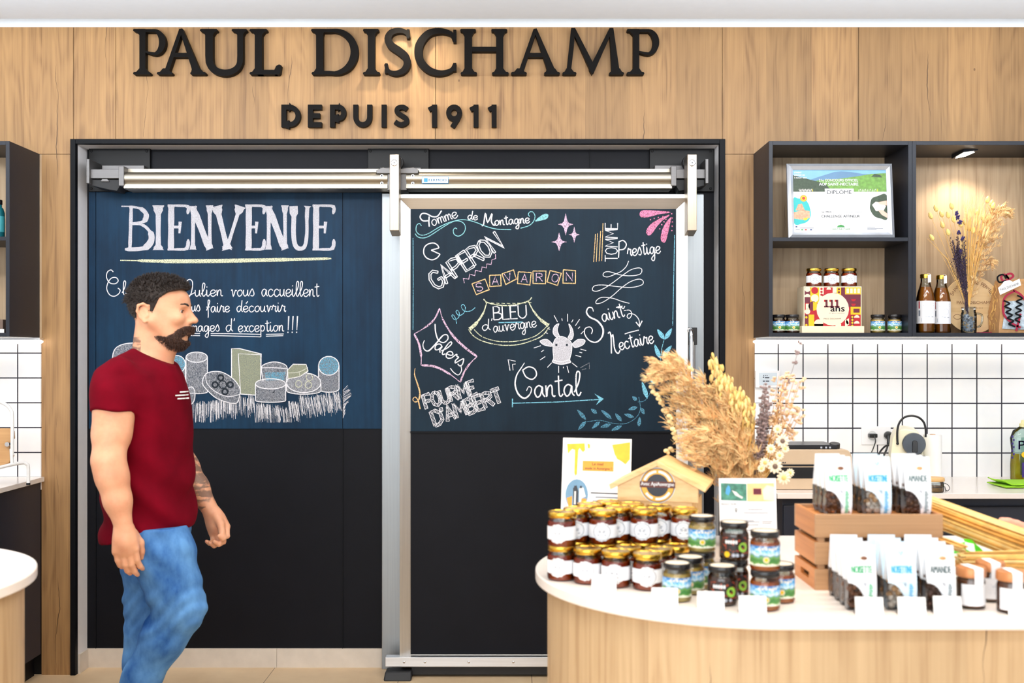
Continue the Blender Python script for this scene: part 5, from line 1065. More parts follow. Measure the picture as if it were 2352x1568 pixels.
for k in range(46):
    px, py = rr.uniform(2180, 2216), rr.uniform(540, 600); e = mp(px, py, rr.uniform(-.03, .03)); b.tube([foot, neck + Vector((rr.uniform(-.01, .004), rr.uniform(-.008, .008), 0)), e], .0008, 3)
    d = (e - neck).normalized()
    for j in range(26):
        q = e - d * j * .0062 + Vector((rr.uniform(-.0045, .0045), rr.uniform(-.0045, .0045), 0)); b.ball(q, .0028, 0, 5, 4)
b.build('lavender_bunch', M['lavender'], t, label='dark purple lavender')
b = MB()
for px, py in ((2197, 489), (2200, 500), (2204, 510), (2202, 533), (2212, 548), (2206, 578)):
    e = mp(px, py, -.01); b.tube([foot, neck, e], .0007, 3)
    for j in range(12): b.ball(e + Vector((rr.uniform(-.008, .008), rr.uniform(-.008, .008), rr.uniform(-.008, .008))), .0042, 1, 5, 4)
b.build('statice_sprig', [M['straw_pale'], M['flower_violet']], t, label='violet flower sprigs')
b = MB()
for px, py in ((2138, 497), (2150, 480), (2163, 493), (2165, 518), (2178, 535), (2141, 547), (2186, 475), (2178, 495), (2216, 510), (2226, 525), (2235, 530), (2277, 468), (2281, 474), (2268, 460), (2245, 490), (2258, 500), (2191, 505), (2207, 516)):
    e = mp(px, py, rr.uniform(-.03, .04)); strand(b, foot, neck, (0, 0, 0), .0009, .0009, rr, 1); pts = strand(b, neck, e, (0, 0, .02), .0009, .0007, rr, 6, 4); d = Vector(pts[-1]) - Vector(pts[-2]); ear(b, e - d.normalized() * .012, d, .032, .0095, 1)
b.build('canary_grass', [M['straw'], M['oat_gold']], t, label='golden oval grass heads')
b = MB()
for k in range(26):
    a = k / 25; e = mp(2215 + 60 * a ** 1.2 + rr.uniform(-4, 4), 455 + 70 * abs(a - .5) + rr.uniform(0, 50), rr.uniform(-.03, .03)); strand(b, foot, neck + Vector((.006, 0, 0)), (0, 0, 0), .001, .001, rr, 1); pts = strand(b, neck + Vector((.006, 0, 0)), e, (-.012, 0, .05), .0012, .0008, rr, 7, 4)
    d = Vector(pts[-1]) - Vector(pts[-3]); ear(b, pts[-2], d, .05, .005, 1, 5)
    for j in range(6): q = Vector(pts[-1]) + Vector((rr.uniform(-.006, .006), 0, rr.uniform(-.01, .02))); b.tube([q, q + d.normalized() * .05 + Vector((rr.uniform(-.01, .01), 0, -.01))], [.0006, .0002], 3, 1)
b.tube([neck, mp(2176, 595), mp(2130, 548)], [.0012, .002, .0006], 4); b.build('wheat_ears', [M['straw'], M['straw_pale']], t, label='bent pale wheat ears')
b = MB(); plume(b, [neck, mp(2245, 600, .03), mp(2268, 540, .03), mp(2288, 490, .02), mp(2322, 484, .01)], .066, 150, 46, rr); plume(b, [mp(2245, 640, .03), mp(2268, 600, .03), mp(2282, 606, .02)], .034, 60, 30, rr)
b.build('grass_plume', [M['plume_tan'], M['plume_light']], t, label='feathery tan grass plume')
# kraft gift bag
gb0, gb1 = X(2287, 4.80), X(2372, 4.80); t = thing('gift_bag', 'kraft window gift bag with red ribbon and white name tag, far right on the shelf', 'gift bag', ((gb0 + gb1) / 2, 4.80, SB))
mat('kraft', (196, 148, 98), .7, var=.15, vscale=30); b = MB(); cx = (gb0 + gb1) / 2
v = [(gb0, 4.77, SB), (gb1, 4.77, SB), (gb1, 4.87, SB), (gb0, 4.87, SB), (gb0 + .004, 4.765, SB + .10), (gb1 - .004, 4.765, SB + .10), (gb1, 4.875, SB + .10), (gb0, 4.875, SB + .10), (gb0 + .01, 4.80, SB + .235), (gb1, 4.80, SB + .245), (gb1, 4.83, SB + .245), (gb0 + .01, 4.83, SB + .235)]
b.add(v, [(3, 2, 1, 0), (0, 1, 5, 4), (1, 2, 6, 5), (2, 3, 7, 6), (3, 0, 4, 7), (4, 5, 9, 8), (5, 6, 10, 9), (6, 7, 11, 10), (7, 4, 8, 11), (8, 9, 10, 11)]); b.build('kraft_bag', M['kraft'], t)
b = MB(); b.add([(gb0 + .012, 4.7635, SB + .02), (gb1 - .01, 4.7635, SB + .012), (gb1 - .01, 4.7625, SB + .15), (gb0 + .03, 4.7625, SB + .14)], [(0, 1, 2, 3)]); mat('bag_window', (176, 190, 200), .12, var=.5, vscale=45); b.build('window_film', M['bag_window'], t)
b = MB(); mat('ribbon_red', (160, 20, 56), .35)
for pts in ([(2331, 668), (2308, 684), (2306, 720), (2326, 742), (2345, 752)], [(2328, 666), (2345, 676), (2356, 690)], [(2345, 720), (2335, 760)], [(2318, 640), (2306, 645), (2300, 636), (2308, 630), (2318, 640), (2312, 632), (2322, 628), (2328, 634), (2318, 642)]):
    b.ribbon(smooth_pts([(X(x, 4.755), Z(y, 4.755)) for x, y in pts], 5), .009, 4.757, 4.759)
b.build('red_ribbon', M['ribbon_red'], t)
b = MB()
for x0, y0, x1, y1 in ((2312, 690, 2326, 750), (2343, 678, 2338, 740)):
    b.ribbon(smooth_pts([(X(x0 + (x1 - x0) * k / 9 + (6 if k % 2 else -6), 4.752), Z(y0 + (y1 - y0) * k / 9, 4.752)) for k in range(10)], 4), .007, 4.754, 4.756)
b.ribbon(smooth_pts([(X(x, 4.752), Z(y, 4.752)) for x, y in ((2312, 644), (2296, 648), (2292, 636), (2304, 630), (2312, 640))], 4), .007, 4.754, 4.756); b.build('black_ribbon', M['black_trim'], t)
b = MB(); b.prism([(X(x, 4.75), Z(y, 4.75)) for x, y in ((2292, 661), (2298, 656), (2306, 646), (2318, 643), (2326, 647), (2341, 640), (2345, 655), (2297, 677))][::-1], 4.748, 4.7495); tg = b.build('name_tag', M['paper_white'], t)
b = MB(); b.text('PAUL DISCHAMP', X(2297, 4.747), X(2341, 4.747), Z(661, 4.747), Z(655.5, 4.747), 4.7472, rot=R(19)); b.build('printed_lettering', M['ink_dark'], tg)
b = MB()
for k in range(60): q = Vector((gb0 - .012 + rr.uniform(0, .02), 4.79 + rr.uniform(0, .06), SB + rr.uniform(.0, .2))); b.tube([q, q + Vector((rr.uniform(-.008, .012), 0, rr.uniform(.01, .03)))], .0009, 3)
for k in range(30): q = Vector((rr.uniform(gb0 + .02, gb1), 4.79, SB + rr.uniform(.2, .235))); b.tube([q, q + Vector((rr.uniform(-.02, .02), -.02, rr.uniform(.0, .02)))], .001, 3)
o = b.build('paper_shred', M['straw'], t); o['kind'] = 'stuff'
# left shelf goods
c0 = X(-1, 4.80); t = thing('teal_bottle', 'teal bottle on the left wall shelf, cut by the picture edge', 'bottle', (c0, 4.80, MZL)); mat('teal_glass', (22, 92, 102), .15)
b = MB(); b.lathe([(.020, 0), (.022, .004), (.022, .115), (.016, .135), (.010, .142), (.010, .152)], 24, c=(c0, 4.80, MZL)); b.build('bottle_body', M['teal_glass'], t, smooth=True); b = MB(); b.lathe([(.011, .152), (.012, .154), (.012, .172), (.010, .174)], 18, c=(c0, 4.80, MZL)); b.build('cap', M['black_lid'], t, smooth=True)
b = MB(); b.lathe([(.0223, .03), (.0223, .10)], 24, c=(c0, 4.80, MZL), a0=R(-200), a1=R(20), cap=False); mat('teal_label', (60, 150, 160), .5); b.build('label', M['teal_label'], t)
t = thing('gift_carton', 'small brown carton with white edge, low on the left wall shelf', 'box', (X(-12, 4.78), 4.78, SB)); b = MB(); b.box(X(-40, 4.76), X(9, 4.76), 4.75, 4.85, SB, SB + .060); mat('carton_brown', (112, 92, 80), .6); b.build('carton', M['carton_brown'], t, bevel=.001); b = MB(); b.box(X(-40, 4.75), X(10, 4.75), 4.747, 4.75, SB, SB + .018); b.build('white_band', M['paper_white'], t)
# ------------------------------------------------------------------ back counters
CT = .92; FY = 4.383
def counter_run(x0, x1, lab_w, lab_c, left):
    b = MB(); b.box(x0, x1, FY, 4.992, CT - .022, CT); tag(b.build('worktop', M['counter_white'], bevel=.002), lab_w, 'worktop')
    cx0, cx1 = (x0 + .03, x1) if not left else (x0, X(95.5, 5))
    t = thing('base_cabinet', lab_c, 'cabinet', ((cx0 + cx1) / 2, 4.7, 0))
    b = MB(); b.box(cx0, cx1, FY + .04, 4.99, .10, CT - .0225); b.build('carcass', M['cabinet_black'], t)
    b = MB(); b.box(cx0 + (.03 if not left else 0), cx1 - (.03 if left else 0), FY + .08, 4.99, 0, .10); b.build('plinth', M['black_trim'], t)
    n = max(1, round((cx1 - cx0) / .6)); w = (cx1 - cx0) / n
    for i in range(n):
        b = MB(); b.box(cx0 + i * w + .0025, cx0 + (i + 1) * w - .0025, FY + .02, FY + .0395, .105, CT - .052); d = b.build('cabinet_door', M['cabinet_black'], t, bevel=.0012)
        b = MB(); b.box(cx0 + i * w + .06, cx0 + (i + 1) * w - .06, FY + .012, FY + .0198, CT - .057, CT - .0525); b.build('edge_pull', M['black_trim'], d)
RX = X(1735.5, 5)
counter_run(1.08, 3.4, 'white worktop along the tiled wall on the right, with the coffee machine', 'dark blue-black base cabinet under the right worktop', False)
counter_run(-3.4, X(104, 5), 'white worktop along the tiled wall on the left', 'dark base cabinet under the left worktop', True)
# ------------------------------------------------------------------ islands
IT = .95
def stadium(cx, cy, r, x_end, n=40):
    s = 1 if x_end > cx else -1
    a = [(cx - s * r * math.cos(math.pi / 2 - math.pi * i / n) * 1.0, cy - r * math.sin(math.pi / 2 - math.pi * i / n)) for i in range(n + 1)]
    p = [(cx - s * r * math.sin(math.pi * i / n), cy - r * math.cos(math.pi * i / n)) for i in range(n + 1)]
    return p + [(x_end, cy + r), (x_end, cy - r)]
def island(cx, cy, r, xe, lab_t, lab_b, inset=.03):
    p = stadium(cx, cy, r, xe); q = stadium(cx, cy, r - inset, xe)
    t = thing('display_counter', lab_b, 'counter', ((cx + xe) / 2, cy, 0))
    b = MB(); b.slab(p if xe > cx else p[::-1], IT - .026, IT); b.build('counter_top', M['counter_white'], t, bevel=.003, label='white rounded counter top')
    b = MB(); b.slab(q if xe > cx else q[::-1], .06, IT - .0262); b.build('oak_cladding', M['oak_counter'], t, smooth=True)
    k = stadium(cx, cy, r - inset - .04, xe); b = MB(); b.slab(k if xe > cx else k[::-1], 0, .06); b.build('plinth', M['black_trim'], t)
island(.558, 2.672, .500, 2.6, '', 'round-ended oak counter with white top on the right, holding jars and nut bags')
island(-1.66, 2.53, .50, -3.2, '', 'round-ended oak counter with empty white top, cut off at the left edge')

# ------------------------------------------------------------------ honey jars on the island
HJ = .0788
base = [(.117, 2.552, 1, 'at the far left end, under another jar'), (.1767, 2.513, 0, 'second from the left in the front row'), (.239, 2.477, 0, 'third from left in the front row, behind the first price card'), (.3075, 2.447, 0, 'at the right end of the front row'),
 (.272, 2.530, 0, 'in the second row between the third and last front jars'), (.341, 2.506, 0, 'in the second row, behind the last front jar'), (.389, 2.545, 0, 'at the right end of the second row, beside the landscape jars'),
 (.217, 2.582, 1, ''), (.318, 2.597, 1, ''), (.156, 2.614, 1, ''), (.260, 2.638, 1, ''), (.360, 2.650, 1, ''), (.417, 2.606, 1, ''), (.193, 2.690, 1, ''), (.245, 2.738, 1, ''), (.297, 2.692, 1, '')]
top_names = {0: 'far left of the upper layer', 7: 'second from left in the upper front row', 8: 'third from left in the upper front row', 9: 'just behind the leftmost upper jar', 10: 'between and behind the second and third upper front jars', 11: 'just behind the third upper front jar',
 12: 'rightmost of the upper layer, touching the mustard jar', 13: 'back left of the upper layer, only its lid showing', 14: 'rearmost of all, its lid against the poster', 15: 'back right of the upper layer, before the hive'}
for i, (x, y, st, w) in enumerate(base):
    lab = 'gold-lidded honey jar ' + w if w else 'honey jar under the one ' + top_names[i]
    jar('honey', (x, y, IT), lab, 'honey jars on the counter', R(-4 + (i * 37) % 17))
    if st: jar('honey', (x + .0008, y, IT + HJ), 'stacked honey jar ' + top_names[i], 'honey jars on the counter', R(-6 + (i * 23) % 15))
HK = .0822
for x, y, z, kd, w in ((.357, 2.331, 0, 'mustard', 'mustard-filled jar with landscape label at the front, right of the honey jars'), (.3974, 2.402, 0, 'mustard', 'mustard-filled landscape jar half hidden behind the front mustard jar'), (.434, 2.462, 0, 'mustard', 'mustard-filled landscape jar under the raised mustard jar'), (.434, 2.462, 1, 'mustard', 'mustard-filled landscape jar raised on another, right of the honey jars'),
        (.448, 2.296, 0, 'dark', 'dark spread jar with black label at the front, behind a price card'), (.486, 2.358, 0, 'dark', 'dark spread jar with black label under the raised dark jar'), (.486, 2.358, 1, 'dark', 'dark spread jar with black label raised on another jar'),
        (.528, 2.250, 0, 'jam', 'orange jam jar with landscape label under the raised jam jar'), (.528, 2.250, 1, 'jam', 'orange jam jar with landscape label raised on another jar'), (.5776, 2.3206, 0, 'jam', 'orange jam jar half hidden behind the stacked jam jars')):
    jar(kd, (x, y, IT + z * (HK + (.001 if kd == 'dark' else 0))), 'black-lidded ' + w, 'spread jars on the counter', R(4))

# ------------------------------------------------------------------ price cards
CARD = None
for px, py, w in ((1387, 1358, 'in front of the honey jars, leftmost of the row'), (1527, 1391, 'in front of the mustard-coloured jar'), (1633, 1400, 'in front of the dark spread jar'), (1729.5, 1411, 'in front of the stacked orange jam jars'), (1998, 1414, 'in front of the green lettered nut bags'), (2096, 1414, 'in front of the blue lettered nut bags'), (2178, 1412, 'in front of the grey lettered nut bags'), (2350, 1414, 'in front of the copper-lidded jars, cut by the right edge')):
    D = 1301.85 / (py - 819); loc = (X(px, D), D, IT)
    if CARD is None:
        CARD = thing('price_card', 'x', 'price card', (0, 0, 0), 0, 'price cards on the counter', local=True)
        b = MB(); b.T = Matrix.Rotation(R(-14), 4, 'X'); b.box(-.0275, .0275, 0, .0025, .001, .0375); cf = b.build('card_face', M['paper_white'], CARD)
        b = MB(); b.add([(-.0275, .004, .001), (.0275, .004, .001), (.0275, .030, .001), (-.0275, .030, .001), (-.0275, .004, .003), (.0275, .004, .003), (.0275, .030, .003), (-.0275, .030, .003)], [(3, 2, 1, 0), (4, 5, 6, 7), (0, 1, 5, 4), (1, 2, 6, 5), (2, 3, 7, 6), (3, 0, 4, 7)]); b.build('acrylic_foot', M['clear_film'], CARD)
        b = MB(); b.T = Matrix.Rotation(R(-14), 4, 'X'); b.box(-.010, .010, -.0004, 0, .022, .0232); b.box(-.006, .012, -.0004, 0, .018, .0190); b.text('6,90 €', -.002, .012, .006, .0095, -.0005, m=1); b.box(.014, .025, -.0004, 0, .0065, .0085, 1); b.build('printed_price', [M['ink_pale'], M['ink_grey']], cf)
        c = CARD; c.location = loc
    else: c = dup(CARD, loc)
    c.rotation_euler = (0, 0, R(-6)); c['label'] = 'small white price card ' + w

# ------------------------------------------------------------------ leaflets and hive
D1 = 3.085; la = R(20)
t = thing('poster_stand', 'tall white honey poster on a stand behind the honey jars', 'poster', (X(1365, D1), D1, IT))
T1 = Matrix.Translation((X(1365, D1), D1, IT)) @ Matrix.Rotation(R(-16), 4, 'Z') @ Matrix.Rotation(R(-8), 4, 'X')
b = MB(); b.T = T1; b.box(-.101, .101, 0, .004, .002, .292); po = b.build('poster_sheet', M['paper_white'], t)
b = MB(); b.T = Matrix.Translation((X(1365, D1), D1, IT)) @ Matrix.Rotation(R(-16), 4, 'Z'); b.box(-.09, .09, .003, .055, .0, .0025); b.build('acrylic_foot', M['clear_film'], t)
mat('honey_print', (250, 186, 40), .5, var=.1, vscale=60); mat('orange_print', (246, 158, 50), .5); mat('photo_sky', (110, 150, 180), .5); mat('photo_dark', (50, 52, 60), .5); mat('photo_white', (228, 226, 220), .5)
b = MB(); b.T = T1
W = lambda u: -.101 + .202 * u; V = lambda v: .292 - .29 * v
def pp(pts, m, y=-.0004): b.add([(W(u), y, V(v)) for u, v in pts], [list(range(len(pts)))], m)
pp([(.06, .06), (.32, .05), (.33, .12), (.30, .14), (.27, .12), (.25, .10), (.23, .12), (.22, .36), (.20, .38), (.18, .35), (.18, .12), (.14, .11), (.10, .14), (.08, .16)], 0); pp([(.36, .05), (.40, .06), (.40, .10), (.37, .10)], 0)
pp([(.72, .06), (.98, .03), (.98, .2), (.92, .25), (.86, .22), (.80, .2), (.76, .15)], 0); pp([(.30, .225), (.75, .225), (.75, .325), (.30, .325)], 1)
pp([(.225 + .165 * math.cos(a), .565 + .155 * math.sin(a)) for a in [k * math.pi / 12 for k in range(24)]], 2); pp([(.08, .60), (.16, .58), (.16, .68), (.11, .68)], 1, -.0006); pp([(.28, .60), (.37, .60), (.36, .68), (.28, .70)], 1, -.0006); pp([(.17, .50), (.22, .47), (.25, .53), (.25, .71), (.18, .71)], 3, -.0008); pp([(.26, .50), (.32, .49), (.36, .58), (.30, .6), (.29, .66), (.26, .66)], 4, -.0008); pp([(.185, .475), (.21, .475), (.21, .5), (.185, .5)], 3, -.001); pp([(.27, .475), (.30, .475), (.30, .5), (.27, .5)], 3, -.001); pp([(.19, .53), (.215, .53), (.215, .66), (.19, .66)], 4, -.001)
for u0, u1, v, m in ((.43, .9, .535, 5), (.5, .92, .575, 6), (.46, .9, .615, 6), (.46, .92, .655, 6), (.70, .78, .70, 0), (.46, .95, .69, 6), (.66, .88, .75, 0), (.46, .9, .765, 6), (.52, .70, .80, 0), (.55, .85, .86, 0)): pp([(u0, v), (u1, v), (u1, v + (.012 if m != 0 else .022)), (u0, v + (.012 if m != 0 else .022))], m)
b.text('Le miel', W(.44), W(.60), V(.268), V(.240), -.0007, m=5, bold=.01); b.text('made in Auvergne !', W(.34), W(.72), V(.318), V(.285), -.0007, m=5, bold=.01)
b.build('printed_artwork', [M['honey_print'], M['orange_print'], M['photo_sky'], M['photo_dark'], M['photo_white'], M['ink_dark'], M['ink_grey']], po)
# hive
wood('hive_pine', (240, 204, 150), (216, 168, 108), 'X', gscale=.7); wood('hive_side', (244, 206, 146), (222, 172, 106), 'X', gscale=.8)
HX, HYY = .378, 2.80; HT = Matrix.Translation((HX, HYY, IT)) @ Matrix.Rotation(R(-16), 4, 'Z')
t = thing('hive_display', 'small wooden beehive display with gabled roof and a round badge', 'display stand', (HX, HYY, IT), R(-16))
hw, hd = .095, .185
b = MB(); b.T = HT
b.box(-hw, hw, .012, hd, 0, .150); b.build('hive_body', M['hive_side'], t, bevel=.001)
b = MB(); b.T = HT; ap, ev = .247, .198
b.prism([(-hw - .010, .150), (hw + .010, .150), (hw + .010, ev - .005), (0, ap - .006), (-hw - .010, ev - .005)], 0, .012); g_ = b.build('gable_board', M['hive_pine'], t, bevel=.001)
b = MB(); b.T = HT; b.prism([(-hw - .008, .132), (hw - .006, .132), (hw - .006, .150), (-hw - .008, .150)], .004, .012); b.build('cross_batten', M['hive_pine'], t, bevel=.001)
for s in (-1, 1):
    b = MB(); b.T = HT; q = [(0, ap - .005), (0, ap + .008), (s * (hw + .032), ev - .012 + .005), (s * (hw + .028), ev - .020)]
    b.prism(q if s > 0 else q[::-1], -.006, hd + .02); b.build('roof_board', M['hive_pine' if s < 0 else 'hive_side'], t, bevel=.001)
b = MB(); b.T = HT
def hdisc(r, y, m, a0=0, a1=360, cz=.192): b.add([(r * math.cos(R(a0 + (a1 - a0) * k / 32)), y, cz + r * math.sin(R(a0 + (a1 - a0) * k / 32))) for k in range(33 if a1 - a0 < 360 else 32)], [list(range(33 if a1 - a0 < 360 else 32))], m)
hdisc(.046, -.0004, 0); hdisc(.0445, -.0007, 1); hdisc(.0425, -.001, 2); hdisc(.029, -.0013, 3)
for a0, a1, m in ((20, 85, 0), (95, 160, 0), (215, 250, 0), (262, 330, 0)):
    b.ribbon([(.0357 * math.cos(R(a0 + (a1 - a0) * k / 12)), .192 + .0357 * math.sin(R(a0 + (a1 - a0) * k / 12))) for k in range(13)], .006, -.0013, m=0)
b.prism([(-.046, .186), (.046, .186), (.046, .202), (-.046, .202)], -.0018, -.0006, 4); b.text('Avec ApiAuvergne', -.043, .043, .188, .2005, -.0022, m=0, bold=.02)
mat('badge_ochre', (240, 176, 70), .5); mat('badge_brown', (96, 48, 40), .5)
b.build('round_badge', [M['paper_white'], M['ink_dark'], M['badge_ochre'], M['photo_dark'], M['badge_brown']], g_)
# producer leaflet
D2 = 2.72; t = thing('leaflet_stand', 'white producer leaflet on a stand between the hive and the crate', 'leaflet', (X(1721, D2), D2, IT))
T2 = Matrix.Translation((X(1721, D2), D2, IT)) @ Matrix.Rotation(R(-6), 4, 'X'); b = MB(); b.T = T2; b.box(-.0722, .0722, 0, .004, .002, .218); po = b.build('leaflet_sheet', M['paper_white'], t)
b = MB(); b.T = Matrix.Translation((X(1721, D2), D2, IT)); b.box(-.06, .06, .003, .05, 0, .0025); b.build('acrylic_foot', M['clear_film'], t)
mat('photo_forest', (70, 130, 110), .5, var=.5, vscale=70); mat('photo_blue', (80, 160, 210), .5); mat('photo_honey', (246, 200, 140), .5, var=.1); mat('photo_cream', (252, 240, 200), .5)
b = MB(); b.T = T2; W = lambda u: -.0722 + .1444 * u; V = lambda v: .218 - .216 * v
pp([(.03, .055), (.48, .065), (.48, .265), (.03, .255)], 0); pp([(.12, .12), (.16, .08), (.19, .10), (.2, .15), (.16, .2), (.11, .18)], 1, -.0007); pp([(.22, .14), (.3, .16), (.36, .2), (.42, .22), (.4, .24), (.28, .2)], 4, -.0007); pp([(.49, .06), (.97, .055), (.97, .27), (.49, .27)], 2); pp([(.60, .12), (.74, .12), (.74, .19), (.60, .19)], 5, -.0007); pp([(.76, .14), (.84, .08), (.97, .10), (.97, .27), (.78, .25)], 3, -.0007)
b.text('PRODUCTEURS', W(.03), W(.30), V(.315), V(.290), -.0007, m=6); pp([(.29 + .022 * math.cos(a), .365 + .018 * math.sin(a)) for a in [k * math.pi / 8 for k in range(16)]], 6); pp([(.275, .375), (.305, .375), (.29, .41)], 6); pp([(.29 + .012 * math.cos(a), .365 + .010 * math.sin(a)) for a in [k * math.pi / 8 for k in range(16)]], 4, -.0008)
for u0, u1, v in ((.5, .76, .36), (.42, .85, .40), (.05, .60, .49), (.05, .7, .505), (.74, .92, .50), (.74, .9, .52), (.2, .68, .54), (.4, .7, .6), (.75, .9, .62), (.1, .6, .7)): pp([(u0, v), (u1, v), (u1, v + .008), (u0, v + .008)], 7)
b.build('printed_artwork', [M['photo_forest'], M['photo_blue'], M['photo_honey'], M['photo_cream'], M['photo_white'], M['gift_plum'], M['ink_dark'], M['ink_grey']], po)

# ------------------------------------------------------------------ bouquet of dried grasses behind the hive
rr = random.Random(5); BX, BY = .640, 3.02
t = thing('dried_bouquet', 'big bouquet of dried pampas, oats and flowers behind the wooden hive', 'dried flowers', (BX, BY, IT))
b = MB(); b.lathe([(.040, 0), (.050, .01), (.052, .06), (.040, .12), (.038, .15), (.034, .15), (.036, .12), (.046, .06), (.044, .012), (.001, .010)], 28, c=(BX, BY, IT)); mat('vase_clay', (190, 160, 130), .6); b.build('vase', M['vase_clay'], t, smooth=True)
def bp(px, py, dy=0.0): return P(px, py, BY + dy)
mouth = Vector((BX, BY, IT + .15)); root = Vector((BX, BY, IT + .03))
for axis, wd, nb, hr in (([mouth, bp(1690, 1050, -.02), bp(1640, 950, -.03), bp(1590, 890, -.03), bp(1545, 850, -.03), bp(1510, 840, -.02)], 0.095, 150, 60), ([mouth, bp(1680, 1070, .0), bp(1640, 1000, .0), bp(1600, 950, -.0), bp(1560, 920, .0)], .105, 150, 60), ([mouth, bp(1690, 1060, -.05), bp(1655, 1030, -.06), bp(1615, 1010, -.07), bp(1575, 1010, -.07)], .085, 110, 60), ([mouth, bp(1702, 1060, -.03), bp(1680, 1000, -.04), bp(1650, 930, -.02), bp(1625, 890, 0)], .085, 110, 60)):
    b = MB(); plume(b, [root] + axis, wd, nb, hr, rr); b.build('pampas_plume', [M['plume_tan'], M['plume_light']], t, label='feathery tan pampas plume')
b = MB()
for px, py in ((1496, 888), (1508, 905), (1518, 925), (1524, 942), (1538, 968), (1545, 985), (1550, 1005), (1540, 1030), (1530, 1035), (1585, 845), (1500, 900), (1512, 915), (1537, 955), (1548, 995)):
    e = bp(px, py, rr.uniform(-.05, .03)); strand(b, bp(1600 + rr.uniform(-20, 30), py + 20), e, (0, 0, .01), .0008, .0006, rr, 4); b.ball(e, (.008, .007, .006), 1, 7, 5); b.ball(e + Vector((.006, 0, -.006)), .005, 1, 6, 4)
b.build('tufted_grass', [M['straw'], M['plume_light']], t, label='small pale grass tufts')
b = MB()
for k in range(17):
    f = k / 16; px = 1628 + 100 * f + rr.uniform(-6, 6); py = 812 + 110 * f + rr.uniform(-8, 12); e = bp(px, py, rr.uniform(-.04, .05)); pts = strand(b, mouth, e, (.01, 0, .02), .0012, .0007, rr, 8, 4)
    for j in range(16):
        q = Vector(pts[-1]) + (Vector(pts[-3]) - Vector(pts[-1])) * (j / 13); s = q + Vector((rr.uniform(-.014, .014), rr.uniform(-.014, .014), rr.uniform(-.012, .004))); b.tube([q, s], .0004, 3); ear(b, s, (rr.uniform(-.35, .35), rr.uniform(-.3, .3), -1), .020, .0042, 1 if rr.random() < .6 else 0, 6)
for k in range(30): e = bp(rr.uniform(1672, 1738), rr.uniform(960, 1020), rr.uniform(-.05, .03)); strand(b, mouth, e, (0, 0, 0), .0018, .0012, rr, 4, 5, 2)
b.build('oat_spray', [M['oat_gold'], M['straw_pale'], M['straw']], t, label='golden oat sprays')
b = MB()
for k in range(16):
    px, py = rr.uniform(1742, 1772), rr.uniform(862, 960); e = bp(px, py, rr.uniform(-.04, .04)); st_ = mouth + Vector((.03, 0, -.02)); pts = strand(b, st_, e, (.006, 0, 0), .0012, .0008, rr, 9, 4)
    for j in range(22):
        i = min(int(rr.uniform(3, 9)), 8); q = Vector(pts[i]).lerp(Vector(pts[i + 1]), rr.random()); b.ball(q + Vector((rr.uniform(-.009, .009), rr.uniform(-.009, .009), rr.uniform(-.006, .006))), (.0046, .004, .0034), 1, 6, 4)
for (x0, y0, x1, y1) in ((1772, 905, 1838, 786),):
    pts = strand(b, bp(1775, 960), bp(x1, y1), (.012, 0, -.004), .0010, .0006, rr, 8, 4)
    for tt in (.45, .6, .75, .9, 1.0):
        q = Vector(pts[min(int(tt * 8), 8)])
        for j in range(7): b.ball(q + Vector((rr.uniform(-.005, .005), rr.uniform(-.005, .005), rr.uniform(-.005, .005))), .0034, 1, 6, 4)
b.build('statice_spray', [M['statice_grey'], M['statice_grey']], t, label='greyish brown flower spikes')
b = MB()
for k in range(22):
    px, py = rr.uniform(1768, 1840), rr.uniform(850, 1010); e = bp(px, py, rr.uniform(-.05, .05)); pts = strand(b, mouth + Vector((.035, 0, -.02)), e, (.012, 0, .01), .0011, .0007, rr, 8, 4)
    for j in range(9):
        q = Vector(pts[rr.randint(5, 8)]) + Vector((rr.uniform(-.014, .014), rr.uniform(-.014, .014), rr.uniform(-.014, .014)))
        for w in range(4): b.ball(q + Vector((rr.uniform(-.004, .004), rr.uniform(-.004, .004), rr.uniform(-.003, .003))), (.004, .004, .003), 1, 6, 4)
b.build('beige_blossom', [M['straw_deep'], M['flower_beige']], t, label='pale beige blossom branches')
def daisy(px, py, dy, r, mi=1):
    c = bp(px, py, dy)
    strand(b, mouth + Vector((.03, 0, 0)), c, (.01, 0, 0), .001, .0008, rr, 6, 4)
    for k in range(11):
        a = k * 2 * math.pi / 11; d = Vector((math.cos(a), -.35, math.sin(a))); ear(b, c, d, r, r * .26, 1, 5)
    b.ball(c + Vector((0, -r * .35, 0)), r * .34, 2 if mi else 0, 8, 5)
b = MB()
for px, py, r, mi in ((1779, 1070, .022, 1), (1799, 1096, .021, 0), (1814, 1085, .013, 0), (1756, 1062, .016, 0), (1796, 1012, .02, 1), (1770, 1030, .015, 0), (1785, 985, .014, 0), (1790, 1045, .013, 0), (1803, 1030, .012, 0), (1748, 1075, .012, 0)): daisy(px, py, -.07, r, mi)
b.build('straw_flower', [M['oat_gold'], M['flower_cream'], M['carton_brown']], t, label='cream papery daisies')

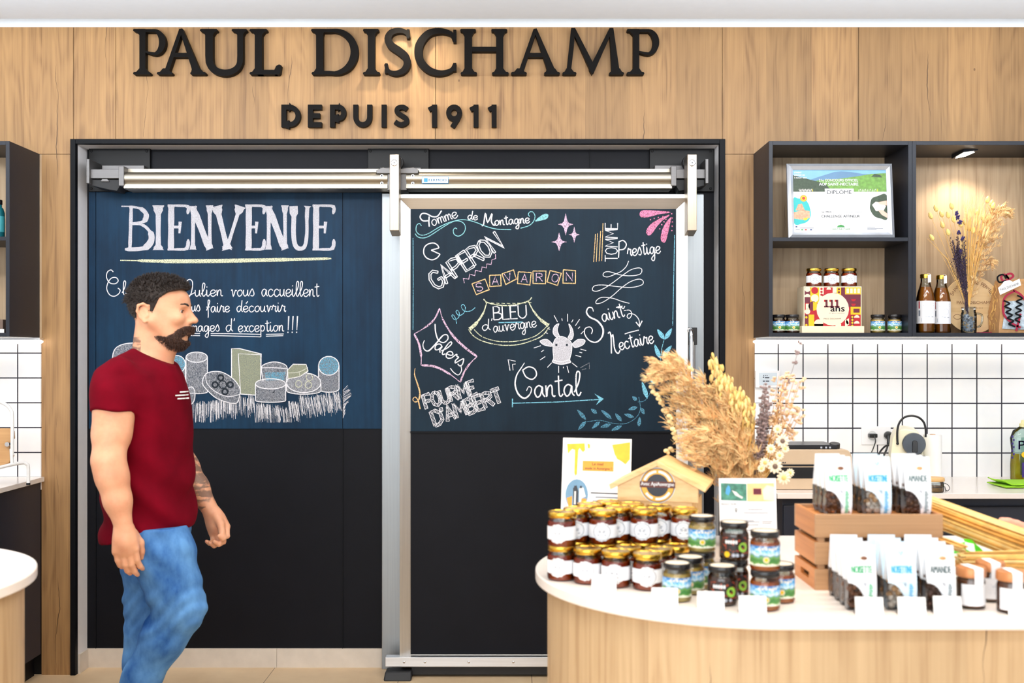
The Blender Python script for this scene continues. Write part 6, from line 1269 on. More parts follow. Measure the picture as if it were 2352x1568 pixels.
# ------------------------------------------------------------------ crate and nut bags
wood('crate_wood', (190, 146, 104), (146, 104, 68), 'X', gscale=.8); wood('crate_side', (206, 132, 66), (160, 96, 44), 'Y', gscale=.8)
cx0, cx1, cy0, cy1 = .6835, .971, 2.427, 2.607; pt = .009; rows = ((0, .047), (.058, .108), (.119, .171))
t = thing('wooden_crate', 'slatted wooden crate carrying the upper row of nut bags', 'crate', ((cx0 + cx1) / 2, (cy0 + cy1) / 2, IT))
for z0, z1 in rows:
    for y in (cy0, cy1 - pt): b = MB(); b.box(cx0, cx1, y, y + pt, IT + z0, IT + z1); b.build('front_slat' if y == cy0 else 'back_slat', M['crate_wood'], t, bevel=.001)
    for x in (cx0, cx1 - pt):
        b = MB()
        if z0 == 0:
            ym = (cy0 + cy1) / 2; b.box(x, x + pt, cy0 + pt, cy1 - pt, IT, IT + .016); b.box(x, x + pt, cy0 + pt, cy1 - pt, IT + .031, IT + z1); b.box(x, x + pt, cy0 + pt, ym - .036, IT + .016, IT + .031); b.box(x, x + pt, ym + .036, cy1 - pt, IT + .016, IT + .031)
        else: b.box(x, x + pt, cy0 + pt, cy1 - pt, IT + z0, IT + z1)
        b.build('side_slat', M['crate_side'], t)
for x in (cx0 + pt, cx1 - pt - .014):
    for y in (cy0 + pt, cy1 - pt - .014): b = MB(); b.box(x, x + .014, y, y + .014, IT, IT + .153); b.build('corner_post', M['crate_wood'], t)
b = MB(); b.box(cx0 + pt + .0145, cx1 - pt - .0145, cy0 + pt + .001, cy1 - pt - .001, IT + .154, IT + .162); b.build('raised_floor', M['crate_side'], t)
mat('bag_film_white', (232, 234, 238), .25, var=.03); mat('nut_brown', (126, 78, 46), .3, var=.35, vscale=160); mat('nut_dark', (96, 64, 50), .3, var=.3, vscale=160); mat('nut_cream', (246, 230, 212), .45, var=.15, vscale=160); mat('nut_tan', (196, 150, 100), .5, var=.2, vscale=160)
mat('print_mint', (40, 176, 110), .5); mat('print_cyan', (40, 160, 214), .5); mat('print_slate', (96, 116, 120), .5); mat('bag_paper', (240, 242, 246), .45, var=.01); mat('bag_paper_blue', (214, 234, 246), .45, var=.01)
BW, BH, BD = .058, .134, .036
def bag_parts(t, ink, nuts, word, paper, leaf):
    b = MB(); w, h, d = BW / 2, BH, BD
    def prof(z):  # half depth at height z
        k = z / h; return d / 2 * min(1, .35 + k * 6) * (1 if k < .45 else max(.04, 1 - (k - .45) / .53))
    zs = [0, .004, .015, .03, .06, .075, .095, .115, .13, h]
    # clear side gussets and bottom
    for s in (-1, 1):
        n = len(zs); v = [(s * w, -prof(z), z) for z in zs] + [(s * (w - .004 * math.sin(z / h * 3)), 0, z) for z in zs] + [(s * w, prof(z), z) for z in zs]
        b.add(v, [(i, i + 1, n + i + 1, n + i) for i in range(n - 1)] + [(n + i, n + i + 1, 2 * n + i + 1, 2 * n + i) for i in range(n - 1)])
    b.add([(-w, -prof(0), 0), (w, -prof(0), 0), (w, prof(0), 0), (-w, prof(0), 0)], [(0, 1, 2, 3)])
    b.mi = [1 if q[0] < len(b.v) and sum(b.v[k][2] for k in q) / len(q) > .062 else 0 for q in b.f]; b.build('clear_gusset', [M['clear_film'], M['bag_film_white']], t, smooth=True)
    b = MB(); n = len(zs); v = [(x, prof(z), z) for z in zs for x in (-w, w)]; b.add(v, [(2 * i, 2 * i + 1, 2 * i + 3, 2 * i + 2) for i in range(n - 1)]); b.build('back_panel', M[paper], t, smooth=True)
    # front panel with an arched window low on the left
    xs = [-w, -w * .75, -w * .5, -w * .25, 0, w * .12, w * .22, w * .3, w]
    def top(x):  # window top at x
        if x > w * .22: return 0
        return .058 * math.sqrt(max(0, 1 - ((x + w) / (w * 1.22)) ** 2)) ** .8
    b = MB(); v = []; f = []
    cols = []
    for x in xs:
        z0 = top(x) + .0005; col = [z0 + (h - z0) * q for q in (0, .08, .2, .35, .5, .7, .85, 1)]; cols.append([len(v) + i for i in range(8)]); v += [(x, -prof(z) - .0004, z) for z in col]
    for a, c in zip(cols, cols[1:]): f += [(a[i], c[i], c[i + 1], a[i + 1]) for i in range(7)]
    b.add(v, f); fp = b.build('front_panel', M[paper], t, smooth=True, angle=80)
    b = MB(); v = [(x, -prof(z) - .0001, z) for z in (0, .005, .02, .04, .06) for x in (-w, w * .3)]; b.add(v, [(2 * i, 2 * i + 1, 2 * i + 3, 2 * i + 2) for i in range(4)]); b.build('clear_window', M['clear_film'], fp, smooth=True)
    b = MB(); rq = random.Random(len(word))
    for k in range(95):
        z = rq.uniform(.006, .068); dd = max(prof(z) - .006, .001); b.ball((rq.uniform(-w + .006, w - .006), rq.uniform(-dd, dd), z), (rq.uniform(.0055, .0075), rq.uniform(.005, .007), rq.uniform(.005, .007)), 0 if rq.random() < .8 else 1, 8, 5)
    o = b.build('nuts', [M[nuts[0]], M[nuts[1]]], t, smooth=True, angle=180); o['kind'] = 'stuff'
    # print follows the front panel
    b = MB()
    def put(x0, x1, z0, z1, m): b.add([(x0, -prof(z0) - .0011, z0), (x1, -prof(z0) - .0011, z0), (x1, -prof(z1) - .0011, z1), (x0, -prof(z1) - .0011, z1)], [(0, 1, 2, 3)], m)
    n0 = len(b.v); b.text(word, -.021, .021, .078, .093, 0, m=0, bold=.03)
    for i in range(n0, len(b.v)): x, y, z = b.v[i]; b.v[i] = (x, -prof(z) - .0012, z)
    rq = random.Random(3)
    for k in range(15):   # column of small printed marks, too fine to read
        z0 = .006 + k * .0035; put(.0125 + rq.uniform(0, .0015), .0225 - rq.uniform(0, .004), z0, z0 + .0022, 0)
    put(-.018, .018, .072, .0735, 2)
    for a in (-.5, .4): b.add([(0, -prof(.112) - .0012, .112), (a * .008 - .0012, -prof(.122) - .0012, .122), (a * .008 + .0012, -prof(.121) - .0012, .121)], [(0, 1, 2)], 0)
    for cx, m in ((-.005, 1), (.006, 3)): b.add([(cx + .007 * math.cos(q), -prof(.108 + .004 * math.sin(q)) - .0011 - m * .0001, .108 + .004 * math.sin(q)) for q in [k * math.pi / 7 for k in range(14)]], [list(range(14))], m)
    b.build('printed_lettering', [M[ink], M['lid_cream'], M['ink_pale'], M[leaf]], fp)
KINDS = (('print_mint', ('nut_brown', 'nut_dark'), 'NOISETTE', 'bag_paper', 'nut_brown', 'green lettered bag of brown nuts'), ('print_cyan', ('nut_cream', 'nut_tan'), 'NOISETTINE', 'bag_paper_blue', 'nut_cream', 'blue lettered bag of pale nuts'), ('print_slate', ('nut_dark', 'nut_brown'), 'AMANDE', 'bag_paper', 'nut_tan', 'grey lettered bag of dark nuts'))
pos_top = ((.748, 2.478), (.838, 2.478), (.929, 2.478)); pos_low = ((.7254, 2.245), (.8085, 2.245), (.889, 2.245))
ordn = ('frontmost', 'second from the front', 'third from the front', 'rearmost')
for k, (ink, nuts, word, paper, leaf, desc) in enumerate(KINDS):
    first = None
    for row, (x, y), n, dy, z in (('in the crate', pos_top[k], 3, .040, IT + .1625), ('before the crate', pos_low[k], 4, .044, IT)):
        for i in range(n):
            nm = ordn[i] if i < n - 1 else 'rearmost'
            lab = f'{desc} {row}, {nm} of its stack'; loc = (x + (.002 * i if row[0] == 'b' else 0), y + dy * i, z)
            if first is None: first = thing('nut_bag', lab, 'nut bag', loc, R(-3), 'nut bags on the counter', local=True); bag_parts(first, ink, nuts, word, paper, leaf)
            else: dup(first, loc, R(-4 + 3 * (i % 3)), lab)
# ------------------------------------------------------------------ copper lidded jars
CJ = None
for x, y, w in ((.965, 2.266, 'leftmost of the three, beside the grey lettered nut bags'), (1.034, 2.330, 'in the middle, furthest back of the three'), (1.031, 2.225, 'rightmost and nearest of the three')):
    if CJ is None:
        CJ = thing('caramel_jar', 'x', 'jar', (x, y, IT), R(8), 'copper-lidded jars', local=True); r, h = .0285, .085
        b = MB(); b.lathe([(r * .9, 0), (r, .003), (r, .056), (r * .93, .062), (r * .93, .066)], 28, cap=False); b.build('glass_body', M['clear_glass'], CJ, smooth=True, angle=60)
        b = MB(); b.lathe([(r * .85, .003), (r * .965, .006), (r * .965, .055), (r * .9, .061), (.001, .061)], 26); b.build('caramel', M['caramel'], CJ, smooth=True)
        b = MB(); b.lathe([(r * 1.0, .065), (r * 1.06, .067), (r * 1.06, .081), (r * 1.0, .085), (.001, .085)], 28); ld = b.build('lid', M['copper_lid'], CJ, smooth=True)
        b = MB(); b.lathe([(r * 1.008, .008), (r * 1.008, .052)], 26, a0=R(-160), a1=R(-25), cap=False); lb = b.build('label', M['label_white'], CJ, smooth=True)
        b = MB(); w2 = .010; ry = r * 1.075; b.add([(-w2, -ry, .052), (w2, -ry, .052), (w2, -ry, .083), (-w2, -ry, .083), (-w2, -r * .98, .0858), (w2, -r * .98, .0858), (-w2, r * .9, .0858), (w2, r * .9, .0858)], [(0, 1, 2, 3), (3, 2, 5, 4), (4, 5, 7, 6)]); b.build('seal_strip', M['label_white'], ld)
        b = MB()
        for z, q in ((.038, .30), (.034, .2), (.020, .34)):
            b.add([(r * 1.014 * math.cos(R(-92) + a), r * 1.014 * math.sin(R(-92) + a), zz) for zz in (z, z + .0014) for a in (-q, 0, q)], [(0, 1, 4, 3), (1, 2, 5, 4)])
        b.build('printed_lettering', M['ink_pale'], lb); c = CJ
    else: c = dup(CJ, (x, y, IT), R(-2))
    c['label'] = 'copper-lidded brown jar with white seal, ' + w

# ------------------------------------------------------------------ wheat bundles, packet
rr = random.Random(9)
def bundle(name_lab, x0, y0, D0, x1, y1, D1, r0, r1, n, rad):
    b = MB(); a, c = P(x0, y0, D0), P(x1, y1, D1); d = (c - a).normalized(); u = d.cross(Vector((0, 1, 0))).normalized(); w = d.cross(u)
    for k in range(n):
        q, th = math.sqrt(rr.random()), rr.uniform(0, 6.283); s0 = rr.uniform(-.03, .05); s1 = rr.uniform(-.05, .05)
        def at(t, R_): return a + (c - a) * t + (u * math.cos(th) + w * math.sin(th)) * R_ * q
        b.tube([at(s0, r0), at(.5, (r0 + r1) * .46) + Vector((0, 0, rr.uniform(-.003, .003))), at(1 + s1, r1)], [rad * .9, rad, rad * .8], 5, rr.choice((0, 0, 1, 1, 2)))
    return tag(b.build('straw_bundle', [M['straw'], M['straw_pale'], M['straw_deep']], smooth=True, angle=180), name_lab, 'straw bundle')
bundle('thick straw bundle sloping down from the crate to the right', 2118, 1166, 2.66, 2420, 1280, 2.55, .034, .042, 170, .0032)
bundle('flatter straw bundle lying level behind the copper-lidded jars', 2206, 1290, 2.44, 2440, 1293, 2.44, .022, .034, 110, .0024)
mat('packet_green', (70, 190, 30), .3, var=.2, vscale=30); mat('packet_white', (240, 244, 232), .3, var=.1)
b = MB(); cxp, cyp = X(2212, 2.58), 2.58; rr = random.Random(2); nx, ny = 12, 6
v = [(cxp - .065 + .13 * i / nx, cyp - .028 + .056 * j / ny, IT + (.004 + .088 * math.sin(math.pi * i / nx) ** .5 * math.sin(math.pi * j / ny) ** .5 + rr.uniform(-.003, .003)) * (1 if s else .05)) for s in (0, 1) for j in range(ny + 1) for i in range(nx + 1)]; N = (nx + 1) * (ny + 1); f = []
t = thing('snack_packet', 'crumpled green and white packet lying under the straw bundle', 'packet', (cxp, cyp, IT))
def quad(s, i, j): o = s * N; q = (o + j * (nx + 1) + i, o + j * (nx + 1) + i + 1, o + (j + 1) * (nx + 1) + i + 1, o + (j + 1) * (nx + 1) + i); return q if s else q[::-1]
fs = [quad(s, i, j) for s in (0, 1) for j in range(ny) for i in range(nx)]
b.add(v, fs); b.mi = [0 if (i // 2 + j) % 3 != 1 else 1 for s in (0, 1) for j in range(ny) for i in range(nx)]; b.build('packet_film', [M['packet_green'], M['packet_white']], t, smooth=True, angle=180)
bundle('short pale stalk bundle poking out beside the green packet', 2150, 1238, 2.52, 2215, 1262, 2.47, .009, .012, 22, .0026)

mat('pink_skin', (232, 160, 134), .45, var=.12, vscale=30)
for (x0, y0, x1, y1, D, r, w) in ((2292, 1197, 2372, 1222, 2.74, .0145, 'smooth pink sausage lying uppermost behind the straw at the right edge'), (2318, 1222, 2392, 1238, 2.70, .0150, 'smooth pink sausage lying lower behind the straw at the right edge')):
    b = MB(); a, c = P(x0, y0, D), P(x1, y1, D); n_ = 16; pts = [a.lerp(c, i / n_) + Vector((0, 0, .004 * math.sin(math.pi * i / n_))) for i in range(n_ + 1)]
    b.tube(pts, [r * (max(.02, 1 - (2 * i / n_ - 1) ** 6)) ** .5 * (1 + .05 * math.sin(i * 1.7)) for i in range(n_ + 1)], 14); tag(b.build('cured_sausage', M['pink_skin'], smooth=True, angle=180), w, 'sausage', 'pink sausages behind the straw')
# ------------------------------------------------------------------ on the right worktop
D = 4.50; mat('appliance_beige', (206, 180, 150), .4, var=.02); mat('appliance_black', (26, 27, 30), .3)
t = thing('vacuum_sealer', 'beige countertop appliance with black lid and round dial, behind the bouquet', 'kitchen appliance', (X(1850, D), D, CT))
x0, x1 = X(1735, D), X(1956, D); z0, zt_ = CT, Z(1032, D)
b = MB(); pr = [(x0, CT + .002), (x1, CT + .002), (x1, zt_ - .03)] + [(x1 - .03 + .03 * math.sin(q), zt_ - .03 + .03 * math.cos(q)) for q in [math.pi / 2 - k * math.pi / 12 for k in range(7)]] + [(x0, zt_)]
b.prism(pr, D, D + .22); b.build('body_shell', M['appliance_beige'], t, bevel=.003)
b = MB(); b.box(X(1745, D), X(1925, D), D + .01, D + .20, zt_, Z(1022, D)); cp = b.build('control_strip', M['appliance_black'], t, bevel=.002)
b = MB(); dx = X(1924, D)
b.T = Matrix.Translation((dx, D + .045, zt_ + .004)) @ Matrix.Rotation(R(14), 4, 'X'); b.lathe([(.022, 0), (.022, .018), (.020, .020), (.001, .020)], 28); b.build('dial', M['appliance_black'], cp, smooth=True)
b = MB()
for px in (1886, 1897, 1906): b.box(X(px, D), X(px + 4, D), D + .0085, D + .01, Z(1030, D), Z(1026, D))
b.build('button_mark', M['ink_pale'], cp)
for ya, yb in ((1066, 1070), (1073, 1098)):
    b = MB(); b.box(x0 + .004, X(1950, D), D - .003, D + .002, Z(yb, D), Z(ya, D)); b.build('slot_band', M['appliance_black'], t, bevel=.001)
b = MB()
for k in range(9): b.box(X(1783 + k * 2.5, D), X(1784.6 + k * 2.5, D), D - .0012, D - .0002, Z(1063.5, D), Z(1060.5 + (k % 2), D))
b.build('printed_mark', M['ink_dark'], t)
# double socket, cables
D = 4.985
t = thing('wall_socket', 'white double wall socket with two plugs on the tiles', 'socket', (X(2012, D), 4.992, Z(1000, D)))
b = MB(); b.box(X(1979, D), X(2046, D), D, 4.992, Z(1021, D), Z(979, D)); b.build('cover_plate', M['label_white'], t, bevel=.002)
for px in (2003, 2039):
    b = MB(); b.T = Matrix.Translation((X(px, D), D, Z(1000, D))) @ Matrix.Rotation(R(90), 4, 'X'); b.lathe([(.0225, 0), (.0225, .002), (.019, .002), (.018, .0005), (.001, .0005)], 28, 0); b.build('socket_ring', [M['white_metal']], t, smooth=True)
tp = thing('charger_plug', 'slim dark plug with thin cable in the left socket', 'plug', (X(2003, D), 4.98, Z(1000, D))); b = MB(); b.box(X(1993, D), X(2011, D), 4.955, 4.983, Z(1004, D), Z(995, D)); b.build('plug_body', M['appliance_black'], tp, bevel=.003)
b = MB(); b.tube(smooth_pts([P(2008, 1000, 4.955), P(2011, 1012, 4.95), P(2007, 1026, 4.95), P(2001, 1040, 4.90), P(1990, 1060, 4.80), P(1975, 1094, 4.75)], 5), .0026, 6); b.build('cable', M['appliance_black'], tp, smooth=True)
tp = thing('machine_plug', 'thick black plug and cable in the right socket', 'plug', (X(2039, D), 4.98, Z(1000, D))); b = MB(); b.T = Matrix.Translation((X(2039, D), 4.984, Z(999, D))) @ Matrix.Rotation(R(90), 4, 'X'); b.lathe([(.018, 0), (.018, .016), (.012, .03), (.010, .034)], 22); b.build('plug_body', M['appliance_black'], tp, smooth=True)
b = MB(); b.tube(smooth_pts([P(2040, 1000, 4.95), P(2040, 1018, 4.945), P(2035, 1035, 4.94), P(2026, 1054, 4.90), P(2015, 1085, 4.84)], 5), [.007] * 6 + [.0045] * 15, 8); b.tube(smooth_pts([P(2015, 1062, 4.84), P(2020, 1040, 4.86), P(2034, 1024, 4.88), P(2046, 1022, 4.87)], 5), .0042, 8); b.build('cable', M['appliance_black'], tp, smooth=True)
# thermostat and switch
t = thing('thermostat', 'white thermostat box on the tiles beside the oak post', 'thermostat', (X(1762, D), 4.992, Z(870, D))); b = MB(); b.box(X(1734, D), X(1790, D), 4.972, 4.992, Z(890, D), Z(851, D)); b.build('housing', M['label_white'], t, bevel=.003); b = MB(); b.box(X(1742, D), X(1783, D), 4.9705, 4.972, Z(884, D), Z(856, D)); mat('lcd', (214, 226, 236), .3); b.build('screen', M['lcd'], t)
b = MB(); [b.box(X(px, 4.97), X(px + w, 4.97), 4.9695, 4.9705, Z(py + 2, 4.97), Z(py, 4.97)) for px, py, w in ((1752, 865, 3), (1757, 866, 10), (1752, 874, 5), (1759, 874, 8), (1753, 861, 1.5), (1757, 861, 1.5), (1761, 861, 1.5))]; b.build('screen_digit', M['ink_dark'], t)
t = thing('light_switch', 'white light switch below the thermostat', 'switch', (X(1748, D), 4.992, Z(945, D))); b = MB(); b.box(X(1735, D), X(1775, D), 4.984, 4.992, Z(966, D), Z(926, D)); b.build('cover_plate', M['label_white'], t, bevel=.002); b = MB(); b.box(X(1743, D), X(1763, D), 4.979, 4.984, Z(960, D), Z(932, D)); b.build('rocker', M['white_metal'], t, bevel=.002)
# coffee machine
D = 4.56; mat('machine_cream', (246, 238, 206), .3, var=.01); mat('head_grey', (62, 70, 80), .25)
t = thing('coffee_machine', 'cream coffee machine with round black head and arched handle', 'coffee machine', (X(2090, D), D + .03, CT)); machine = t
x0, x1 = X(2054, D), X(2120, D)
b = MB(); pr = [(x0, Z(1048, D)), (X(2058, D), Z(1010, D)), (X(2066, D), Z(990, D)), (X(2085, D), Z(985, D)), (X(2112, D), Z(990, D)), (x1 + .008, Z(1012, D)), (x1 + .008, Z(1046, D)), (X(2128, D), CT + .02), (X(2128, D), CT), (x0 - .004, CT), (x0 - .004, CT + .02)]
b.prism(pr[::-1], D + .03, D + .26); b.build('body_shell', M['machine_cream'], t, bevel=.006, seg=3)
b = MB(); b.T = Matrix.Translation((X(2103.5, D), D + .03, Z(1019.5, D))) @ Matrix.Rotation(R(90), 4, 'X'); b.lathe([(.046, 0), (.047, .004), (.047, .034), (.044, .040), (.001, .040)], 36); hd_ = b.build('brew_head', M['head_grey'], t, smooth=True)
b = MB(); b.T = Matrix.Translation((X(2105, D), D - .0105, Z(1022, D))); b.prism([(-.010, -.028), (.010, -.028)] + [(.010 * math.cos(q), .012 + .010 * math.sin(q)) for q in [k * math.pi / 8 for k in range(9)]], -.012, .001); b.build('head_lever', M['appliance_black'], hd_, bevel=.002)
b = MB(); b.tube(smooth_pts([P(2064.5, 1020, D + .02), P(2064, 990, D + .02), P(2069, 970, D + .02), P(2080, 958, D + .02), P(2095, 954.5, D + .02), P(2110, 958, D + .02), P(2121, 969, D + .02), P(2125, 985, D + .02), P(2125, 1003, D + .02)], 5), .0045, 10); b.ball(P(2064.5, 1019, D + .02), .006, 0, 8, 6); b.build('arched_handle', M['appliance_black'], t, smooth=True)
b = MB(); b.box(X(2084, D), X(2129, D), D + .0, D + .03, CT + .012, Z(1046, D)); b.build('cup_bay', M['appliance_black'], t, bevel=.003)
b = MB(); b.box(X(2080, D), X(2131, D), D - .06, D + .03, CT, CT + .012); b.build('drip_tray', M['appliance_black'], t, bevel=.002)
machine.rotation_euler = (0, 0, R(-17))      # turned a little, facing the room
t = thing('kitchen_roll', 'white upright roll behind the coffee machine', 'kitchen roll', (X(2142, 4.70), 4.70, CT)); b = MB(); b.lathe([(.038, 0), (.038, Z(997, 4.72) - CT)], 32, c=(X(2142, 4.70), 4.70, CT)); b.build('paper_roll', M['paper_white'], t, smooth=True); b = MB(); b.lathe([(.012, Z(997, 4.72) - CT), (.012, Z(996, 4.72) - CT)], 16, c=(X(2142, 4.70), 4.70, CT)); b.build('roll_core', M['kraft'], t)
# clip jar
D = 4.44; jx = X(2145, D); jz = Z(1140, D)
t = thing('clip_jar', 'glass clip jar with bamboo lid and wire bail behind the straw', 'jar', (jx, D, CT)); wood('bamboo', (232, 186, 122), (212, 160, 96), 'X')
JH = Z(1104, D) - CT; b = MB(); b.lathe([(.036, 0), (.039, .004), (.039, JH - .012), (.036, JH)], 30, c=(jx, D, CT), cap=False); b.build('glass_body', M['clear_glass'], t, smooth=True)
b = MB(); b.lathe([(.041, JH), (.042, JH + .002), (.042, JH + .012), (.040, JH + .015), (.001, JH + .015)], 30, c=(jx, D, CT)); b.build('bamboo_lid', M['bamboo'], t, smooth=True)
b = MB(); b.lathe([(.033, .003), (.036, .006), (.036, JH * .55), (.001, JH * .55)], 24, c=(jx, D, CT)); b.build('sugar', M['nut_tan'], t, smooth=True)
b = MB()
for z in (JH - .008, JH - .022): b.tube([(jx + .0405 * math.cos(q), D + .0405 * math.sin(q), CT + z) for q in [k * math.pi / 16 for k in range(32)]], .0014, 6, closed=True)
b.tube(smooth_pts([(jx + .040, D - .01, CT + JH - .008), (jx + .054, D - .012, CT + JH - .016), (jx + .060, D - .012, CT + JH - .030), (jx + .050, D - .012, CT + JH - .040), (jx + .041, D - .01, CT + JH - .030)], 5), .0014, 6); b.tube([(jx + .041, D - .01, CT + JH - .022), (jx + .043, D - .02, CT + JH - .05)], .0014, 6); b.build('wire_bail', M['appliance_black'], t, smooth=True)
# dish soap
D = 4.84; sx_ = X(2350, D); H = Z(978, D) - CT
t = thing('soap_bottle', 'clear washing-up bottle, half full of yellow liquid, at the right edge', 'soap bottle', (sx_, D, CT))
def oval(b, prof, seg=28, m=0):
    n0 = len(b.v); b.lathe(prof, seg, m, (0, 0, 0), cap=False)
    for i in range(n0, len(b.v)): x, y, z = b.v[i]; b.v[i] = (sx_ + x, D + y * .62, CT + z)
b = MB(); oval(b, [(.050, 0), (.056, .005), (.057, H * .30), (.052, H * .55), (.058, H * .78), (.045, H * .92), (.020, H * .985), (.016, H)]); b.build('bottle_body', M['pet_plastic'], t, smooth=True)
b = MB(); oval(b, [(.001, .003), (.048, .003), (.054, .007), (.055, H * .30), (.052, H * .50), (.001, H * .50)]); b.build('soap_liquid', M['dish_soap'], t, smooth=True)
b = MB(); b.lathe([(.016, H - .004), (.017, H + .010), (.010, H + .014), (.008, H + .026), (.001, H + .028)], 20, c=(sx_, D, CT)); mat('cap_pale', (236, 226, 170), .4); b.build('cap', M['cap_pale'], t, smooth=True)
b = MB(); y_ = D - .0375; b.prism([(sx_ - .030, CT + H * .12), (sx_ + .04, CT + H * .12), (sx_ + .045, CT + H * .40), (sx_ + .045, CT + H * .80), (sx_ - .026, CT + H * .80), (sx_ - .030, CT + H * .42)], y_, y_ + .001, 0); lb = b.build('label', M['pet_plastic'], t)
b = MB(); b.text('Paic', X(2340, 4.8), X(2392, 4.8), Z(1032, 4.8), Z(1012, 4.8), y_ - .001, m=0, bold=.02); b.add([(sx_ - .008 + .018 * math.cos(q), y_ - .001, Z(1044, 4.8) + .014 * math.sin(q)) for q in [k * math.pi / 8 for k in range(16)]], [list(range(16))], 1); b.add([(X(px, 4.8), y_ - .0005, Z(py, 4.8)) for px, py in ((2348, 1062), (2380, 1062), (2380, 1096), (2348, 1096))], [(3, 2, 1, 0)], 0)
for k in range(7): b.add([(X(2324 + (k % 2) * 3, 4.8), y_ - .0005, Z(1000 + k * 8, 4.8)), (X(2328 + (k % 2) * 3, 4.8), y_ - .0005, Z(1000 + k * 8, 4.8)), (X(2328 + (k % 2) * 3, 4.8), y_ - .0005, Z(1005 + k * 8, 4.8)), (X(2324 + (k % 2) * 3, 4.8), y_ - .0005, Z(1005 + k * 8, 4.8))], [(3, 2, 1, 0)], 0)
mat('label_violet', (60, 40, 120), .5); b.build('printed_lettering', [M['label_violet'], M['yellow_mark']], lb)
mat('cloth_green', (150, 206, 40), .9, var=.1, vscale=200); b = MB(); rr = random.Random(4); nx, ny = 16, 8; x0, x1, y0, y1 = X(2290, 4.62), X(2400, 4.62), 4.54, 4.72
for lay in range(2):
    v = [(x0 + (x1 - x0) * i / nx + lay * .006, y0 + (y1 - y0) * j / ny + lay * .005 + .01 * i / nx, CT + .004 + lay * .009 + .003 * math.sin(i * .9 + lay) * math.sin(j * .8) + (.012 * max(0, 1 - i / 2) if lay else 0)) for j in range(ny + 1) for i in range(nx + 1)]; b.add(v, [(j * (nx + 1) + i, j * (nx + 1) + i + 1, (j + 1) * (nx + 1) + i + 1, (j + 1) * (nx + 1) + i) for j in range(ny) for i in range(nx)])
o = tag(b.build('cleaning_cloth', M['cloth_green'], smooth=True, angle=180), 'folded bright green cleaning cloth at the right end of the worktop', 'cloth'); m_ = o.modifiers.new('thick', 'SOLIDIFY'); m_.thickness = .005; m_.offset = 1
# ------------------------------------------------------------------ on the left worktop
D = 4.62; t = thing('paper_roll_stand', 'white tubular stand holding a tan wooden board on the left worktop', 'stand', (X(0, D), D, CT))
def lp(px, py, dy=0): return P(px, py, D + dy)
b = MB(); b.tube(smooth_pts([lp(28, 1045), lp(28, 960), lp(24, 940), lp(10, 927), lp(-10, 922), lp(-60, 922)], 5), .0075, 10); b.tube(smooth_pts([(X(53, D), D + .05, CT + .006), (X(53, D), D + .05, CT + .075), (X(50, D), D + .045, CT + .092), (X(40, D), D + .03, CT + .098), (X(10, D), D - .06, CT + .085), (X(2, D), D - .08, CT + .07), (X(2, D), D - .085, CT + .006)], 5), .0075, 10); b.tube([lp(26, 1030), (X(28, D), D, CT + .092)], .0075, 10); b.build('tube_frame', M['white_metal'], t, smooth=True)
b = MB()
for q in ((X(53, D), D + .05), (X(2, D), D - .085)): b.lathe([(.0085, 0), (.0085, .010)], 14, c=(q[0], q[1], CT))
b.build('rubber_cap', M['appliance_black'], t, smooth=True)
b = MB(); b.prism([lp(px, py).xz[:] if False else (X(px, D), Z(py, D)) for px, py in ((-70, 1060), (0, 1070), (18, 1064), (27, 1046), (22, 1040), (18, 1030), (22, 1012), (28, 1008), (27, 990), (18, 984), (-20, 984), (-70, 984))], D + .01, D + .03); wood('board_tan', (206, 160, 108), (180, 132, 82), 'X'); b.build('wooden_board', M['board_tan'], t, bevel=.003)
b = MB(); b.T = Matrix.Translation((X(17, D), D + .008, Z(1020, D))) @ Matrix.Rotation(R(90), 4, 'X'); b.lathe([(.010, -.004), (.010, .012), (.001, .012)], 18); b.build('clamp_knob', M['chrome'], t, smooth=True)
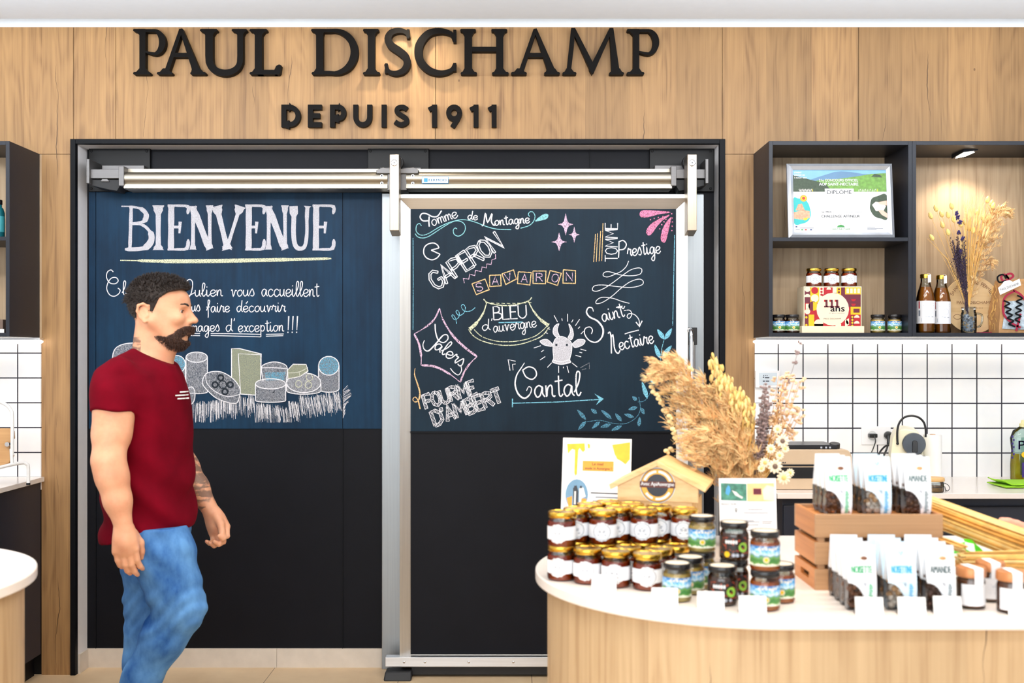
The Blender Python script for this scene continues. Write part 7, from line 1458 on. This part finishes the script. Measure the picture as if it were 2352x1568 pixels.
# ------------------------------------------------------------------ the walking man: signed distance fields -> one continuous skin
class Field:
    def __init__(s, lo, hi, h):
        s.lo = np.array(lo, float); s.h = h; s.n = np.ceil((np.array(hi) - s.lo) / h).astype(int) + 1
        s.f = np.full(s.n, 1.0, np.float32)
    def sub(s, lo, hi):
        a = np.clip(((np.array(lo) - s.lo) / s.h).astype(int), 0, s.n); c = np.clip(((np.array(hi) - s.lo) / s.h).astype(int) + 2, 0, s.n)
        sl = tuple(slice(x, y) for x, y in zip(a, c))
        g = [s.lo[k] + s.h * np.arange(a[k], c[k]) for k in range(3)]
        return sl, g[0][:, None, None], g[1][None, :, None], g[2][None, None, :]
    def merge(s, sl, d, k):
        o = s.f[sl]
        if k <= 0: s.f[sl] = np.minimum(o, d); return
        h = np.clip(0.5 + 0.5 * (o - d) / k, 0, 1); s.f[sl] = o * (1 - h) + d * h - k * h * (1 - h)
    def cap(s, a, b, ra, rb, k=.015, carve=False, flat=None):
        a, b = np.array(a, float), np.array(b, float); m = max(ra, rb) + max(k, .01) * 2 + .01
        sl, x, y, z = s.sub(np.minimum(a, b) - m, np.maximum(a, b) + m); ab = b - a; L2 = max(ab @ ab, 1e-12)
        t = np.clip(((x - a[0]) * ab[0] + (y - a[1]) * ab[1] + (z - a[2]) * ab[2]) / L2, 0, 1)
        d = np.sqrt((x - a[0] - t * ab[0]) ** 2 + (y - a[1] - t * ab[1]) ** 2 + (z - a[2] - t * ab[2]) ** 2) - (ra + (rb - ra) * t)
        if carve: s.carve(sl, d, k)
        else: s.merge(sl, d, k)
        return s
    def chain(s, pts, rad, k=.015):
        for i in range(len(pts) - 1): s.cap(pts[i], pts[i + 1], rad[i], rad[i + 1], k)
        return s
    def carve(s, sl, d, k):
        o = s.f[sl]; h = np.clip(0.5 - 0.5 * (o + d) / k, 0, 1); s.f[sl] = o * (1 - h) - d * h + k * h * (1 - h)
    def ell(s, c, r, k=.015, rot=None, carve=False):
        c, r = np.array(c, float), np.array(r, float); m = r.max() + max(k, .01) * 2 + .01
        sl, x, y, z = s.sub(c - m, c + m); X_, Y_, Z_ = np.broadcast_arrays(x - c[0], y - c[1], z - c[2])
        if rot is not None:
            A = np.array(Euler([R(q) for q in rot]).to_matrix()).T; X_, Y_, Z_ = (A[i, 0] * X_ + A[i, 1] * Y_ + A[i, 2] * Z_ for i in range(3))
        k0 = np.sqrt((X_ / r[0]) ** 2 + (Y_ / r[1]) ** 2 + (Z_ / r[2]) ** 2) + 1e-9; k1 = np.sqrt((X_ / r[0] ** 2) ** 2 + (Y_ / r[1] ** 2) ** 2 + (Z_ / r[2] ** 2) ** 2) + 1e-9
        d = k0 * (k0 - 1) / k1
        if carve: s.carve(sl, d, k)
        else: s.merge(sl, d, k)
        return s
    def loft(s, rows, k=.02, p=2.3, grow=0.0):
        """rows of (z, cx, cy, ax, ay): stacked ellipse sections"""
        rows = sorted(rows); zz = [q[0] for q in rows]
        lo = (min(q[1] - q[3] for q in rows) - .06, min(q[2] - q[4] for q in rows) - .06, zz[0] - .06); hi = (max(q[1] + q[3] for q in rows) + .06, max(q[2] + q[4] for q in rows) + .06, zz[-1] + .06)
        sl, x, y, z = s.sub(lo, hi); cx, cy, ax, ay = (np.interp(z, zz, [q[i] for q in rows]) for i in (1, 2, 3, 4)); ax = ax + grow; ay = ay + grow
        q = (np.abs((x - cx) / ax) ** p + np.abs((y - cy) / ay) ** p) ** (1 / p); d = (q - 1) * np.minimum(ax, ay) * .9
        d = np.maximum(d, np.maximum(zz[0] - z, z - zz[-1])); s.merge(sl, d, k); return s
    def plane(s, nrm, pt):
        """keep the side opposite to nrm"""
        g = [s.lo[k] + s.h * np.arange(s.n[k]) for k in range(3)]
        d = (g[0][:, None, None] - pt[0]) * nrm[0] + (g[1][None, :, None] - pt[1]) * nrm[1] + (g[2][None, None, :] - pt[2]) * nrm[2]
        s.f = np.maximum(s.f, d.astype(np.float32)); return s
    def grid(s):
        g = [s.lo[k] + s.h * np.arange(s.n[k]) for k in range(3)]; return g[0][:, None, None], g[1][None, :, None], g[2][None, None, :]
    def mesh(s):
        f = s.f; n = f.shape; ins = f < 0
        c = np.zeros(np.array(n) - 1, np.int8); acc = np.zeros((*c.shape, 3), np.float32); cnt = np.zeros(c.shape, np.float32)
        off = [(i, j, k) for i in (0, 1) for j in (0, 1) for k in (0, 1)]
        def cut(o): return tuple(slice(q, q + m - 1) for q, m in zip(o, n))
        for a in off:
            for ax in range(3):
                if a[ax]: continue
                b_ = list(a); b_[ax] = 1; fa, fb = f[cut(a)], f[cut(b_)]; e = (fa < 0) != (fb < 0)
                t = np.where(e, fa / np.where(e, fa - fb, 1), 0)
                for q in range(3): acc[..., q] += np.where(e, a[q] + (t if q == ax else 0), 0)
                cnt += e
        act = cnt > 0; idx = np.full(c.shape, -1, np.int64); idx[act] = np.arange(act.sum())
        base = np.argwhere(act); v = s.lo + s.h * (base + acc[act] / cnt[act][:, None]); faces = []
        for ax in range(3):
            o1, o2 = [(1, 2), (2, 0), (0, 1)][ax]
            sa = [slice(1, m - 1) for m in n]; sa[ax] = slice(0, n[ax] - 1); sb = list(sa); sb[ax] = slice(1, n[ax])
            e = ins[tuple(sa)] != ins[tuple(sb)]; w = np.argwhere(e)
            if not len(w): continue
            p = w.copy()
            for q in range(3):
                if q != ax: p[:, q] += 1
            inside_first = ins[tuple(p.T)]
            def at(d1, d2):
                r = p.copy(); r[:, o1] += d1; r[:, o2] += d2; return idx[tuple(r.T)]
            qd = np.stack([at(-1, -1), at(0, -1), at(0, 0), at(-1, 0)], 1)
            qd[~inside_first] = qd[~inside_first][:, ::-1]; faces.append(qd)
        return v, np.concatenate(faces)
    def build(s, name, mats, parent, label=None, smooth_it=2, region=None):
        v, fc = s.mesh(); me = bpy.data.meshes.new(name)
        for _ in range(smooth_it):
            a = np.zeros_like(v); c = np.zeros(len(v))
            for i in range(4):
                for j in (1, 3): np.add.at(a, fc[:, i], v[fc[:, (i + j) % 4]]); np.add.at(c, fc[:, i], 1)
            v = v * .5 + .5 * a / np.maximum(c, 1)[:, None]
        me.from_pydata(v.tolist(), [], fc.tolist())
        for m in mats: me.materials.append(m)
        me.polygons.foreach_set('use_smooth', [True] * len(fc))
        if region is not None: me.polygons.foreach_set('material_index', region(v[fc].mean(1)).astype(int).tolist())
        me.update(); o = bpy.data.objects.new(name, me); COL.objects.link(o); adopt(o, parent)
        if label: o['label'] = label
        return o
    def value(s, p):
        q = (np.array(p) - s.lo) / s.h; i = np.clip(q.astype(int), 0, s.n - 2); return s.f[tuple(i)]

def skin_mat(name, tattoo=False):
    n = NT(name); f = n.noise(n.coord(), 16, 4); col = n.ramp(f, [(0.3, lin((214, 150, 116))), (0.7, lin((232, 174, 138)))])
    if tattoo:
        g = n.noise(n.coord('Object', (9, 9, 60)), 1, 3); h = n.noise(n.coord(), 38, 3)
        col = n.mix(n.math('MULTIPLY', n.ramp(n.math('ADD', n.math('MULTIPLY', g, .6), n.math('MULTIPLY', h, .4)), [(0.46, 0.0), (0.54, 1.0)]), .72), col, lin((70, 62, 60)))
    n.set(Base_Color=col, Roughness=0.5, Subsurface_Weight=0.25); n.b.inputs['Subsurface Radius'].default_value = (1, .35, .2); n.b.inputs['Subsurface Scale'].default_value = .008
    n.bump(n.noise(n.coord(), 260, 2), .08, .0006); MATS[name] = n.m
skin_mat('skin'); skin_mat('skin_tattooed', True)
def cloth(name, c1, c2, sc, weave=900, st=(1, 1, 1)):
    n = NT(name); f = n.noise(n.coord('Object', st), sc, 5, .6); w = n.noise(n.coord(), weave, 1)
    n.set(Base_Color=n.ramp(f, [(0.32, lin(c1)), (0.68, lin(c2))]), Roughness=0.9, Specular_IOR_Level=0.1)
    n.bump(n.math('ADD', n.math('MULTIPLY', f, .8), n.math('MULTIPLY', w, .2)), .25, .003); MATS[name] = n.m
cloth('shirt_red', (92, 0, 18), (118, 2, 26), 6); cloth('jeans_blue', (28, 74, 140), (100, 152, 208), 9, 700, (1, 1, .6)); cloth('shoe_dark', (40, 40, 46), (60, 60, 66), 20)
def hair_mat(name, c1, c2):
    n = NT(name); f = n.noise(n.coord('Object', (1, 1, .25)), 340, 3); n.set(Base_Color=n.ramp(f, [(0.35, lin(c1)), (0.7, lin(c2))]), Roughness=.6); n.bump(f, .9, .003); MATS[name] = n.m
hair_mat('hair_dark', (20, 13, 10), (46, 31, 24)); hair_mat('beard_brown', (44, 25, 18), (84, 52, 38))
mat('eye_white', (236, 230, 224), .2, var=.01); mat('eye_iris', (60, 40, 28), .15); mat('lip', (200, 110, 100), .5)

DM = 3.72
man = thing('person', 'dark-haired bearded man in a burgundy t-shirt and blue jeans, walking right past the chalkboard', 'person', (X(330, DM), DM, 0))
def J(px, py, D): return np.array(P(px, py, D))
YC = DM
# joints
head = J(371, 708, YC); nk0 = J(352, 835, YC); nk1 = J(358, 770, YC)
shR, elR, wrR = J(268, 872, YC - .175), J(249, 1058, YC - .245), J(284, 1208, YC - .235)
shL, elL, wrL = J(372, 872, YC + .165), J(404, 1040, YC + .235), J(484, 1172, YC + .215)
hipR, knR, anR = J(372, 1228, YC - .085), J(412, 1398, YC - .095), J(272, 1655, YC - .085)
hipL, knL, anL = J(346, 1228, YC + .085), J(334, 1450, YC + .075), np.array([X(300, YC), YC + .075, .085])
s_ = YC / F
def px(v): return v * s_
# ---- head field, also used for hair and beard
HL, HH = head + np.array([-.15, -.14, -.21]), head + np.array([.17, .14, .16])
def head_field(h):
    f = Field(HL, HH, h)
    c = head
    f.ell(c + [-.014, 0, .020], (.098, .075, .083), .01)                       # cranium
    f.ell(c + [.030, 0, -.028], (.066, .060, .085), .03)                       # face
    f.ell(c + [.052, 0, -.105], (.036, .036, .030), .03)                       # chin
    f.cap(c + [-.012, -.058, -.045], c + [.045, -.024, -.105], .018, .020, .03); f.cap(c + [-.012, .058, -.045], c + [.045, .024, -.105], .018, .020, .03)   # jaw
    f.ell(c + [.062, 0, .028], (.030, .050, .034), .02)                        # forehead
    f.cap(c + [.084, -.026, .006], c + [.084, .026, .006], .010, .010, .012)   # brow
    for s in (-1, 1):
        f.ell(c + [.087, s * .031, -.013], (.019, .018, .013), .008, carve=True)
        f.ell(c + [.066, s * .042, -.035], (.022, .018, .018), .02)            # cheekbone
        f.cap(c + [.080, s * .020, -.0055], c + [.074, s * .044, -.0065], .0046, .0046, .003); f.cap(c + [.080, s * .020, -.0205], c + [.073, s * .044, -.0195], .0040, .0040, .003)       # upper and lower lid
    f.cap(c + [.090, 0, .000], c + [.113, 0, -.040], .0075, .0105, .010); f.ell(c + [.116, 0, -.043], (.011, .010, .009), .008)                       # nose
    for s in (-1, 1): f.ell(c + [.101, s * .012, -.046], (.011, .0075, .008), .006); f.ell(c + [.103, s * .0065, -.054], (.005, .0035, .004), .003, carve=True)
    f.ell(c + [.078, 0, -.068], (.022, .028, .022), .015)                      # muzzle
    f.cap(c + [.093, -.016, -.071], c + [.098, 0, -.068], .0042, .0056, .004); f.cap(c + [.093, .016, -.071], c + [.098, 0, -.068], .0042, .0056, .004)
    f.cap(c + [.092, -.014, -.081], c + [.096, 0, -.083], .0045, .0066, .004); f.cap(c + [.092, .014, -.081], c + [.096, 0, -.083], .0045, .0066, .004)
    f.cap(c + [.096, -.018, -.0758], c + [.1035, 0, -.0755], .0012, .0016, .003, carve=True); f.cap(c + [.096, .018, -.0758], c + [.1035, 0, -.0755], .0012, .0016, .003, carve=True)
    return f
def ears(f, k=.004):
    for s in (-1, 1):
        e = head + [-.030, s * .073, -.018]
        pts = [e + [a, s * b, z] for a, b, z in ((.012, -.002, .006), (.010, .006, .022), (-.004, .013, .030), (-.020, .015, .024), (-.024, .014, .004), (-.014, .010, -.018), (-.002, .005, -.031), (.008, .000, -.024))]
        f.chain(pts, [.004, .0048, .0052, .0052, .0048, .0048, .0058, .005], k); f.ell(e + [-.006, s * .004, .000], (.016, .006, .026), .005)
        f.ell(e + [-.004, s * .012, .000], (.008, .006, .013), .004, carve=True); f.cap(e + [.010, s * .002, -.006], e + [.008, s * .006, -.012], .005, .004, .004)
hf = head_field(.0035)
# ---- body (head, neck, arms, hands, hidden trunk) as ONE surface
lo = np.array([X(190, DM) , DM - .36, .60]); hi = np.array([X(575, DM), DM + .36, 1.80])
bf = Field(lo, hi, .0042)
sl, x, y, z = bf.sub(HL, HH)
h4 = head_field(.0042)
# resample head field onto the body grid
from_idx = [np.clip((g.ravel() - h4.lo[i]) / h4.h, 0, h4.n[i] - 1.001) for i, g in enumerate((x, y, z))]
def resample(F_, ix):
    i0 = [q.astype(int) for q in ix]; t = [q - w for q, w in zip(ix, i0)]; out = 0
    for a in (0, 1):
        for b_ in (0, 1):
            for c_ in (0, 1):
                w = (t[0] if a else 1 - t[0])[:, None, None] * (t[1] if b_ else 1 - t[1])[None, :, None] * (t[2] if c_ else 1 - t[2])[None, None, :]
                out = out + w * F_[np.ix_(i0[0] + a, i0[1] + b_, i0[2] + c_)]
    return out
bf.merge(sl, resample(h4.f, from_idx), 0)
ears(bf)
bf.cap(nk0 + [-.015, 0, -.02], nk1 + [-.012, 0, .03], .064, .056, .02); bf.cap(nk0 + [.02, 0, 0], head + [.030, 0, -.085], .045, .035, .03)
bf.cap(nk0 + [-.02, 0, -.01], shR + [.02, .05, .01], .055, .045, .03); bf.cap(nk0 + [-.02, 0, -.01], shL + [0, -.05, .01], .055, .045, .03)
Zp = lambda py: CZ - (py - HY) * s_
trunk = [(Zp(850), X(338, DM), DM, .085, .15), (Zp(900), X(335, DM), DM, .10, .165), (Zp(1000), X(345, DM), DM, .11, .165), (Zp(1100), X(348, DM), DM, .105, .15), (Zp(1220), X(350, DM), DM, .11, .15)]
bf.loft(trunk, .03)
def arm(f, sh, el, wr, k=.02):
    u = el - sh; v = wr - el
    f.chain([sh, sh + u * .35, sh + u * .7, el], [.060, .060, .056, .0475], k); f.ell(sh + u * .55 + [.004, 0, 0], (.055, .050, .08), .03)
    f.chain([el, el + v * .25, el + v * .6, wr], [.0475, .0475, .040, .0290], .03)
arm(bf, shR, elR, wrR); arm(bf, shL, elL, wrL)
def hand(f, wr, down, side, curl, fwd, s=1.0, palm_dir=None):
    """down: unit towards fingers; side: unit from little finger to index; curl: unit the fingers bend to"""
    dn, sd, cu = (np.array(q, float) / np.linalg.norm(q) for q in (down, side, curl))
    k0 = wr + dn * .012
    for i, o in enumerate((-.030, -.010, .011, .031)):
        mc = wr + dn * (.083 + (.004 if i in (1, 2) else -.004)) * s + sd * o * s
        f.cap(k0 + sd * o * .5, mc, .0185, .0138, .009)
        L = (.030, .039, .043, .038)[i] * s; r = (.0088, .0098, .0102, .0100)[i] * s
        a1, a2, a3 = fwd
        d1 = dn * math.cos(a1) + cu * math.sin(a1); d2 = dn * math.cos(a2) + cu * math.sin(a2); d3 = dn * math.cos(a3) + cu * math.sin(a3)
        p1 = mc + d1 * L; p2 = p1 + d2 * L * .72; p3 = p2 + d3 * L * .52
        f.chain([mc, p1, p2, p3], [r * 1.1, r, r * .93, r * .80], .0035)
    f.ell(wr + dn * .048 * s + sd * .002, (.030, .030, .040), .02)
    t0 = wr + dn * .030 * s + sd * .020 * s + cu * .014; t1 = t0 + (dn * .85 + sd * .34 + cu * .42) * .038 * s; t2 = t1 + (dn * .95 - sd * .05 + cu * .3) * .030 * s; t3 = t2 + (dn * .93 - sd * .22 + cu * .28) * .024 * s
    f.chain([t0, t1, t2, t3], [.018, .0135, .0112, .0092], .007)
# near hand hangs, back of the hand to the camera, fingers half curled; far hand swings forward, loosely closed
hand(bf, wrR, J(291, 1300, DM - .235) - wrR, (1, .25, .12), (.15, 1, -.1), (.18, .62, 1.0), .98)
hand(bf, wrL, J(512, 1235, DM + .215) - wrL, (.86, -.12, .45), (-.35, -1, -.1), (.55, 1.5, 2.3), 1.0)
fa = wrL - elL; fl = np.linalg.norm(fa); fa_ = fa / fl
def region(c):
    t = (c - elL) @ fa_; r = np.linalg.norm((c - elL) - t[:, None] * fa_, axis=1)
    m = (t > -.02) & (t < fl * .93) & (r < .075) & (c[:, 1] > DM + .1)
    nk = (c[:, 0] < X(337, DM)) & (c[:, 2] < Zp(775)) & (c[:, 2] > Zp(812)) & (np.abs(c[:, 1] - DM) < .09)
    return m | nk
bf.build('body', [M['skin'], M['skin_tattooed']], man, smooth_it=1, region=region)
# ---- hair, beard
def poly_sd(px_, pz_, pts):
    P_ = np.array(pts); n = len(P_); d = np.full(np.broadcast(px_, pz_).shape, 1e9); s = np.ones(d.shape)
    for i in range(n):
        a, c = P_[i], P_[i - 1]; ex, ez = c - a; wx, wz = px_ - a[0], pz_ - a[1]
        t = np.clip((wx * ex + wz * ez) / (ex * ex + ez * ez), 0, 1); d = np.minimum(d, (wx - ex * t) ** 2 + (wz - ez * t) ** 2)
        c1 = pz_ >= a[1]; c2 = pz_ < c[1]; c3 = ex * wz > ez * wx; flip = (c1 & c2 & c3) | (~c1 & ~c2 & ~c3); s = np.where(flip, -s, s)
    return s * np.sqrt(d)
def side(pts): return [(X(a, DM), Zp(b_)) for a, b_ in pts]
hg = Field(HL, HH, .003); hb_ = head_field(.003); gx, gy, gz = hb_.grid()
nz = (np.sin(gx * 190 + gz * 60) * np.sin(gy * 170 + gz * 80) * .0012)
hairp = side([(262, 640), (320, 600), (430, 606), (462, 640), (452, 664), (424, 664), (398, 672), (380, 686), (372, 704), (366, 716), (356, 716), (344, 706), (328, 710), (320, 735), (318, 762), (296, 766), (266, 720)])
top = np.clip((gz - (head[2] + .01)) / .08, 0, 1)
ps = poly_sd(gx, gz, hairp)
hg.f = np.maximum(hb_.f - (.003 + .009 * top + .010 * np.clip((gx - head[0]) / .08, 0, 1) * top) + nz, ps - .002).astype(np.float32)
def strands(o, n, lmin, lmax, r, lean, seed, keep):
    rq = random.Random(seed); me = o.data; b = MB(); vs = me.vertices; k = 0
    while k < n:
        q = vs[rq.randrange(len(vs))]; nn = Vector(q.normal); p = Vector(q.co)
        if keep(p, nn): 
            d = (nn * .55 + Vector(lean(p)) + Vector((rq.uniform(-.25, .25), rq.uniform(-.25, .25), rq.uniform(-.2, .2)))).normalized(); l = rq.uniform(lmin, lmax)
            b.tube([p - nn * .002, p + d * l * .5 + nn * .002, p + d * l], [r, r * .9, r * .25], 4)
        k += 1
    bm = bmesh.new(); bm.from_mesh(me); t = bpy.data.meshes.new('t'); t.from_pydata(b.v, [], b.f); bm.from_mesh(t); bm.to_mesh(me); bm.free(); bpy.data.meshes.remove(t)
ho = hg.build('hair', [M['hair_dark']], man, 'short dark hair', 1)
strands(ho, 5200, .007, .015, .0011, lambda p: (-.55 if p.z < head[2] + .07 else .25, 0, -.35 if p.z < head[2] + .05 else .30), 1, lambda p, nn: p.z > head[2] + .02 and nn.z > -.3)
strands(ho, 3000, .004, .007, .0009, lambda p: (-.5, 0, -.8), 2, lambda p, nn: p.z <= head[2] + .03)
bg_ = Field(HL, HH, .003)
bp1 = side([(364, 772), (376, 772), (394, 775), (408, 768), (419, 757), (432, 750), (456, 750), (458, 758), (442, 763), (426, 766), (418, 776), (428, 785), (442, 786), (458, 790), (448, 826), (404, 830), (380, 806)])
bg_.f = np.maximum(hb_.f - .0065 + nz * .8, poly_sd(gx, gz, bp1) - .001).astype(np.float32)
bo = bg_.build('beard', [M['beard_brown']], man, 'brown beard and moustache', 1)
strands(bo, 3600, .006, .011, .0009, lambda p: (.1, 0, -.8), 3, lambda p, nn: True)
for s in (-1, 1):
    e = MB(); e.ball(head + [.0700, s * .031, -.0132], .0125, 0, 16, 12); e.ball(head + [.0790, s * .0335, -.0132], (.0050, .0054, .0056), 1, 12, 8); e.build('eye', [M['eye_white'], M['eye_iris']], man, smooth=True, angle=180)
    e = MB(); e.tube([head + [.083 - .012 * q ** 2, s * (.018 + .029 * q), -.0075 - .002 * q] for q in (0, .3, .6, 1)], [.001, .0016, .0018, .001], 6); e.build('eyelash', M['hair_dark'], man, smooth=True)
    e = MB(); pts = [head + [.0965 - .030 * q ** 2, s * (.013 + .038 * q), .008 + .005 * math.sin(q * 2.6)] for q in (0, .25, .5, .75, 1)]; e.tube(pts, [.003, .0046, .0044, .0036, .0015], 8); e.build('eyebrow', M['hair_dark'], man, smooth=True)
# ---- t-shirt
sf = Field(np.array([X(185, DM), DM - .34, .74]), np.array([X(470, DM), DM + .34, 1.56]), .0048)
rows = [(Zp(797), X(340, DM), DM, px(34), .066), (Zp(815), X(338, DM), DM, px(56), .092), (Zp(836), X(334, DM), DM, px(72), .140), (Zp(860), X(331, DM), DM, px(84), .182), (Zp(905), X(333, DM), DM, px(93), .198), (Zp(970), X(338, DM), DM, px(96), .190), (Zp(1060), X(342, DM), DM, px(95), .176), (Zp(1150), X(343, DM), DM, px(96), .174), (Zp(1262), X(343, DM), DM, px(99), .180)]
sf.loft(rows, .02, 2.4)
def sleeve(f, sh, el):
    u = el - sh; d = u / np.linalg.norm(u); e = sh + u * .43
    g = Field(f.lo, f.lo + f.h * (f.n - 1), f.h); g.chain([sh + [0, 0, .004], sh + u * .2, e + d * .05], [.069, .078, .078], .02); g.plane(d, e); return g.f, e, d
for sh, el in ((shR, elR), (shL, elL)):
    d_, e, d = sleeve(sf, sh, el); sf.merge(tuple(slice(0, q) for q in sf.n), d_, .025)
hp0, hp1 = J(243, 1240, DM), J(440, 1208, DM); hn = np.array([hp1[2] - hp0[2], 0, -(hp1[0] - hp0[0])]); hn /= np.linalg.norm(hn)
gx, gy, gz = sf.grid()
fold = .0075 * np.sin((gz * 1.0 + (gx - hp0[0]) * .8) * 46 + 2 * np.sin(gy * 9)) * np.clip((1.25 - gz) / .3, 0, 1) + .0055 * np.sin((gx + gy * .6 + gz * .35) * 40 + 1.5 * np.sin(gz * 13)) * np.clip((gz - 1.0) / .3, 0, 1)
sf.f = (sf.f + fold.astype(np.float32)); sf.plane(hn, hp0)
# neck opening: a ring cut so the collar ends in a clean edge
cn = np.array([.42, 0, .91]); sf.plane(cn, J(368, 822, DM))
shirt = sf.build('t_shirt', [M['shirt_red']], man, 'burgundy short-sleeved t-shirt', 2)
e = MB(); ce = J(360, 818, DM)
# chest print: three short white lines following the cloth
e = MB()
def chest(u, z):
    yy = DM + .02 + u; x = X(460, DM)
    while x > X(330, DM) and sf.value((x, yy, z)) > 0: x -= .001
    return (x + .0035, yy, z)
for k, (a, c) in enumerate(((-.085, -.02), (-.105, -.02), (-.095, -.03))):
    z0 = Zp(897 + k * 7.5); us = [a + (c - a) * i / 8 for i in range(9)]
    v = [chest(u, z0) for u in us] + [chest(u, z0 - .0045) for u in us]; e.add(v, [(i, i + 1, i + 10, i + 9) for i in range(8)])
e.build('chest_print', M['paper_white'], shirt, 'white printed chest lines')
# ---- jeans and shoes
jf = Field(np.array([X(225, DM), DM - .24, .03]), np.array([X(500, DM), DM + .24, Zp(1190)]), .005)
jf.loft([(Zp(1195), X(358, DM), DM, px(70), .155), (Zp(1230), X(360, DM), DM, px(70), .160), (Zp(1270), X(360, DM), DM, px(66), .156)], .02)
def leg(f, hp, kn, an, r):
    u, v = kn - hp, an - kn; f.chain([hp, hp + u * .3, hp + u * .7, kn], [r[0], r[1], r[2], r[3]], .03); f.chain([kn, kn + v * .25, kn + v * .6, an], [r[3], r[4], r[5], r[6]], .03)
leg(jf, hipR + [-.012, 0, 0], knR, anR, (.098, .098, .088, .078, .073, .060, .054)); leg(jf, hipL, knL, anL + [0, 0, .02], (.095, .090, .074, .066, .066, .056, .054))
jf.ell(hipR + [-.032, .01, -.01], (.07, .09, .08), .04); jf.ell(hipL + [-.018, -.01, -.01], (.06, .09, .08), .04); jf.ell(knR + [.022, 0, .01], (.06, .066, .07), .03)
gx, gy, gz = jf.grid(); dk = np.exp(-((gz - knR[2] + .02) / .10) ** 2)
jf.f = (jf.f + (.0028 * np.sin((gz * 1.25 - (gx - knR[0]) * .9) * 95 + 3 * np.sin(gy * 14) + 2 * np.sin(gx * 31)) * dk + .0010 * np.sin((gz - .5 * gx) * 74 + 2 * np.sin(gy * 20) + 2 * np.sin(gx * 17)) + .003 * np.sin((gz + .9 * gx) * 70 + 1) * np.clip((gz - .62) / .2, 0, 1)).astype(np.float32))
jf.plane((0, 0, 1), (0, 0, Zp(1198)))
jf.plane((0, 0, -1), (0, 0, .055))
jf.build('jeans', [M['jeans_blue']], man, 'blue denim jeans', 2)
b = MB()
q = [MB() for _ in (0, 1)]
for nm, an, tilt in (('shoe', anL, 0.0), ('shoe', anR, -.75)):
    f = Field(np.array([an[0] - .18, an[1] - .09, -.03]), np.array([an[0] + .28, an[1] + .09, an[2] + .12]), .006)
    ca, sa = math.cos(tilt), math.sin(tilt)
    def at(a, z): return np.array([an[0] + a * ca - (z - .085) * sa * -1 * -1, an[1], an[2] + a * sa + (z - .085) * ca])
    f.chain([at(-.045, .045), at(.05, .045), at(.15, .035)], [.040, .042, .034], .02); f.cap(at(-.02, .06), at(-.02, .12), .043, .046, .02); f.cap(at(.02, .075), at(.10, .050), .035, .032, .02)
    nrm = np.array([sa, 0, -ca]); f.plane(nrm, at(0, .002)); f.build(nm, [M['shoe_dark']], man, smooth_it=2)

for o in S.objects:
    if '_local' in o: del o['_local']
